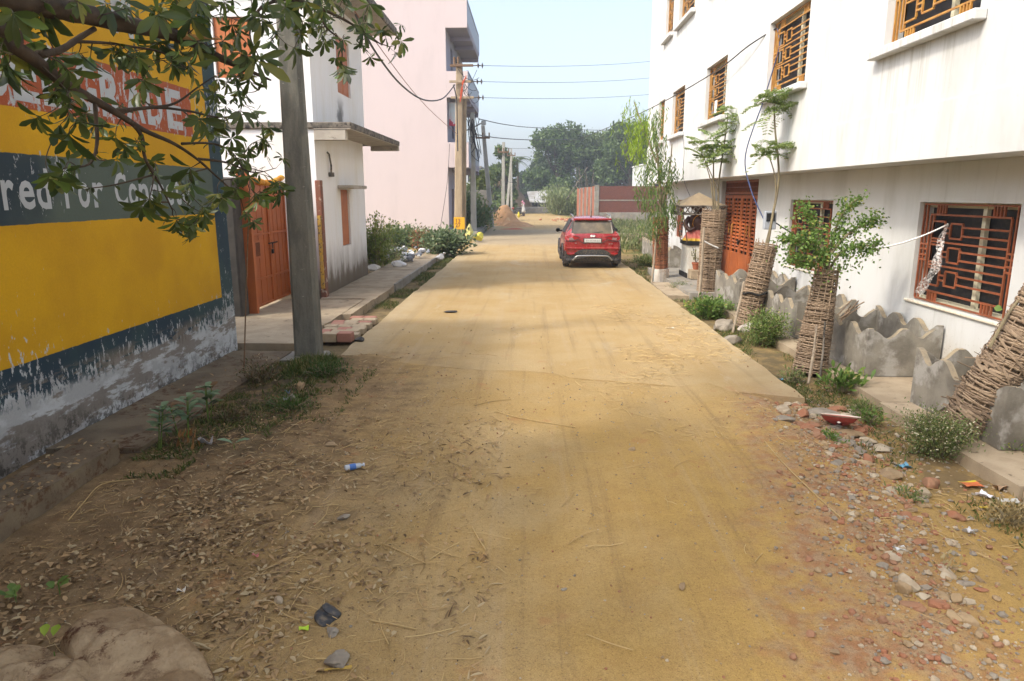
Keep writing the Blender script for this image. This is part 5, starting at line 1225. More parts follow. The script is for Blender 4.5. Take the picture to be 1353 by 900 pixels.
for (x, y, k, s_) in [(1085, 325, 170, .22), (1075, 335, 120, .18), (1110, 335, 100, .16), (1060, 300, 60, .12), (1050, 322, 110, .13), (1150, 330, 60, .09), (1100, 345, 120, .12)]:
    c = np.array(PY(x, y, Y3-.1)); Pn = c+rng.normal(size=(k, 3))*s_; L.addn(Pn, rdir(k)+np.array([0, 0, -.3]), rdir(k)*.7+np.array([0, 0, .8]), rng.uniform(.035, .06, k), rng.uniform(.028, .042, k))
L.build('foliage', M_rnd, T)
# guard 4: few big leaves
T = thing('broad_leaf_tree', t4, 'few broad green leaves sprouting from the hard leaning wicker guard', 'tree')
L = Leaves(); c = PY(1343, 400, b4.y-.15)
for i in range(26): p = c+Vector((random.uniform(-.05, .4), random.uniform(-.15, .15), random.uniform(-.12, .16))); L.add(p, (random.uniform(-1, .4), random.uniform(-.6, .3), random.uniform(-.2, 1)), (random.uniform(-.5, .5), -1, random.uniform(0, 1)), random.uniform(.07, .12), .07)
stems(T, [([t4-Vector((.5, 0, .5)), c, c+Vector((.3, 0, .3))], .015)]); L.build('foliage', M_rnd, T, 'blade')

# plastic strip tied to the near window
M_plas = NT('clear_plastic'); n = M_plas; p = n.n('ShaderNodeBsdfPrincipled'); p.inputs['Base Color'].default_value = (.7, .68, .66, 1); p.inputs['Roughness'].default_value = .3
tr = n.n('ShaderNodeBsdfTransparent'); mx = n.n('ShaderNodeMixShader'); n.put(mx.inputs[0], n.step(n.noise(n.pos(), 30, 4), .3, .75)); n.t.links.new(tr.outputs[0], mx.inputs[1]); n.t.links.new(p.outputs[0], mx.inputs[2]); n.t.links.new(mx.outputs[0], n.out.inputs[0]); M_plas = n.m
pa = PX(1253, 296, 5.28); m = MB(); m.tube(sag(PY(1165, 327, Y3-.2), pa, .04, 14), .011, 5)
rp = m.build('plastic_rope', plain('white_plastic', (.72, .72, .7), .4), origin=pa); tag(rp, 'white twisted plastic rope tied from the leafy tree to the window grille', 'rope')
vs = []; path = [PX(1253, 296, 5.27), PX(1243, 322, 5.25), PX(1240, 345, 5.24), PX(1228, 368, 5.25), PX(1213, 388, 5.27)]; path = smooth_path(path, 6)
for i, p in enumerate(path):
    w = .02+.09*min(i/10, 1); 
    for k in range(6): u = k/5-.5; vs.append(p+Vector((-.02*math.sin(k*2.1+i*.8)-.01, u*w*1.6, u*w*.25+random.uniform(-.006, .006))))
m_ = mk('torn_plastic', vs, [(i*6+k, i*6+k+1, (i+1)*6+k+1, (i+1)*6+k) for i in range(len(path)-1) for k in range(5)], M_plas, origin=tuple(path[0])); tag(m_, 'crumpled strip of clear plastic hanging on the near window grille', 'plastic strip')

# ---------------------------------------------------------------- bushes and weeds
def shrub(name, c, r, h, nleaf, ll, lw, mat, label, group=None, cat='shrub', kindl='diamond', nst=9, up=.3, fill=.5, flowers=None):
    c = Vector(c); T = thing(name, c, label, cat, group); L = Leaves(); m = MB()
    tips = []
    for k in range(nst):
        a_ = random.uniform(0, 6.28); q = random.uniform(.2, 1); tip = c+Vector((math.cos(a_)*r*q, math.sin(a_)*r*q, h*random.uniform(.55, 1.0)*(1-.3*q)))
        mid = c.lerp(tip, .5)+Vector((0, 0, h*.1)); pts = smooth_path([c+Vector((math.cos(a_)*r*.15, math.sin(a_)*r*.15, 0)), mid, tip], 5); m.tube(pts, [.012*(1+h)]*5+[.006*(1+h)]*(len(pts)-5), 5); tips.append(pts)
    m.build('stem', M_bark, T)
    per = nleaf//nst
    for pts in tips:
        idx = rng.integers(2, len(pts), per); base = np.array([tuple(pts[i]) for i in idx]); sc_ = r*.22*fill*2
        Pn = base+rng.normal(size=(per, 3))*np.array([sc_, sc_, sc_*.7]); Pn[:, 2] = np.maximum(Pn[:, 2], c.z+.01)
        out = unit(Pn-np.array(c)+1e-6)
        L.addn(Pn, out*.7+rdir(per)*.8+np.array([0, 0, up]), rdir(per)*.6+np.array([0, 0, .8]), rng.uniform(.7, 1.2, per)*ll, rng.uniform(.7, 1.2, per)*lw)
    L.build('foliage', mat, T, kindl)
    if flowers:
        F = Leaves(); k = flowers
        idx = rng.integers(0, len(L.P), k); Pn = np.array(L.P)[idx]+rng.normal(size=(k, 3))*.02
        for j in range(3): F.addn(Pn, rdir(k), rdir(k), np.full(k, .014), np.full(k, .012))
        F.build('flower_heads', plain('cream_flower', (.55, .52, .36), .8, dirt=0), T)
    return T
# right side
c = G(1235, 600, -.09); shrub('flowering_weed', c, .36, .42, 6500, .030, .012, M_wd, 'grey green weed bush with tiny cream flowers at the foot of the leaning wicker guard', nst=20, flowers=500)
c = G(1280, 585, -.09); shrub('green_weed', c, .16, .24, 500, .04, .035, M_rnd, 'small bright green weed right of the flowering weed bush')
c = G(1112, 517, -.1); shrub('broad_leaf_weed', c, .22, .26, 170, .13, .04, M_rnd, 'rosette weed with long pointed leaves on the slab edge', kindl='blade', up=.5)
c = G(1010, 455, -.1); shrub('round_bush', c, .42, .62, 5200, .045, .018, leaf_mat('mid_green', (.10, .165, .04), (.23, .31, .09), (.36, .34, .13), trans=.35), 'dense light green bush between the two leaning wicker guards', nst=22)
c = G(938, 420, -.1); shrub('leafy_weed', c, .42, .42, 1100, .09, .05, M_rnd, 'broad leaved green weed in the gutter left of the belted wicker guard', nst=14)
c = G(925, 408, -.1); shrub('leafy_weed', c, .3, .25, 450, .05, .03, leaf_mat('yellowing', (.18, .18, .06), (.30, .30, .12), trans=.35), 'yellowing low weed beside the road edge near the straight wicker guard')
c = G(1045, 505, -.1); shrub('small_weed', c, .2, .16, 260, .05, .02, M_wd, 'little weed tuft left of the slab end near the blue plastic')
for (x, y, r, h, lb) in [(855, 352, .45, .35, 'yellow green weed right behind the parked car'), (850, 330, .7, .75, 'dry brown bush between the car and the cement wall'), (833, 322, .8, .5, 'low green bush just right of the car mirror')]:
    c = G(x, y, -.12); shrub('roadside_weed', c, r, h, 1600, .09, .03, M_wd if 'dry' not in lb else leaf_mat('dry_stalk', (.22, .16, .10), (.30, .24, .15), (.10, .16, .05), trans=.1), lb, nst=16, up=.8)
for (x, y, r, h, k, mt, lb) in [(1195, 665, .18, .10, 260, 0, 'low scrubby weed beside the red brick stone at the right'), (1098, 590, .16, .12, 260, 1, 'small weed among the rubble right behind the red stone pieces'), (1150, 560, .2, .16, 380, 1, 'leafy weed beside the flat grey white slab chip'), (1330, 690, .25, .12, 500, 2, 'dry straw coloured weed tuft at the right edge'), (1225, 760, .2, .10, 300, 2, 'dry weed tuft above the pale stones at the lower right'), (1090, 470, .25, .2, 500, 1, 'weed growing between the propped wicker guard and the fence box'), (1140, 545, .22, .14, 420, 0, 'creeping weed at the foot of the slab before the near fence box'), (965, 415, .35, .3, 900, 1, 'green weed clump between the straight guard and the belted guard'), (897, 385, .3, .25, 500, 0, 'sparse weed by the ramp in front of the shrine'), (1345, 605, .2, .2, 400, 1, 'weed patch at the right edge by the low slab')]:
    c = G(x, y, -.1); shrub('small_weed', c, r, h, k, .045, .016, [M_wd, M_rnd, leaf_mat('dry_tuft', (.22, .17, .08), (.40, .32, .16), trans=.1)][mt], lb, nst=12, up=.9 if mt == 2 else .4)
for (x, y, r, h, k, lb) in [(345, 508, .30, .32, 700, 'tangle of dry brown weeds beside the far drain slab near the pole'), (430, 500, .28, .22, 900, 'green weed tuft at the right foot of the concrete pole'), (385, 545, .3, .14, 700, 'low creeping green weed in front of the pole plinth'), (300, 560, .25, .12, 500, 'thin scrub between the milkweed plants and the pole')]:
    c = G(x, y, -.03); shrub('verge_weed', c, r, h, k, .05, .014, leaf_mat('brown_tangle', (.10, .065, .035), (.22, .15, .08), (.08, .11, .03), trans=.1, oddp=.75) if 'dry' in lb or 'scrub' in lb else leaf_mat('verge_green', (.045, .09, .02), (.10, .17, .04), (.2, .16, .07), trans=.3), lb, nst=16, up=.6)
# field weeds beyond, one mass
Lf = Leaves(); k = 26000; xs = rng.uniform(3.4, 22, k); ys = rng.uniform(29, 56, k); keep = (vnoise(xs*.5, ys*.5, 8) > -.25); xs, ys = xs[keep], ys[keep]; k = len(xs)
Lf.addn(np.stack([xs, ys, np.full(k, -.15)+rng.uniform(0, .35, k)], 1), rdir(k)*.6+np.array([0, 0, 1.0]), rdir(k), rng.uniform(.2, .5, k), rng.uniform(.05, .12, k))
tag(Lf.build('field_weeds', leaf_mat('field_grass', (.12, .16, .05), (.26, .27, .12), (.35, .30, .18), trans=.3)), 'tall green and straw coloured weeds in the plot before the brick compound', 'weeds', kind='stuff')
# slabs near the field
c = G(838, 318, 0); MBx = MB().bbox((c.x-.8, c.y, -.15), (c.x+.9, c.y+1.2, .32), .03, jit=.02); tag(MBx.build('culvert_block', M_cem, origin=tuple(c)), 'pale concrete block lying beyond the parked car', 'concrete block')
# left: behind the white house
c = G(497, 350, 0); c.x = -4.9; c.y = 21.6
shrub('yellow_green_bush', c, .75, 1.75, 2600, .11, .05, leaf_mat('yellow_green', (.11, .17, .03), (.27, .31, .07), (.35, .30, .10), trans=.4), 'tall yellow green bush against the far corner of the shuttered house', nst=20)
c = G(505, 348, 0); shrub('low_bush', (-5.0, 23.2, 0), .9, .7, 2000, .09, .04, M_wd, 'low tangled greenery behind the shuttered house beside the footpath', nst=18)
c = G(562, 333, 0); shrub('reddish_bush', c, .8, .95, 1500, .13, .06, leaf_mat('reddish_green', (.12, .13, .05), (.25, .22, .10), (.36, .14, .08), trans=.3, oddp=.7), 'reddish tipped bush at the end of the footpath', nst=16)
c = G(592, 336, 0); shrub('milkweed_bush', c, .95, .95, 1900, .19, .10, leaf_mat('grey_green', (.09, .14, .06), (.22, .28, .15), (.35, .34, .2), trans=.25), 'grey green broad leaved bush at the road edge before the power pole', nst=18, kindl='blade')
c = G(541, 322, 0); shrub('milkweed_bush', c, 1.1, .7, 1500, .18, .09, leaf_mat('grey_green_b', (.09, .14, .06), (.20, .26, .12), trans=.25), 'grey green low bush in front of the pink wall', nst=16)
c = G(515, 322, 0); shrub('low_bush', c, 1.2, .8, 1600, .16, .07, M_wd, 'dull green bush standing at the foot of the pink wall', nst=16)
for (x, y, r, h, lb) in [(655, 306, 1.5, 2.2, 'dark green bush crowding the road behind the slim pale post'), (640, 300, 1.6, 3.3, 'tall dark green bush right beside the slim pale post'), (662, 302, 1.0, 1.1, 'low green bush at the left foot of the sand heap'), (645, 285, 3.0, 4.2, 'big rounded bush beyond the leaning grey post')]:
    c = G(x, y, 0); c.x -= 1.7; shrub('dark_bush', c, r*.85, h*.85, int(3400), .26 if h > 1.5 else .18, .12, M_dkg, lb, nst=26, fill=.7)
# grass strip & foreground weed clumps
Lg = Leaves()
def grassy(x0, x1, y0_, y1_, k, h0, h1, thr=-.1, sd=3, sc=2.2):
    xs = rng.uniform(x0, x1, k); ys = rng.uniform(y0_, y1_, k); keep = vnoise(xs*sc, ys*sc, sd) > thr; xs, ys = xs[keep], ys[keep]; k = len(xs)
    Lg.addn(np.stack([xs, ys, hz(xs, ys)-.005], 1), rdir(k)*.75+np.array([0, 0, .8]), rdir(k), rng.uniform(h0, h1, k), rng.uniform(.006, .014, k))
grassy(-3.36, -2.78, 14.6, 27, 9000, .04, .13, -.12)
grassy(-3.5, -2.5, 6.2, 9.35, 4200, .03, .10, -.12, 3, 4.5); grassy(-3.4, -2.0, 6.6, 8.8, 3400, .02, .07, -.05, 5, 5)
grassy(-3.2, -2.7, 8.5, 9.4, 2600, .06, .17, -.4); grassy(3.1, 4.0, 3.0, 15.8, 7000, .03, .09, .05); grassy(3.22, 3.9, 7.8, 26, 9000, .04, .14, -.1)
grassy(-3.5, -2.9, 5.2, 6.6, 2200, .02, .07, 0)
tag(Lg.build('grass', leaf_mat('short_grass', (.055, .085, .018), (.13, .17, .04), (.26, .21, .09), trans=.25, oddp=.8)), 'short patchy grass in the verges and around the pole foot', 'grass', kind='stuff')
# milkweed seedlings next to drain cover
for i, (x, y, h, lb) in enumerate([(205, 597, .42, 'small milkweed plant at the end of the raised drain cover'), (245, 585, .48, 'milkweed seedling with brown withered leaves by the drain cover'), (275, 560, .40, 'single upright milkweed seedling against the drain kerb'), (310, 598, .1, 'tiny two leaved seedling in the dirt')]):
    c = G(x, y, -.02); T = thing('milkweed', c, lb, 'plant', 'milkweed plants by the drain cover'); m = MB(); L = Leaves()
    for s_ in range(3 if h > .3 else 1):
        dx = random.uniform(-.12, .12) if h > .3 else 0; dy = random.uniform(-.06, .06) if h > .3 else 0; tip = c+Vector((dx, dy, h*random.uniform(.7, 1))); m.tube([c+Vector((dx*.4, dy*.4, -.03)), tip], [.006, .004], 5)
        nl = 4 if h > .3 else 1
        for k in range(nl):
            p = (c+Vector((dx*.4, dy*.4, 0))).lerp(tip, .35+.65*(k+1)/nl); a_ = k*1.57+random.uniform(-.3, .3)
            for sg in (0, math.pi): L.add(p, (math.cos(a_+sg), math.sin(a_+sg), random.uniform(.2, 1.1)), (-math.cos(a_+sg)*.5, -math.sin(a_+sg)*.5, 1), random.uniform(.10, .15)*(1.25-.4*k/nl), .07)
    m.build('stem', M_rnd, T); L.build('foliage', leaf_mat('milkweed_leaf', (.12, .20, .11), (.22, .33, .20), (.20, .12, .06), trans=.25, oddp=.9), T, 'blade', curl=.25)
Lb = Leaves(); m = MB()
c = G(245, 597, 0)
for i in range(14): Lb.add(c+Vector((random.uniform(-.1, .12), random.uniform(-.05, .1), random.uniform(.02, .25))), (random.uniform(-.4, .4), random.uniform(-.4, .4), -1), rdir(1)[0], .09, .035)
tag(Lb.build('withered_leaves', leaf_mat('withered', (.22, .10, .035), (.30, .16, .06), trans=.2), None, 'blade', origin=tuple(c)), 'brown withered leaves hanging on the milkweed clump', 'dry leaves')
for (x, y, lb) in [(80, 790, 'small green sprout behind the big rock'), (22, 800, 'low green sprout at the left edge behind the flat rock'), (75, 885, 'single broad green leaf in front of the big rock')]:
    c = G(x, y, 0); T = thing('sprout', c, lb, 'plant', 'green sprouts around the rocks'); L = Leaves(); m = MB()
    for k in range(5 if y < 850 else 2): a_ = random.uniform(0, 6.28); L.add(c+Vector((random.uniform(-.04, .04), random.uniform(-.03, .03), .06+(.12 if y > 850 else 0))), (math.cos(a_), math.sin(a_), .7), (0, 0, 1), random.uniform(.06, .09), .045)
    m.tube([c, c+Vector((0, 0, .1))], .004, 4); m.build('stem', M_rnd, T); L.build('foliage', M_lime if y > 850 else M_rnd, T, 'blade')

# ---------------------------------------------------------------- far end of the street
M_sand = rough_mat('heaped_sand', (.46, .27, .14), (.38, .22, .11), 1.2, .95, .5, (.50, .36, .22), 3, (.55, .7))
def mound(name, c, rx, ry, h, mat, label, cat, sd):
    vs = []; N = 30
    for i in range(N+1):
        for j in range(N+1):
            u = -1+2*i/N; v = -1+2*j/N; d = math.hypot(u, v); z = h*(.5+.5*math.cos(math.pi*min(d, 1)))**.8*(1+.25*math.sin(u*4+sd)+.2*math.sin(v*5+sd*2))+.06*h*math.sin(u*19+sd)*math.sin(v*17)*(d < 1)
            vs.append((c[0]+u*rx, c[1]+v*ry, z-.15*(d > .97)-.03))
    fs = [(i*(N+1)+j, (i+1)*(N+1)+j, (i+1)*(N+1)+j+1, i*(N+1)+j+1) for i in range(N) for j in range(N)]
    return tag(mk(name, vs, fs, mat, origin=(c[0], c[1], 0), smooth=True), label, cat)
c = G(672, 297, 0); mound('sand_heap', (c.x-.4, c.y), 1.75, 2.2, 1.1, M_sand, 'heap of orange building sand at the left side of the road', 'sand heap', 1)
c = G(694, 300, 0); mound('sand_heap', (c.x-.5, c.y+1), 1.3, 1.6, .42, M_sand, 'low spill of sand at the right foot of the big sand heap', 'sand heap', 4)
c = G(677, 303, 0); mound('brick_dust_heap', (c.x, c.y), 1.1, .8, .12, rough_mat('brick_dust', (.42, .12, .05), (.35, .12, .06), 3), 'thin patch of red brick dust before the sand heap', 'brick dust', 6)
c = G(793, 296, 0); m = MB()
for i in range(60): m.rock((G(756, 291).x+random.gauss(0, .9), G(756, 291).y+random.gauss(0, 1.6), .03), random.uniform(.08, .2), i, 1, 0, .7, ang=True)
tag(m.build('brick_rubble', rough_mat('orange_brick', (.45, .17, .08), (.38, .2, .12), 2), origin=(4, 57, 0)), 'scatter of orange broken brick beside the road in front of the brick compound', 'rubble', kind='stuff')
mound('straw_stack', (PY(690, 260, 96).x-2.5, 96), 5.5, 5, 4.6, rough_mat('brown_thatch', (.20, .145, .09), (.15, .105, .065), 1.5, .95, .6), 'large brown haystack behind the sand heap', 'haystack', 2)
Ysh = 92; a = PY(700, 268, Ysh); b_ = PY(737, 268, Ysh); rz_ = PY(720, 256, Ysh).z; SHD = thing('tin_shed', (a.x, Ysh, 0), 'open dark shed with a pale sagging tin roof at the end of the street', 'shed')
n = NT('tin_sheet'); s_ = n.sep(); M_tin = n.fin(n.mix(n.step(n.noise(n.pos(), 1.2, 4), .4, .65), (.42, .42, .40), (.30, .27, .22)), .5, metal=.2)
m = MB(); m.add([(a.x, Ysh-.6, rz_-1.1), (b_.x+.5, Ysh-.6, rz_-1.3), (b_.x-.5, Ysh+4, rz_+.4), (a.x-.4, Ysh+4, rz_+.2), (a.x, Ysh-.6, rz_-1.02), (b_.x+.5, Ysh-.6, rz_-1.22), (b_.x-.5, Ysh+4, rz_+.48), (a.x-.4, Ysh+4, rz_+.28)], [(3, 2, 1, 0), (4, 5, 6, 7), (0, 1, 5, 4), (1, 2, 6, 5), (3, 0, 4, 7), (2, 3, 7, 6)]); m.build('roof', M_tin, SHD)
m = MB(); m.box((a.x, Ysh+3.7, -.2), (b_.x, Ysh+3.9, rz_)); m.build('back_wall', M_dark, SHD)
for i in range(5): x = a.x+.2+(b_.x-a.x)*i/4; MB().tube([(x, Ysh-.3, -.2), (x, Ysh-.3, rz_-1.2)], .09, 6).build('post', M_edge, SHD)
for (x0, x1, y, z, lb) in [(676, 725, 88, .75, 'low grey rubble wall across the end of the street')]:
    p, q = PY(x0, 275, y), PY(x1, 275, y); tag(MB().bbox((p.x, y, -.2), (q.x, y+.4, z), .05, jit=.05).build('low_wall', M_cemg, origin=(p.x, y, 0)), lb, 'wall')
c = G(745, 281, 0); 
for (px, r, h, lb) in [(742, 2.4, 3.0, 'pale green tall weeds nearest the end of the road'), (758, 2.2, 2.2, 'pale green tall weeds against the brick compound')]:
    c = G(px, 284, 0); shrub('pale_bush', c, r, h, 3600, .42, .13, leaf_mat('pale_leaf', (.16, .21, .08), (.32, .36, .18), trans=.35), lb, nst=34, up=1.2, fill=.6)
# low grey compound wall behind the power poles
p, q = PY(602, 270, 54), PY(648, 270, 54); tag(MB().bbox((p.x-8, 54, -.2), (q.x, 54.3, PY(620, 251, 54).z), .02).build('block_wall', M_cemg, origin=(p.x, 54, 0)), 'grey block compound wall behind the slim pale post', 'wall')
# distant houses
def far_house(x0, x1, ytop, Yd, colr, label, win=3):
    p, q = PY(x0, ytop, Yd), PY(x1, ytop, Yd); T = thing('distant_house', (p.x, Yd, 0), label, 'house', 'houses far behind the trees'); w = q.x-p.x
    MB().bbox((p.x, Yd, -.2), (q.x, Yd+8, p.z), .03).build('wall', plain('wall_'+label.split()[0], colr, .8), T)
    m = MB()
    for i in range(win):
        for zz in (p.z*.35, p.z*.75): m.box((p.x+w*(i+.3)/win, Yd-.05, zz-.6), (p.x+w*(i+.7)/win, Yd-.001, zz+.5))
    m.build('windows', M_glass, T); MB().bbox((p.x-.3, Yd-.4, p.z+.001), (q.x+.3, Yd+8, p.z+.3), .03).build('roof', M_cemg, T); return T
far_house(606, 634, 222, 120, (.5, .52, .55), 'white flat roofed house far behind the pink block, left of the leaning post')
far_house(637, 660, 228, 135, (.52, .40, .30), 'cream house glimpsed behind the left trees')
far_house(668, 702, 238, 150, (.50, .46, .42), 'pale distant house right of the palm')
far_house(688, 708, 232, 175, (.55, .30, .22), 'orange roofed house farthest down the street')
T = thing('water_tank', PY(648, 232, 130), 'pale blue rooftop water tank seen between the posts', 'water tank'); c = PY(650, 236, 132); MB().lathe((c.x, c.y, c.z-1.5), [(1.6, 0), (1.7, .1), (1.7, 2.6), (1.2, 3.1), (.5, 3.3)], 18).build('drum', plain('tank_blue', (.12, .25, .45), .5), T)
MB().box((c.x-1.2, c.y-1.2, -.2), (c.x+1.2, c.y+1.2, c.z-1.5)).build('stand', M_cemg, T)

# ---------------------------------------------------------------- big trees
M_trunk = rough_mat('tree_bark', (.12, .09, .065), (.08, .06, .045), 3, .95, .5)
def big_tree(name, base, h, rad, nl, ls, mat, label, sd, group='trees at the end of the street', lobes=16, zlow=.2, aspect=1.0):
    rs = np.random.default_rng(sd); base = Vector(base); T = thing(name, base, label, 'tree', group); m = MB()
    top = base+Vector((rs.normal()*.3, rs.normal()*.3, h*.72)); tr = h*.028
    m.tube(smooth_path([base-VZ*.3, base.lerp(top, .4)+Vector((rs.normal()*.2, 0, 0)), top], 4), [tr*(1.15-.09*i) for i in range(9)], 9)
    cs = []
    for i in range(lobes):
        a_ = rs.uniform(0, 6.28); zf = rs.uniform(zlow, .93); wr = math.sin(math.pi*min(max((zf-zlow+.12)/(1.05-zlow+.12), 0), 1))**.6
        q = rs.uniform(.35, .85)*wr*rad; c = base+Vector((math.cos(a_)*q, math.sin(a_)*q*.9, h*zf)); cs.append((c, rad*rs.uniform(.24, .42)))
        s0 = base.lerp(top, min(zf*.85, .95)*.9); mid = s0.lerp(c, .5)+Vector((0, 0, -.04*h)); m.tube(smooth_path([s0, mid, c], 3), [tr*.45, tr*.42, tr*.35, tr*.3, tr*.22, tr*.16, tr*.1], 5)
    cs.append((base+Vector((0, 0, h*.86)), rad*.34))
    m.build('trunk', M_trunk, T)
    L = Leaves(); per = nl//len(cs)
    for c, r in cs:
        nc = 16; cc = rs.normal(size=(nc, 3)); cc = cc/np.linalg.norm(cc, axis=1, keepdims=True)*r*rs.uniform(.55, 1.05, (nc, 1)); cc[:, 2] *= .75
        id_ = rs.integers(0, nc, per); off = rs.normal(size=(per, 3))*r*.2
        Pn = np.array(c)+cc[id_]+off
        out = unit(Pn-np.array(c)); L.addn(Pn, out*.5+unit(rs.normal(size=(per, 3))), out*.6+unit(rs.normal(size=(per, 3))), rs.uniform(.7, 1.3, per)*ls, rs.uniform(.4, .65, per)*ls)
    L.build('crown', mat, T); return T
M_t1 = leaf_mat('far_green', (.060, .105, .030), (.12, .18, .05), trans=.2); M_t2 = leaf_mat('far_green_warm', (.075, .12, .032), (.15, .20, .055), trans=.2); M_t3 = leaf_mat('far_green_dark', (.042, .078, .028), (.09, .135, .042), trans=.2)
def tree_at(px, ytop, Yd, wpx, mat, label, sd, nl=9000, ls=.55, **k):
    p = PY(px, ytop, Yd); h = p.z; big_tree('broadleaf_tree', (p.x, Yd, 0), h, wpx/FPX*Yd/2, nl, ls, mat, label, sd, **k)
tree_at(735, 164, 108, 82, M_t1, 'tall rounded tree at the left of the dark tree belt', 1, 17000, .5, lobes=24, zlow=.12)
tree_at(768, 178, 116, 70, M_t3, 'dark tree behind the left tall rounded one', 2, 12000, .55, lobes=20, zlow=.1)
tree_at(800, 172, 112, 74, M_t2, 'lighter green tree in the middle of the tree belt', 3, 15000, .5, lobes=24, zlow=.1)
tree_at(833, 158, 104, 72, M_t1, 'tall tree of the belt nearest the white house corner', 4, 15000, .5, lobes=24, zlow=.1)
tree_at(715, 205, 125, 46, M_t3, 'lower dark tree at the left end of the tree belt', 5, 7000, .6, zlow=.05)
tree_at(872, 175, 110, 70, M_t3, 'tree of the belt hidden behind the white house corner', 6, 7000, .6, zlow=.05)
tree_at(668, 194, 86, 36, M_t2, 'dark tree behind the upright pale post', 7, 8000, .38, zlow=.1)
tree_at(655, 215, 92, 34, M_t2, 'rounded tree left of the upright pale post', 8, 6000, .4, zlow=.05)
tree_at(630, 222, 62, 34, leaf_mat('sunlit_green', (.10, .14, .03), (.22, .25, .07), trans=.35), 'yellowish green tree behind the leaning grey post', 9, 5000, .3, zlow=.1)
tree_at(695, 225, 140, 34, M_t3, 'small far tree beside the palm', 10, 4000, .6, zlow=.05)
# palm
c = PY(683, 211, 100); T = thing('palm_tree', (c.x, 100, 0), 'palm with a spiky crown beyond the farthest post', 'palm'); MB().tube([(c.x, 100, -.2), (c.x+.2, 100, c.z*.5), (c.x, 100, c.z)], [.25, .18, .15], 8).build('trunk', M_trunk, T)
L = Leaves()
for i in range(16):
    a_ = 2*math.pi*i/16; el = random.uniform(-.2, .9); d = Vector((math.cos(a_), math.sin(a_), el)).normalized()
    for j in range(12):
        t = (j+1)/12; p = Vector((c.x, 100, c.z))+d*2.6*t-VZ*1.5*t*t; sd_ = d.cross(VZ).normalized()
        for sg in (-1, 1): L.add(p, sd_*sg+d*.6-VZ*.4, (0, 0, 1), .75*(1.1-t*.6), .12)
L.build('crown', M_t2, T)
# ---------------------------------------------------------------- people
def skin_body(name, J, E, mat, par):
    me = bpy.data.meshes.new(name); base = wloc(par); keys = list(J)
    me.from_pydata([tuple(Vector(J[k][0])-base) for k in keys], [(keys.index(a), keys.index(b)) for a, b in E], []); me.materials.append(mat)
    o = bpy.data.objects.new(name, me); COL.objects.link(o); o.parent = par
    o.modifiers.new('skin', 'SKIN'); sv = me.skin_vertices[0].data
    for i, k in enumerate(keys): r = J[k][1]; sv[i].radius = (r, r) if not isinstance(r, tuple) else r; sv[i].use_root = (k == 'pelvis')
    s = o.modifiers.new('sub', 'SUBSURF'); s.levels = 1; s.render_levels = 2
    for p in me.polygons: p.use_smooth = True
    return o
M_skin = plain('brown_skin', (.20, .10, .06), .6, dirt=0); M_hair = plain('dark_hair', (.015, .012, .01), .5, dirt=0)
ED = [('pelvis', 'waist'), ('waist', 'chest'), ('chest', 'neck'), ('neck', 'head'), ('head', 'crown'), ('chest', 'shl'), ('shl', 'ell'), ('ell', 'wrl'), ('wrl', 'hal'), ('chest', 'shr'), ('shr', 'elr'), ('elr', 'wrr'), ('wrr', 'har'), ('pelvis', 'hil'), ('hil', 'knl'), ('knl', 'anl'), ('anl', 'tol'), ('pelvis', 'hir'), ('hir', 'knr'), ('knr', 'anr'), ('anr', 'tor')]
# standing woman by the motorbike (faces left, -x)
pb = G(691.5, 286); pb.z = -.02; PW = thing('person', pb, 'person in pink headscarf and pale tunic standing at a motorbike down the road', 'person')
x, y = pb.x, pb.y
def v(a, b, c): return (x+a, y+b, pb.z+c)
J = {'pelvis': (v(0, 0, .92), .13), 'waist': (v(-.02, 0, 1.05), .11), 'chest': (v(-.05, 0, 1.27), (.15, .11)), 'neck': (v(-.08, 0, 1.43), .05), 'head': (v(-.12, 0, 1.52), .085), 'crown': (v(-.12, 0, 1.61), .07),
     'shl': (v(-.06, -.16, 1.36), .055), 'ell': (v(-.16, -.2, 1.13), .042), 'wrl': (v(-.38, -.17, 1.06), .03), 'hal': (v(-.46, -.15, 1.05), .028), 'shr': (v(-.06, .16, 1.36), .055), 'elr': (v(-.18, .2, 1.12), .042), 'wrr': (v(-.4, .17, 1.04), .03), 'har': (v(-.48, .16, 1.03), .028),
     'hil': (v(0, -.09, .86), .09), 'knl': (v(-.03, -.1, .48), .065), 'anl': (v(.02, -.1, .09), .04), 'tol': (v(-.12, -.1, .04), .035), 'hir': (v(0, .09, .86), .09), 'knr': (v(.03, .1, .48), .065), 'anr': (v(.08, .1, .09), .04), 'tor': (v(-.06, .1, .04), .035)}
skin_body('body', J, ED, M_skin, PW)
def loft(name, rings, mat, par, seg=20):
    vs = []; 
    for (cx_, cy_, cz_, rx, ry) in rings:
        for k in range(seg): t = 2*math.pi*k/seg; vs.append((cx_+rx*math.cos(t)*(1+.04*math.sin(5*t)), cy_+ry*math.sin(t), cz_))
    return mk(name, vs, [(i*seg+k, i*seg+(k+1) % seg, (i+1)*seg+(k+1) % seg, (i+1)*seg+k) for i in range(len(rings)-1) for k in range(seg)]+[tuple(range(seg-1, -1, -1))], mat, par, smooth=True)
loft('tunic', [(x+.03, y, pb.z+.45, .24, .27), (x+.02, y, pb.z+.7, .20, .23), (x, y, pb.z+.95, .17, .20), (x-.02, y, pb.z+1.1, .14, .17), (x-.05, y, pb.z+1.3, .16, .22), (x-.06, y, pb.z+1.41, .09, .14)], plain('pale_cotton', (.55, .55, .52), .9, dirt=.1), PW)
loft('trousers', [(x+.03, y, pb.z+.06, .12, .17), (x+.02, y, pb.z+.4, .14, .19), (x, y, pb.z+.8, .15, .19)], plain('dark_cotton', (.07, .06, .08), .9, dirt=.1), PW)
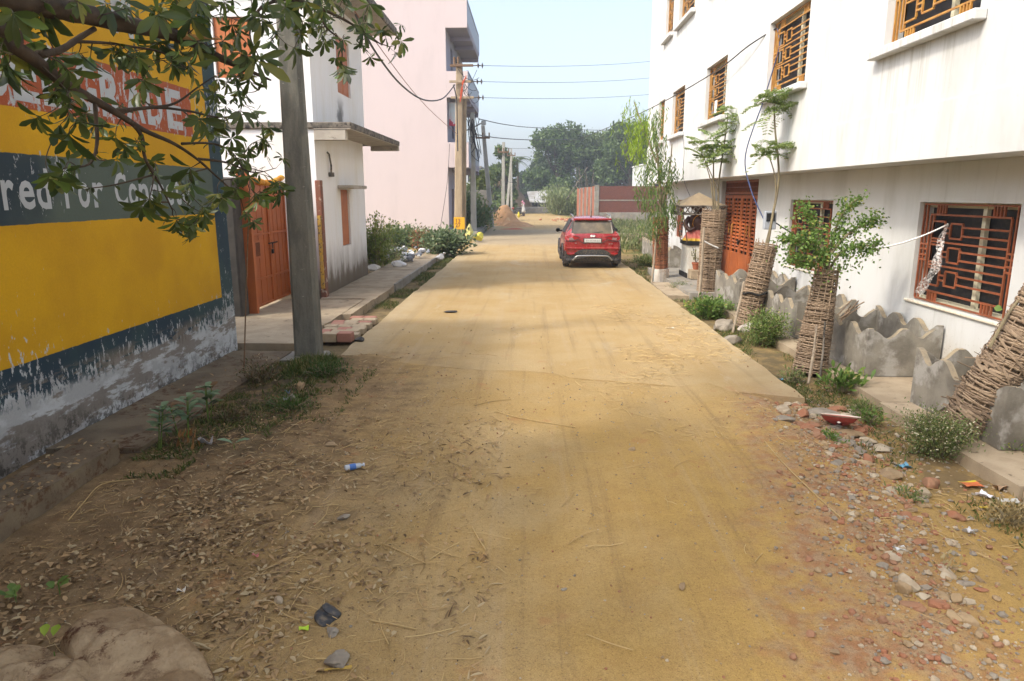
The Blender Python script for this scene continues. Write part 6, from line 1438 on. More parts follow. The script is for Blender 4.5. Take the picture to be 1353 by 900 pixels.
m = MB(); m.rock((x-.10, y, pb.z+1.56), (.125, .125, .15), 2, 2, 0, 1, .03); m.rock((x+.0, y, pb.z+1.34), (.17, .2, .2), 5, 2, 0, 1, .06); m.build('headscarf', plain('pink_cotton', (.62, .28, .36), .9, dirt=0), PW, smooth=True)
m = MB(); m.rock((x-.205, y, pb.z+1.54), (.035, .07, .09), 8, 2, 0, 1, .02); m.tube([(x-.22, y, pb.z+1.56), (x-.25, y, pb.z+1.53)], .015, 5); m.build('face', M_skin, PW, smooth=True)
# motorbike beside her
mb_ = Vector((x-.95, y+.1, 0)); MC = thing('motorbike', mb_, 'dark parked motorbike with a reddish tank beside the person in the pink headscarf', 'motorbike')
def wheel_xy(c, r): return [(c[0]+r*math.cos(t), c[1], c[2]+r*math.sin(t)) for t in [2*math.pi*k/22 for k in range(23)]]
for dx in (-.65, .62): m = MB(); m.tube(wheel_xy((mb_.x+dx, mb_.y, .31), .27), .05, 6); m.tube(wheel_xy((mb_.x+dx, mb_.y, .31), .06), .04, 6); [m.tube([(mb_.x+dx, mb_.y, .31), (mb_.x+dx+.25*math.cos(t), mb_.y, .31+.25*math.sin(t))], .008, 4) for t in [k*.7 for k in range(9)]]; m.build('wheel', M_tyre, MC)
m = MB(); m.tube(smooth_path([(mb_.x-.65, mb_.y, .31), (mb_.x-.5, mb_.y, .7), (mb_.x-.42, mb_.y, .95)], 3), .03, 6); m.tube([(mb_.x+.62, mb_.y, .31), (mb_.x, mb_.y, .45), (mb_.x-.42, mb_.y, .8), (mb_.x+.1, mb_.y, .72), (mb_.x+.62, mb_.y, .31)], .025, 6); m.bbox((mb_.x-.2, mb_.y-.1, .3), (mb_.x+.15, mb_.y+.1, .62), .04); m.build('frame', M_blk, MC)
m = MB(); m.rock((mb_.x-.15, mb_.y, .84), (.27, .13, .13), 3, 2, 0, 1, .05); m.build('fuel_tank', plain('dull_red', (.25, .04, .04), .3), MC, smooth=True)
m = MB(); m.bbox((mb_.x+.08, mb_.y-.11, .76), (mb_.x+.7, mb_.y+.11, .86), .04); m.build('seat', M_blk, MC)
m = MB(); m.tube([(mb_.x-.35, mb_.y-.32, 1.05), (mb_.x-.42, mb_.y, .98), (mb_.x-.35, mb_.y+.32, 1.05)], .018, 6); m.build('handlebar', M_chrome, MC); m = MB(); m.rock((mb_.x-.52, mb_.y, .9), (.09, .09, .1), 4, 2, 0, 1, .03); m.build('headlight', M_lampc, MC)
c = G(689.5, 287.5); m = MB(); m.rock((c.x-.3, c.y-.9, .3), (.16, .14, .33), 6, 2, 0, 1, .15); tag(m.build('yellow_sack', plain('yellow_plastic', (.65, .55, .03), .5), origin=(c.x-.3, c.y-.9, 0)), 'bright yellow sack standing by the motorbike', 'sack')
# seated man behind the power pole
Ys = 44.0; hp = PY(613, 293, Ys); PS = thing('person', (hp.x, Ys, .0), 'person in blue trousers sitting at the porch half hidden behind the power pole', 'person'); x, y, zb = hp.x, Ys, .28
def v(a, b, c): return (x+a, y+b, zb+c)
J = {'pelvis': (v(0, 0, .45), .14), 'waist': (v(-.03, 0, .6), .12), 'chest': (v(-.03, 0, .82), (.16, .12)), 'neck': (v(0, 0, .98), .05), 'head': (v(.04, 0, 1.08), .09), 'crown': (v(.03, 0, 1.18), .075),
     'shl': (v(-.02, -.19, .9), .06), 'ell': (v(.06, -.24, .66), .045), 'wrl': (v(.28, -.16, .58), .032), 'hal': (v(.36, -.13, .56), .03), 'shr': (v(-.02, .19, .9), .06), 'elr': (v(.06, .24, .66), .045), 'wrr': (v(.28, .16, .58), .032), 'har': (v(.36, .13, .56), .03),
     'hil': (v(.03, -.1, .46), .1), 'knl': (v(.45, -.14, .5), .07), 'anl': (v(.48, -.14, .08), .045), 'tol': (v(.62, -.14, .04), .035), 'hir': (v(.03, .1, .46), .1), 'knr': (v(.45, .14, .5), .07), 'anr': (v(.50, .14, .08), .045), 'tor': (v(.64, .14, .04), .035)}
skin_body('body', J, ED, M_skin, PS)
loft('shirt', [(x-.01, y, zb+.42, .19, .22), (x-.03, y, zb+.6, .17, .2), (x-.03, y, zb+.85, .19, .25), (x, y, zb+.95, .10, .14)], plain('grey_shirt', (.20, .20, .21), .9, dirt=0), PS)
M_bt = plain('blue_trousers_cloth', (.05, .20, .45), .9, dirt=0); m = MB()
for s_ in (-1, 1): m.tube(smooth_path([v(.0, s_*.1, .46), v(.3, s_*.13, .5), v(.46, s_*.14, .48), v(.49, s_*.14, .15)], 4), .105, 8)
m.build('trousers', M_bt, PS, smooth=True); m = MB(); m.rock(v(.02, 0, 1.17), (.115, .11, .10), 2, 2, 0, 1, .03); m.build('hair', M_hair, PS, smooth=True)
m = MB(); m.bbox((x-.25, y-.35, 0), (x+.3, y+.35, zb+.34), .02); tag(m.build('stone_bench', M_cemg, origin=(x, y, 0)), 'low grey block the seated person sits on', 'bench')
# yellow bags at the power pole
c = G(622, 320); m = MB(); m.rock((c.x-.05, c.y, .45), (.26, .22, .5), 3, 3, 0, 1, .2, True); tag(m.build('plastic_bag', plain('yellow_white_plastic', (.50, .46, .16), .4, dirt=.1), origin=tuple(c)), 'tall yellow and white plastic sack leaning at the foot of the power poles', 'sack')
m = MB(); m.rock((c.x+.38, c.y-.1, .28), (.28, .22, .26), 5, 3, 0, 1, .25, True); tag(m.build('plastic_bag', plain('lemon_plastic', (.50, .45, .06), .4, dirt=.1), origin=tuple(c)), 'lemon yellow plastic bag right of the taller sack', 'bag')
# garbage by the pink wall
cols = [(.55, .55, .55), (.62, .6, .58), (.15, .16, .18), (.35, .38, .42), (.5, .35, .3), (.6, .58, .5)]
m = MB(); 
for i in range(46): p = Vector((-4.6+random.gauss(0, .55), 24.6+random.gauss(0, 1.1), .1)); m.rock(tuple(p+VZ*random.uniform(0, .25)), random.uniform(.06, .2), i+100, 1, random.randrange(4), .7, .4, True)
tag(m.build('rubbish_heap', [plain('rag_%s' % 'abcd'[i], cols[i], .6) for i in range(4)], origin=(-4.6, 24.6, 0)), 'heap of grey and white plastic rubbish in the weeds beside the footpath', 'rubbish', kind='stuff')
for (x_, y_, s_, lb) in [(548, 352, .2, 'crumpled white bag at the footpath edge'), (515, 356, .13, 'small white plastic scrap in the weeds behind the shuttered house')]:
    c = G(x_-8, y_, .05); m = MB(); m.rock((c.x-.3, c.y, .12), (s_*1.5, s_, s_), int(x_), 2, 0, 1, .3, True); tag(m.build('white_bag', plain('white_bag', (.62, .6, .57), .5), origin=(c.x-.3, c.y, .05)), lb, 'bag')

# ---------------------------------------------------------------- overhanging tree with whorled leaves
M_al = NT('whorled_leaf'); n = M_al; r = n.isl(); pz = n.sep()
col = n.mix(r, (.030, .055, .014), (.080, .115, .024)); col = n.mix(n.math('GREATER_THAN', n.math('FRACT', n.math('MULTIPLY', r, 41.7)), .86), col, (.16, .17, .03)); col = n.mix(n.math('GREATER_THAN', n.math('FRACT', n.math('MULTIPLY', r, 17.7)), .93), col, (.10, .17, .035))
M_al = n.fin(col, .38, trans=.32, spec=.45)
M_brn = rough_mat('branch_bark', (.075, .055, .040), (.045, .034, .026), 9, .85, .5, (.11, .095, .08), 14, (.58, .7))
M_twig = rough_mat('twig_bark', (.085, .065, .045), (.05, .038, .028), 9, .85, .2)
AT = thing('overhanging_tree', (-3.3, .6, 0), 'near tree with dark branches and glossy whorled leaves hanging over the yellow wall', 'tree')
def D(x): return 3.1+1.7*max(min(x, 330), 0)/330+1.1*max(x-330, 0)/200     # depth of the canopy rises to the right
def W_(x, y, o=0): return PY(x, y, D(x)+o)
trunk_top = Vector((-3.25, 1.0, 3.0)); m = MB(); m.tube(smooth_path([(-3.3, .6, -.3), (-3.35, .7, 1.5), trunk_top, (-3.0, 1.4, 4.6), (-2.6, 2.2, 6.2)], 6), [.20-.0055*i for i in range(25)], 12)
BR = [([trunk_top+Vector((.05, .1, .3)), Vector((-2.75, 2.2, 3.5)), W_(-30, -22), W_(40, 2), W_(110, 18), W_(165, 32), W_(215, 42), W_(255, 56), W_(290, 76), W_(325, 92), W_(358, 106)], [.075, .07, .062, .058, .056, .052, .046, .038, .028, .018, .008]),
      ([trunk_top+Vector((.1, .1, -.1)), Vector((-2.7, 2.0, 2.95)), W_(-20, 32), W_(20, 62), W_(50, 82), W_(85, 110), W_(120, 130), W_(155, 150), W_(190, 172), W_(230, 190), W_(260, 210), W_(285, 232), W_(318, 262)], [.05, .045, .038, .034, .031, .028, .024, .021, .017, .013, .010, .008, .005]),
      ([W_(50, 72), W_(80, 66), W_(105, 50), W_(125, 38)], [.018, .017, .017, .016]),
      ([W_(125, 130), W_(127, 160), W_(128, 190), W_(120, 215), W_(100, 222)], [.012, .011, .010, .008, .004]),
      ([W_(172, 160), W_(187, 180), W_(192, 210), W_(212, 245), W_(228, 278)], [.014, .012, .010, .008, .005]),
      ([W_(150, 146), W_(190, 143), W_(230, 137), W_(262, 115), W_(285, 100)], [.011, .010, .008, .006, .004]),
      ([W_(100, 55), W_(140, 57), W_(175, 62), W_(215, 70), W_(260, 100)], [.009, .008, .007, .006, .004]),
      ([W_(155, 150), W_(200, 142), W_(250, 147), W_(290, 155), W_(330, 150)], [.010, .009, .008, .006, .004]),
      ([W_(300, -25), W_(330, -5), W_(380, -2), W_(430, 14), W_(470, 35), W_(505, 60)], [.022, .02, .018, .014, .010, .005]),
      ([W_(470, 35), W_(490, 52), W_(515, 62)], [.008, .006, .004]),
      ([W_(380, -2), W_(345, 10), W_(330, 45), W_(345, 80)], [.012, .010, .007, .004]),
      ([W_(420, 12), W_(430, 35), W_(450, 55), W_(452, 85)], [.010, .008, .006, .004]),
      ([W_(262, 210), W_(300, 215), W_(335, 228), W_(365, 222)], [.009, .007, .005, .003]),
      ([W_(240, 190), W_(280, 190), W_(310, 205), W_(330, 250)], [.009, .007, .005, .003])]
bpts = []
for pts, rad in BR:
    q = smooth_path(pts, 5); rr = []
    for i in range(len(pts)-1): rr += [rad[i]+(rad[i+1]-rad[i])*k/5 for k in range(5)]
    rr.append(rad[-1]); rr = [r_*(1.02-.25*ji/len(rr))*(1+random.uniform(-.06, .08)) for ji, r_ in enumerate(rr)]; m.tube(q, rr, 9)
    for i, p in enumerate(q):
        if rr[i] < .055 and proj(p)[0] > -40: bpts.append((p, rr[i]))
m.build('branches', M_brn, AT, smooth=True)
m = MB(); a = W_(240, 48, -.05); m.tube([a, W_(262, 50, -.08), W_(292, 52, -.1)], [.022, .016, .003], 6); m.build('broken_stub', rough_mat('split_wood', (.38, .22, .09), (.28, .15, .06), 20), AT)
WH = [(210,25,1.5),(185,40,1),(215,60,1.6),(205,15,1.3),(165,75,1),(150,65,.9),(120,80,.9),(95,100,.9),(75,78,1),(85,130,1.05),(75,128,1),(45,158,.7),(100,165,1),(90,182,1),(130,170,.9),(180,75,1),(195,112,1),(230,92,1.1),(250,92,1.1),(240,72,1),(265,60,1),(275,25,1.1),(175,135,.9),(160,142,.8),(155,215,1),(170,205,.9),(180,190,.9),(205,215,.9),(235,238,1.3),(250,226,1.3),(245,256,1),(195,268,1),(205,278,1),(222,292,1),(250,300,1.1),(268,282,1),(278,168,1),(268,120,1),(290,140,1),(300,200,1),(320,212,1),(310,250,1),(290,262,1),(78,235,1),(90,248,1),(120,252,1.1),(68,240,.8),(110,205,.9),
      (290,25,1),(300,60,1),(318,72,1.5),(310,40,1),(335,15,1),(345,35,1),(360,58,1),(375,28,1),(385,68,1),(400,48,1),(405,8,1.2),(420,18,1),(415,68,1),(440,85,1),(450,58,1),(455,92,1),(430,38,1),(470,38,1.1),(478,60,1.1),(485,12,1),(500,45,1),(490,78,1),(520,75,.9),(530,58,.9),(290,110,1),(310,105,1),(325,128,1),(330,112,1),(300,150,1),(340,150,.9),(290,172,1),(310,185,1),(330,200,1),(350,190,.8),(320,225,.8),(330,240,1),(370,212,.9),(365,242,.9),(340,262,.9),(372,258,.8),(335,298,.8),(322,285,.7),(245,290,.9),(235,308,1),(255,312,1),
      (12,20,1.2),(30,70,1.5),(5,95,1.4),(45,8,1.3),(105,8,1.2),(60,30,1),(20,48,1.2),(140,10,1),(170,12,1),(235,12,1.2),(260,8,1),(255,30,1),(300,8,1),(350,5,1),(380,10,1),(440,5,1.1),(460,12,1),(415,35,1)]
L = Leaves(); tw = MB()
def whorl(L, tip, d, s_, nl=None):
    d = Vector(d).normalized(); a_, b_ = frame(d); nl = nl or random.randint(5, 8); ph = random.uniform(0, 6.28); ln0 = .116*s_*random.uniform(.65, 1.35)
    for k in range(nl):
        t = ph+2*math.pi*k/nl+random.uniform(-.25, .25); rad = a_*math.cos(t)+b_*math.sin(t); dr = random.uniform(.15, .9)
        ax = rad+d*random.uniform(.1, .6)-VZ*dr; nn = d-rad*.3+VZ*.4; ln = ln0*random.uniform(.65, 1.15)
        L.add(tip-d*random.uniform(0, .015), ax, nn, ln, ln*random.uniform(.22, .36))
for (x_, y_, s_) in WH:
    for rep in range(random.choice([1, 2, 2, 3])):
        tip = PY(x_+random.uniform(-4, 4)+rep*random.uniform(-14, 14), y_-4+random.uniform(-3, 3)+rep*random.uniform(-12, 10), D(x_)+random.uniform(-.25, .3))
        best = min(bpts, key=lambda q: (q[0]-tip).length+random.uniform(0, .05)); s0 = best[0]; L0 = (tip-s0).length
        mid = s0.lerp(tip, .5)+Vector(rdir(1)[0])*L0*.18; pth = smooth_path([s0, mid, tip], 4); r0 = min(.007, best[1])*(.6+.4*min(L0/.4, 1)); tw.tube(pth, [r0*(1-.65*i/(len(pth)-1)) for i in range(len(pth))], 5, cap=False)
        d = (tip-mid).normalized()*.6+Vector((.1, -.1, -.25)); whorl(L, tip, d, s_*.95)
        for p in pth[2:-1]:
            if random.random() < .5 and L0 > .12: L.add(p, Vector(rdir(1)[0])-VZ*.5, (0, 0, 1), .06*s_, .022*s_)
        if random.random() < .45: bpts.append((tip, .004)); bpts.append((pth[5], .005))
        if random.random() < .35:
            for k in range(3): p = tip+Vector(rdir(1)[0])*.03; tw.tube([tip, p, p+Vector(rdir(1)[0])*.04], .0018, 3, cap=False)
tag(tw.build('twigs', M_twig, AT), kind='stuff')
L.build('foliage', M_al, AT, 'blade', curl=.25)
# the rest of the crown: above and left of the picture, it throws the shade on the ground
L = Leaves(); tw = MB(); rsd = random.Random(4); cnt = 0
CR = [((-3.0, 2.6, 6.0), 1.7), ((-1.6, 3.4, 6.6), 1.5), ((-3.4, .6, 5.6), 1.6), ((-2.2, 5.0, 7.0), 1.4), ((-1.9, 1.0, 6.4), 1.4)]
for i in range(900):
    c, r = rsd.choice(CR); v_ = Vector((rsd.gauss(0, 1), rsd.gauss(0, 1), rsd.gauss(0, 1))).normalized(); p = Vector(c)+Vector((v_.x, v_.y, v_.z*.55))*r*rsd.uniform(.3, 1)**.6
    q = proj(p)
    if q[1] > -60 and -80 < q[0] < 1450: continue
    whorl(L, p, v_+Vector((0, 0, -.2)), 1.9, 7); cnt += 1
    if i % 3 == 0: tw.tube([Vector(c)-VZ*.6, Vector(c).lerp(p, .5), p], [.02, .012, .004], 4, cap=False)
for c, r in CR: tw.tube(smooth_path([(-2.7, 2.0, 5.6), Vector((-2.7, 2.0, 5.6)).lerp(Vector(c), .5)-VZ*.1, c], 3), .05, 6)
tw.build('crown_twigs', M_brn, AT); L.build('upper_foliage', M_al, AT, 'blade', curl=.25)

# ---------------------------------------------------------------- litter, stones, rubble
n = NT('boulder_stone'); P = n.pos(); col = n.mix(n.step(n.noise(P, 5, 6, .65), .38, .62), (.28, .195, .11), (.42, .315, .19)); col = n.mix(n.math('MULTIPLY', n.step(n.noise(P, 7, 7, .8), .5, .62), n.step(n.noise(P, 2.2, 3), .42, .6)), col, (.10, .045, .025))
col = n.mix(.4, col, n.mix(n.noise(P, 70, 3), (.4, .4, .4), (1.2, 1.2, 1.2)), 'MULTIPLY'); M_bould = n.fin(col, .95, n.math('ADD', n.noise(P, 9, 6, .7), n.math('MULTIPLY', n.noise(P, 60, 6, .8), .7)), .6, .02, spec=.1)
def rockthing(name, c, r, sd, mat, label, cat, group=None, sub=4, amp=.2, ang=True):
    m = MB(); m.rock(tuple(c), r, sd, sub, 0, 1, amp, ang); o = m.build(name, mat, smooth=(sub > 2), origin=tuple(c)); return tag(o, label, cat, group)
def slabrock(c, pts, h, mat, label, sd):
    """low boulder with a hand drawn plan outline, rising to a flat worn top"""
    C = Vector(c); n_ = len(pts); vs = []; R_ = 26; rs = np.random.default_rng(sd); P_ = smooth_path([(*p, 0) for p in pts]+[(*pts[0], 0)], 9)[:-1]; K = len(P_)
    for i in range(R_+1):
        u = i/R_; s_ = 1-u; zz = h*(min(u*6, 1)*.6+.4*min(u*2.2, 1)); tilt = 1
        for k, p in enumerate(P_):
            q = C+(p-C)*(s_ if i else 1.0); q = Vector((C.x+(p.x-C.x)*(s_**.75), C.y+(p.y-C.y)*(s_**.75), zz-.06*(i == 0)))
            nz = float(vnoise(np.array([q.x*5]), np.array([q.y*5]), sd)[0])*.11+abs(float(vnoise(np.array([q.x*9]), np.array([q.y*9]), sd+1)[0]))*.08+float(vnoise(np.array([q.x*30]), np.array([q.y*30]), sd+2)[0])*.012
            vs.append((q.x, q.y, q.z+nz*min(u*3, 1)))
    return vs, K, R_
def build_slab(name, pix, zp, h, mat, label, sd):
    pts = [tuple(G(a, b, zp))[:2] for a, b in pix]; cx_ = sum(p[0] for p in pts)/len(pts); cy_ = sum(p[1] for p in pts)/len(pts)
    vs, K, R_ = slabrock((cx_, cy_, 0), pts, h, mat, label, sd)
    fs = [(i*K+k, i*K+(k+1) % K, (i+1)*K+(k+1) % K, (i+1)*K+k) for i in range(R_) for k in range(K)]
    o = mk(name, vs, fs, mat, smooth=False, origin=(cx_, cy_, 0))
    # keep faces outward
    return tag(o, label, 'rock')
build_slab('boulder', [(75, 845), (120, 812), (170, 805), (215, 818), (262, 858), (285, 885), (290, 920), (220, 960), (120, 960), (95, 900)], .06, .13, M_bould, 'large flat topped brown rock in the bottom left corner', 3)
build_slab('boulder', [(-40, 870), (20, 850), (75, 858), (130, 885), (140, 915), (120, 960), (-40, 980)], .04, .085, M_bould, 'lower flat rock left of the large brown rock in the corner', 5)
# dry leaves
n = NT('dry_leaf'); r = n.isl(); col = n.mix(r, (.10, .06, .03), (.44, .30, .15)); col = n.mix(n.math('GREATER_THAN', n.math('FRACT', n.math('MULTIPLY', r, 23.3)), .8), col, (.42, .33, .19)); M_dry = n.fin(col, .75, trans=.15)
L = Leaves()
def scatter_leaves(k, x0, x1, y0_, y1_, size, dens):
    xs = rng.uniform(x0, x1, k); ys = rng.uniform(y0_, y1_, k); dn = .6*vnoise(xs*1.3, ys*1.3, 15)+.6*vnoise(xs*4.5, ys*4.5, 16)+.5; keep = rng.uniform(0, 1, k) < dens(xs, ys)*np.clip(dn*2.4-.75, 0.06, 1); xs, ys = xs[keep], ys[keep]; k = len(xs)
    a_ = rng.uniform(0, 6.28, k); L.addn(np.stack([xs, ys, hz(xs, ys)+rng.uniform(.004, .03, k)], 1), np.stack([np.cos(a_), np.sin(a_), rng.normal(0, .18, k)], 1), np.stack([rng.normal(0, .35, k), rng.normal(0, .35, k), np.ones(k)], 1), rng.uniform(.35, 1.3, k)*size, rng.uniform(.011, .030, k))
scatter_leaves(15000, -3.5, -.3, 2.2, 6.8, .055, lambda x, y: np.clip(1.25-((x+2.1)/1.2)**2-((y-3.6)/1.5)**2*.5, .08, 1))
scatter_leaves(1400, -4.3, -1.6, 5.5, 9.8, .06, lambda x, y: .35+0*x); scatter_leaves(900, -3.97, -3.58, 2.5, 5.7, .05, lambda x, y: 1+0*x)
Lp = L
for i in range(len(Lp.P)):                                  # leaves on the drain cover lie on its top
    x_, y_, z_ = Lp.P[i]
    if x_ < -3.57 and y_ < 5.8: Lp.P[i] = (x_, y_, .185+random.uniform(0, .015)) if x_ > -3.97 else (x_, y_, -.15)
    elif x_ < -3.52: Lp.P[i] = (x_, y_, .045+random.uniform(0, .02))
k = 2600; xs = rng.uniform(-3.4, -.2, k); ys = rng.uniform(2.2, 6.8, k); kp = (vnoise(xs*1.1, ys*1.1, 41) > -.1); xs, ys = xs[kp], ys[kp]; k = len(xs); a_ = rng.uniform(0, 6.28, k)
L.addn(np.stack([xs, ys, hz(xs, ys)+rng.uniform(.004, .025, k)], 1), np.stack([np.cos(a_), np.sin(a_), rng.normal(0, .12, k)], 1), np.stack([rng.normal(0, .3, k), rng.normal(0, .3, k), np.ones(k)], 1), rng.uniform(.06, .12, k), rng.uniform(.006, .016, k))
k = 9000; xs = rng.uniform(-3.5, 0, k); ys = rng.uniform(2.2, 8, k); a_ = rng.uniform(0, 6.28, k); kp = rng.uniform(0, 1, k) < np.clip(1.1+(-xs-1.2)*.6, .1, 1); xs, ys, a_ = xs[kp], ys[kp], a_[kp]; k = len(xs)
L.addn(np.stack([xs, ys, hz(xs, ys)+.003], 1), np.stack([np.cos(a_), np.sin(a_), rng.normal(0, .2, k)], 1), np.stack([rng.normal(0, .4, k), rng.normal(0, .4, k), np.ones(k)], 1), rng.uniform(.008, .022, k), rng.uniform(.004, .012, k))
tag(L.build('dry_leaves', M_dry, None, 'blade', curl=.22), 'carpet of dry brown leaves over the left foreground earth', 'dry leaves', kind='stuff')
# straw and twigs
n = NT('straw'); r = n.isl(); M_straw = n.fin(n.mix(r, (.30, .20, .09), (.52, .38, .17)), .8)
ms = MB(); rs = random.Random(21)
def straws(k, x0, x1, y0_, y1_, l0, l1, w=.0022, cl=None, thr=None):
    for _ in range(k):
        x_, y_ = rs.uniform(x0, x1), rs.uniform(y0_, y1_)
        if cl: x_ += rs.gauss(0, cl); y_ += rs.gauss(0, cl)
        if thr is not None and float(vnoise(np.array([x_*1.1]), np.array([y_*1.1]), 31)[0]) < thr: continue
        a_ = rs.uniform(0, 6.28); l = rs.uniform(l0, l1); bend = rs.uniform(-.5, .5); P_ = []
        for j in range(4):
            P_.append((x_, y_)); x_ += math.cos(a_)*l/3; y_ += math.sin(a_)*l/3; a_ += bend*.5
        zz = [max(hz1(*q), 0.006 if (q[1] > yend(q[0])+.1 and -2.76 < q[0] < 3.2) else -9)+rs.uniform(.004, .02) for q in P_]; wv = w*rs.uniform(.7, 1.6); vs = []
        for j, q in enumerate(P_):
            d = Vector((P_[min(j+1, 3)][0]-P_[max(j-1, 0)][0], P_[min(j+1, 3)][1]-P_[max(j-1, 0)][1], 0)).normalized(); s_ = Vector((-d.y, d.x, 0))*wv; c = Vector((*q, zz[j])); vs += [c-s_, c+VZ*wv*1.2, c+s_]
        f = []
        for j in range(3): e = j*3; f += [(e, e+3, e+4, e+1), (e+1, e+4, e+5, e+2)]
        ms.add(vs, f)
straws(1500, -3.4, -.6, 2.4, 7.0, .03, .16, .0014, thr=-.2); straws(60, -2.6, -.3, 2.5, 6.5, .15, .4, .002); straws(34, -1.5, -.6, 2.4, 4.2, .12, .32, .002)
straws(1500, 1.2, 3.15, 8.0, 14.5, .04, .2, .0022, thr=-.05); straws(260, .8, 2.6, 6.2, 9.2, .05, .3, .002, thr=-.05); straws(200, 2.4, 4.0, 2.5, 6.5, .04, .2, .002, thr=-.1); straws(60, -1, 2.5, 3, 9, .05, .3, .002); straws(120, -2.6, -.5, 7, 10.0, .04, .2, .002); straws(220, 3.0, 4.0, 2.8, 5.5, .03, .14, .002)
tag(ms.build('straw', M_straw), 'scattered straw and dry stalks lying on the earth and road', 'straw', kind='stuff')
for (pts, lb) in [([(505, 718), (532, 730), (562, 745)], 'long pale straw stalk left of the road centre'), ([(624, 698), (632, 712), (642, 727)], 'short bent pale stalk in the middle of the street'), ([(490, 820), (520, 825), (550, 831)], 'stout pale stalk right of the bin scrap'), ([(626, 537), (650, 532), (675, 529)], 'thin yellow stalk lying across the street'), ([(655, 545), (690, 553), (760, 566)], 'long curved brown twig near the middle of the street'), ([(90, 690), (110, 665), (135, 640), (180, 634)], 'curved bare root below the drain cover'), ([(1010, 585), (1035, 615), (1080, 660), (1110, 690)], 'long bowed stalk along the brick rubble')]:
    m = MB(); P_ = [G(a, b, .02) for a, b in pts]; m.tube(smooth_path([Vector((p.x, p.y, hz1(p.x, p.y)+.01)) for p in P_], 4), .005, 5); tag(m.build('dry_stalk', M_straw, origin=tuple(P_[0])), lb, 'stalk')
# stones
stone_m = [rough_mat('stone_%s' % nm, a, b, 8, .9, .4) for nm, a, b in (('tan', (.38, .28, .16), (.27, .19, .11)), ('grey', (.30, .265, .21), (.23, .195, .15)), ('brick', (.33, .145, .08), (.30, .17, .10)), ('pale', (.47, .40, .29), (.35, .28, .19)))]
mg = [MB() for _ in range(1)]; G0 = MB(); rs = random.Random(8)
def cen(y): return 0.24*y+1.12
for i in range(4200):
    y_ = rs.uniform(2.6, 7.7); x_ = cen(y_)+rs.gauss(.28, .30); s_ = rs.uniform(.004, .015) if rs.random() < .85 else rs.uniform(.015, .035); G0.rock((x_, y_, hz1(x_, y_)+s_*.3), s_, i, 0, rs.choice([0, 0, 1, 2, 2, 3]), .7, .3, True)
for i in range(2600):
    y_ = rs.uniform(2.2, 12); x_ = rs.uniform(-3.2, 3.2); s_ = rs.uniform(.003, .010)
    if y_ > yend(x_)-.3 and rs.random() < .88: continue
    s_ = s_*(1+.05*y_); z_ = hz1(x_, y_) if y_ < yend(x_) else max(hz1(x_, y_), 0.004); G0.rock((x_, y_, z_+s_*.3), s_, i, 0, rs.choice([0, 0, 1, 3, 2]), .7, .3, True)
for i in range(500):
    y_ = rs.uniform(3, 9); x_ = rs.uniform(3.0, 4.0); s_ = rs.uniform(.008, .03); G0.rock((x_, y_, hz1(x_, y_)+s_*.2), s_, i, 0, rs.choice([0, 1, 1, 3, 2]), .6, .3, True)
tag(G0.build('gravel', stone_m), 'small gravel, brick crumbs and pebbles strewn over the earth and road', 'gravel', kind='stuff')
glab = {0: 'tan broken stone lying in the rubble strip', 1: 'grey broken stone lying in the rubble strip', 2: 'red broken brick piece lying in the rubble strip', 3: 'pale plaster chunk lying in the rubble strip'}; ggr = {0: 'tan stones in the rubble strip', 1: 'grey stones in the rubble strip', 2: 'brick pieces in the rubble strip', 3: 'plaster chunks in the rubble strip'}
nmk = {0: 'stone', 1: 'stone', 2: 'brick_piece', 3: 'plaster_chunk'}; cts = {0: 'stone', 1: 'stone', 2: 'brick piece', 3: 'plaster chunk'}
for i in range(110):
    y_ = rs.uniform(3.3, 7.9); x_ = cen(y_)+.1+abs(rs.gauss(.25, .22)); x_ = min(x_, 3.75); k = rs.choice([0, 0, 1, 2, 2, 3]); s_ = rs.uniform(.02, .05)+.02*max(0, (y_-5.5)/2.4)
    zn = 'near the broken basin' if y_ > 6.9 else 'upslope of the flowering weed' if y_ > 6.1 else 'in the middle of the rubble strip' if y_ > 5.0 else 'low in the rubble strip' if y_ > 4.1 else 'at the bottom end of the rubble strip'
    rockthing(nmk[k], (x_, y_, hz1(x_, y_)+s_*.1), (s_*rs.uniform(1, 1.7), s_, s_*.6), i+40, stone_m[k], ('small ' if s_ < .042 else 'larger ')+glab[k].replace('lying in the rubble strip', zn), cts[k], ('small ' if s_ < .042 else 'larger ')+ggr[k].replace('in the rubble strip', zn), sub=2, amp=.3)
for i in range(60):
    y_ = rs.uniform(6.5, 7.75); x_ = rs.uniform(2.85, 3.75)-.25*(7.7-y_); k = rs.choice([0, 1, 2, 2, 3, 3]); s_ = rs.uniform(.025, .085); sz = 'small ' if s_ < .05 else 'larger '; zn = 'near the broken basin' if y_ > 6.9 else 'upslope of the flowering weed'
    rockthing(nmk[k], (x_, y_, hz1(x_, y_)+s_*.15), (s_*rs.uniform(1, 1.9), s_, s_*.5), i+740, stone_m[k], sz+glab[k].replace('lying in the rubble strip', zn), cts[k], sz+ggr[k].replace('in the rubble strip', zn), sub=2, amp=.3)
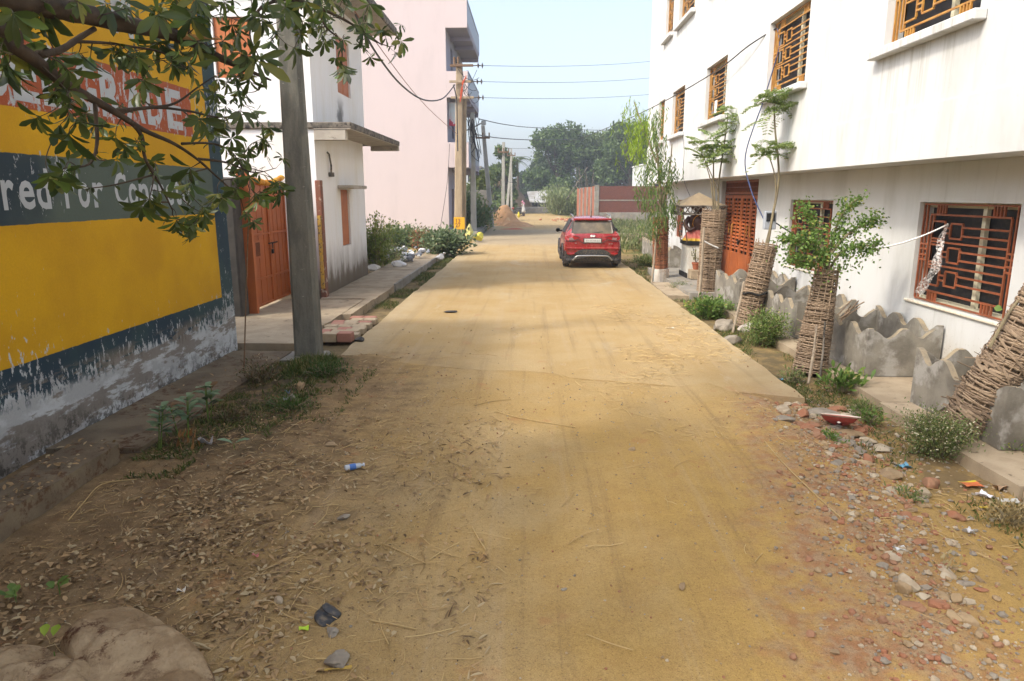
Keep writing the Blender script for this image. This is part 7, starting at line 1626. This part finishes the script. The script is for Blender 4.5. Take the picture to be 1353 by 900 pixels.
SP = [(1200, 783, .075, .05, 3, 'pair stone, right one of the pale pair at the lower right'), (1190, 788, .06, .045, 0, 'tan stone touching the pale one at the lower right'), (1262, 800, .05, .035, 0, 'pitted tan stone right of the pale pair at the lower right'), (1230, 627, .09, .055, 2, 'rounded red brick stone below the flowering weed'), (1223, 642, .07, .06, 3, 'angular pale yellow stone below the red rounded one'), (1263, 668, .07, .04, 2, 'dark red brick piece on the straw right of the rubble'), (1062, 545, .11, .07, 2, 'reddish brick stone just below the road slab end'), (1090, 540, .20, .08, 1, 'big grey cement lump beside the white and red basin'), (1135, 530, .09, .05, 3, 'pale flat stone beyond the white and red basin'), (1038, 545, .10, .05, 3, 'flat pale stone at the corner of the road slab'), (1170, 580, .13, .03, 3, 'flat grey white slab chip in front of the fence'), (1120, 562, .16, .035, 0, 'flat tan slab left of the basin'), (1150, 600, .08, .05, 2, 'brick lump in the middle of the rubble'), (1178, 620, .13, .045, 0, 'long tan stone lying slantwise in the rubble'),
      (397, 518, .075, .085, 0, 'squarish tan stone standing in the grass near the pole'), (386, 530, .04, .06, 1, 'small grey stone leaning on the squarish tan one'), (436, 592, .07, .025, 0, 'flat pale stone on the earth left of the street'), (455, 688, .05, .03, 1, 'grey pebble by the straw left of the street'), (368, 800, .035, .025, 3, 'small white pebble among the dry leaves'), (835, 598, .04, .02, 0, 'little flat stone in the middle of the street'), (900, 780, .03, .025, 0, 'small brown stone at the lower right of the street'), (745, 780, .02, .012, 1, 'tiny dark pebble in the lower street')]
for i, (a, b_, s_, h_, k, lb) in enumerate(SP):
    c = G(a, b_, 0); z_ = hz1(c.x, c.y); rockthing('stone', (c.x, c.y, z_+h_*.45), (s_, s_*.75, h_), 300+i, stone_m[k], lb.replace('pair stone, right one', 'stone, right one'), 'stone', sub=3)
# stones and blocks beside the round bush
for i, (a, b_, s_, lb) in enumerate([(955, 435, .22, 'large grey stone half under the weeds left of the belted guard'), (966, 452, .17, 'pale stone at the gutter edge below the large grey one'), (940, 400, .2, 'flat stone in the gutter behind the broad leaved weed')]):
    c = G(a, b_, -.1); rockthing('stone', (c.x, c.y, -.05), (s_, s_*.8, s_*.6), 400+i, stone_m[1], lb, 'stone', sub=3)
# bits of rubbish
def scrap(name, px, py, w, h, col, label, cat, rot=0.0, crum=.02, z=0.015, stripe=None):
    c = G(px, py, 0); z0 = hz1(c.x, c.y) if c.y < yend(c.x) or abs(c.x-.2) > 2.95 else 0.0; N = 7; vs = []
    for i in range(N):
        for j in range(N):
            u = (i/(N-1)-.5)*w; v_ = (j/(N-1)-.5)*h; vs.append((c.x+u*math.cos(rot)-v_*math.sin(rot)+random.uniform(-crum, crum)*.2, c.y+u*math.sin(rot)+v_*math.cos(rot), z0+z+random.uniform(0, crum*.7)+crum*math.sin(i*.7+j*.5)))
    fs = [(i*N+j, (i+1)*N+j, (i+1)*N+j+1, i*N+j+1) for i in range(N-1) for j in range(N-1)]; o = mk(name, vs, fs, [plain(name+'_paint', col, .5, dirt=.25)]+([plain(name+'_stripe', stripe, .5)] if stripe else []), None, [1 if (stripe and j >= N-2) else 0 for i in range(N-1) for j in range(N-1)], origin=(c.x, c.y, z0))
    md = o.modifiers.new('t', 'SOLIDIFY'); md.thickness = .002; return tag(o, label, cat)
scrap('blue_plastic', 1196, 603, .13, .08, (.09, .27, .40), 'crumpled sky blue plastic piece at the left of the flowering weed', 'plastic', .4)
scrap('blue_plastic', 1030, 492, .14, .08, (.12, .28, .38), 'light blue plastic scrap at the road slab end under the weeds', 'plastic', .1)
scrap('orange_packet', 1285, 626, .16, .11, (.52, .14, .05), 'orange printed card lying under the bushes at the right', 'packet', .1, .006, .03, (.55, .45, .04))
scrap('white_paper', 1305, 640, .08, .12, (.72, .72, .8), 'bright white crumpled paper right of the orange card', 'paper', .5, .02)
scrap('carton_lid', 1335, 646, .16, .09, (.45, .45, .42), 'pale cardboard lid at the right edge among the rubbish', 'carton', -.2, .006)
scrap('brown_wrapper', 1330, 632, .18, .07, (.30, .20, .12), 'brown torn wrapper behind the cardboard lid', 'wrapper', .2, .03)
scrap('yellow_wrapper', 1302, 657, .07, .03, (.60, .45, .04), 'small yellow wrapper in front of the white paper', 'wrapper', .1, .01)
scrap('white_scrap', 1282, 690, .07, .06, (.55, .56, .58), 'grey white plastic scrap on the straw at the right', 'plastic', .3, .02)
scrap('white_scrap', 1188, 735, .08, .05, (.55, .58, .6), 'silvery wrapper in the lower rubble strip', 'wrapper', .1, .01)
scrap('green_packet', 402, 837, .05, .035, (.40, .58, .03), 'small lime green packet by the burnt scrap', 'packet', .2, .006)
scrap('white_scrap', 240, 787, .045, .03, (.72, .7, .62), 'white torn scrap on the dry leaves', 'paper', .2, .01)
scrap('pink_scrap', 338, 740, .035, .03, (.5, .16, .16), 'small pink scrap among the dry leaves', 'plastic', 0, .01)
scrap('white_bag', 272, 588, .12, .07, (.48, .46, .46), 'crumpled greyish white bag next to the milkweed clump', 'bag', .2, .04)
scrap('white_card', 885, 434, .16, .04, (.66, .63, .56), 'white slip of paper lying on the road at the right', 'paper', .1, .005, .008)
scrap('blue_scrap', 380, 521, .05, .04, (.15, .25, .36), 'small blue scrap in the grass by the squarish stone', 'plastic', 0, .02)
scrap('white_scrap', 378, 532, .06, .04, (.6, .6, .6), 'white scrap in the grass below the squarish stone', 'plastic', .6, .02)
scrap('yellow_strip', 447, 888, .13, .02, (.40, .26, .04), 'dull yellow strip beside the grey ash lump', 'strip', .2, .006)
c = G(595, 413, 0); m = MB(); m.rock((c.x, c.y, .02), (.16, .06, .03), 5, 2, 0, 1, .4, True); tag(m.build('dark_rag', M_blk, origin=tuple(c)), 'dark flattened rag on the road beyond the gate', 'rag')
c = G(475, 451, 0); m = MB(); m.rock((c.x, c.y, .03), (.085, .07, .05), 5, 3, 0, 1, .1); tag(m.build('black_stone', M_blk, smooth=True, origin=tuple(c)), 'round black lump on the left road edge near the pavers', 'lump')
for (a, b_, s_, col, lb) in [(432, 812, .09, M_blk, 'burnt black lump by the lime green packet'), (445, 875, .08, stone_m[1], 'grey ash lump at the bottom of the picture'), (440, 838, .05, stone_m[1], 'small ash grey lump between the black and grey lumps')]:
    c = G(a, b_, 0); rockthing('burnt_lump', (c.x, c.y, .02), (s_, s_*.7, s_*.45), int(a), col, lb, 'lump', None, 3, .45)
# plastic bottle
c = G(468, 622, .02); c.z = hz1(c.x, c.y)+.032; BT = thing('plastic_bottle', c, 'small crushed plastic water bottle with blue label on the earth', 'bottle'); d = Vector((.85, .5, 0)).normalized(); L_ = .16
m = MB(); m.tube([c-d*L_*.5, c-d*L_*.46, c+d*L_*.2, c+d*L_*.34, c+d*L_*.40, c+d*L_*.5], [.018, .026, .022, .021, .010, .010], 12); m.build('bottle_body', plain('clear_bottle', (.42, .46, .50), .2, dirt=.35), BT)
m = MB(); m.tube([c-d*L_*.25, c+d*L_*.08], [.0268, .0255], 14); m.build('bottle_label', plain('blue_label', (.06, .15, .42), .4, dirt=0), BT); m = MB(); m.tube([c+d*L_*.5, c+d*L_*.56], .015, 10); m.build('cap', plain('white_cap', (.6, .62, .7), .4), BT)
# white and red basin
c = G(1108, 562, -.05); T = thing('broken_basin', (c.x, c.y, -.05), 'broken white and red enamel basin half buried in the rubble', 'basin'); m = MB(); seg = 26; prof = [(.03, 0), (.14, .03), (.19, .09), (.21, .10), (.18, .08), (.13, .05), (.03, .045)]
vs = []
for r_, z_ in prof:
    for k in range(seg): t = 2*math.pi*k/seg; vs.append((c.x+r_*math.cos(t), c.y+r_*.8*math.sin(t), z_-.04+.04*math.cos(t+2)))
m_ = [1 if i < 2 else 0 for i in range(6) for k in range(seg)]
mk('bowl', vs, [(i*seg+k, i*seg+(k+1) % seg, (i+1)*seg+(k+1) % seg, (i+1)*seg+k) for i in range(6) for k in range(seg)], [plain('basin_white', (.58, .50, .42), .5, dirt=.3), plain('basin_red', (.40, .06, .05), .5, dirt=.2)], T, m_)
# ---------------------------------------------------------------- air
hm = NT('haze_air').m; hn = hm.node_tree; pv_ = hn.nodes.new('ShaderNodeVolumePrincipled'); pv_.inputs['Color'].default_value = (.86, .92, 1, 1); pv_.inputs['Density'].default_value = .0016; pv_.inputs['Anisotropy'].default_value = .3
for l in list(hn.links): hn.links.remove(l)
hn.links.new(pv_.outputs[0], [q for q in hn.nodes if q.type == 'OUTPUT_MATERIAL'][0].inputs['Volume'])
HZ = MB().box((-1300, -200, -3), (1300, 2300, 32)).build('haze', hm); tag(HZ, kind='stuff')
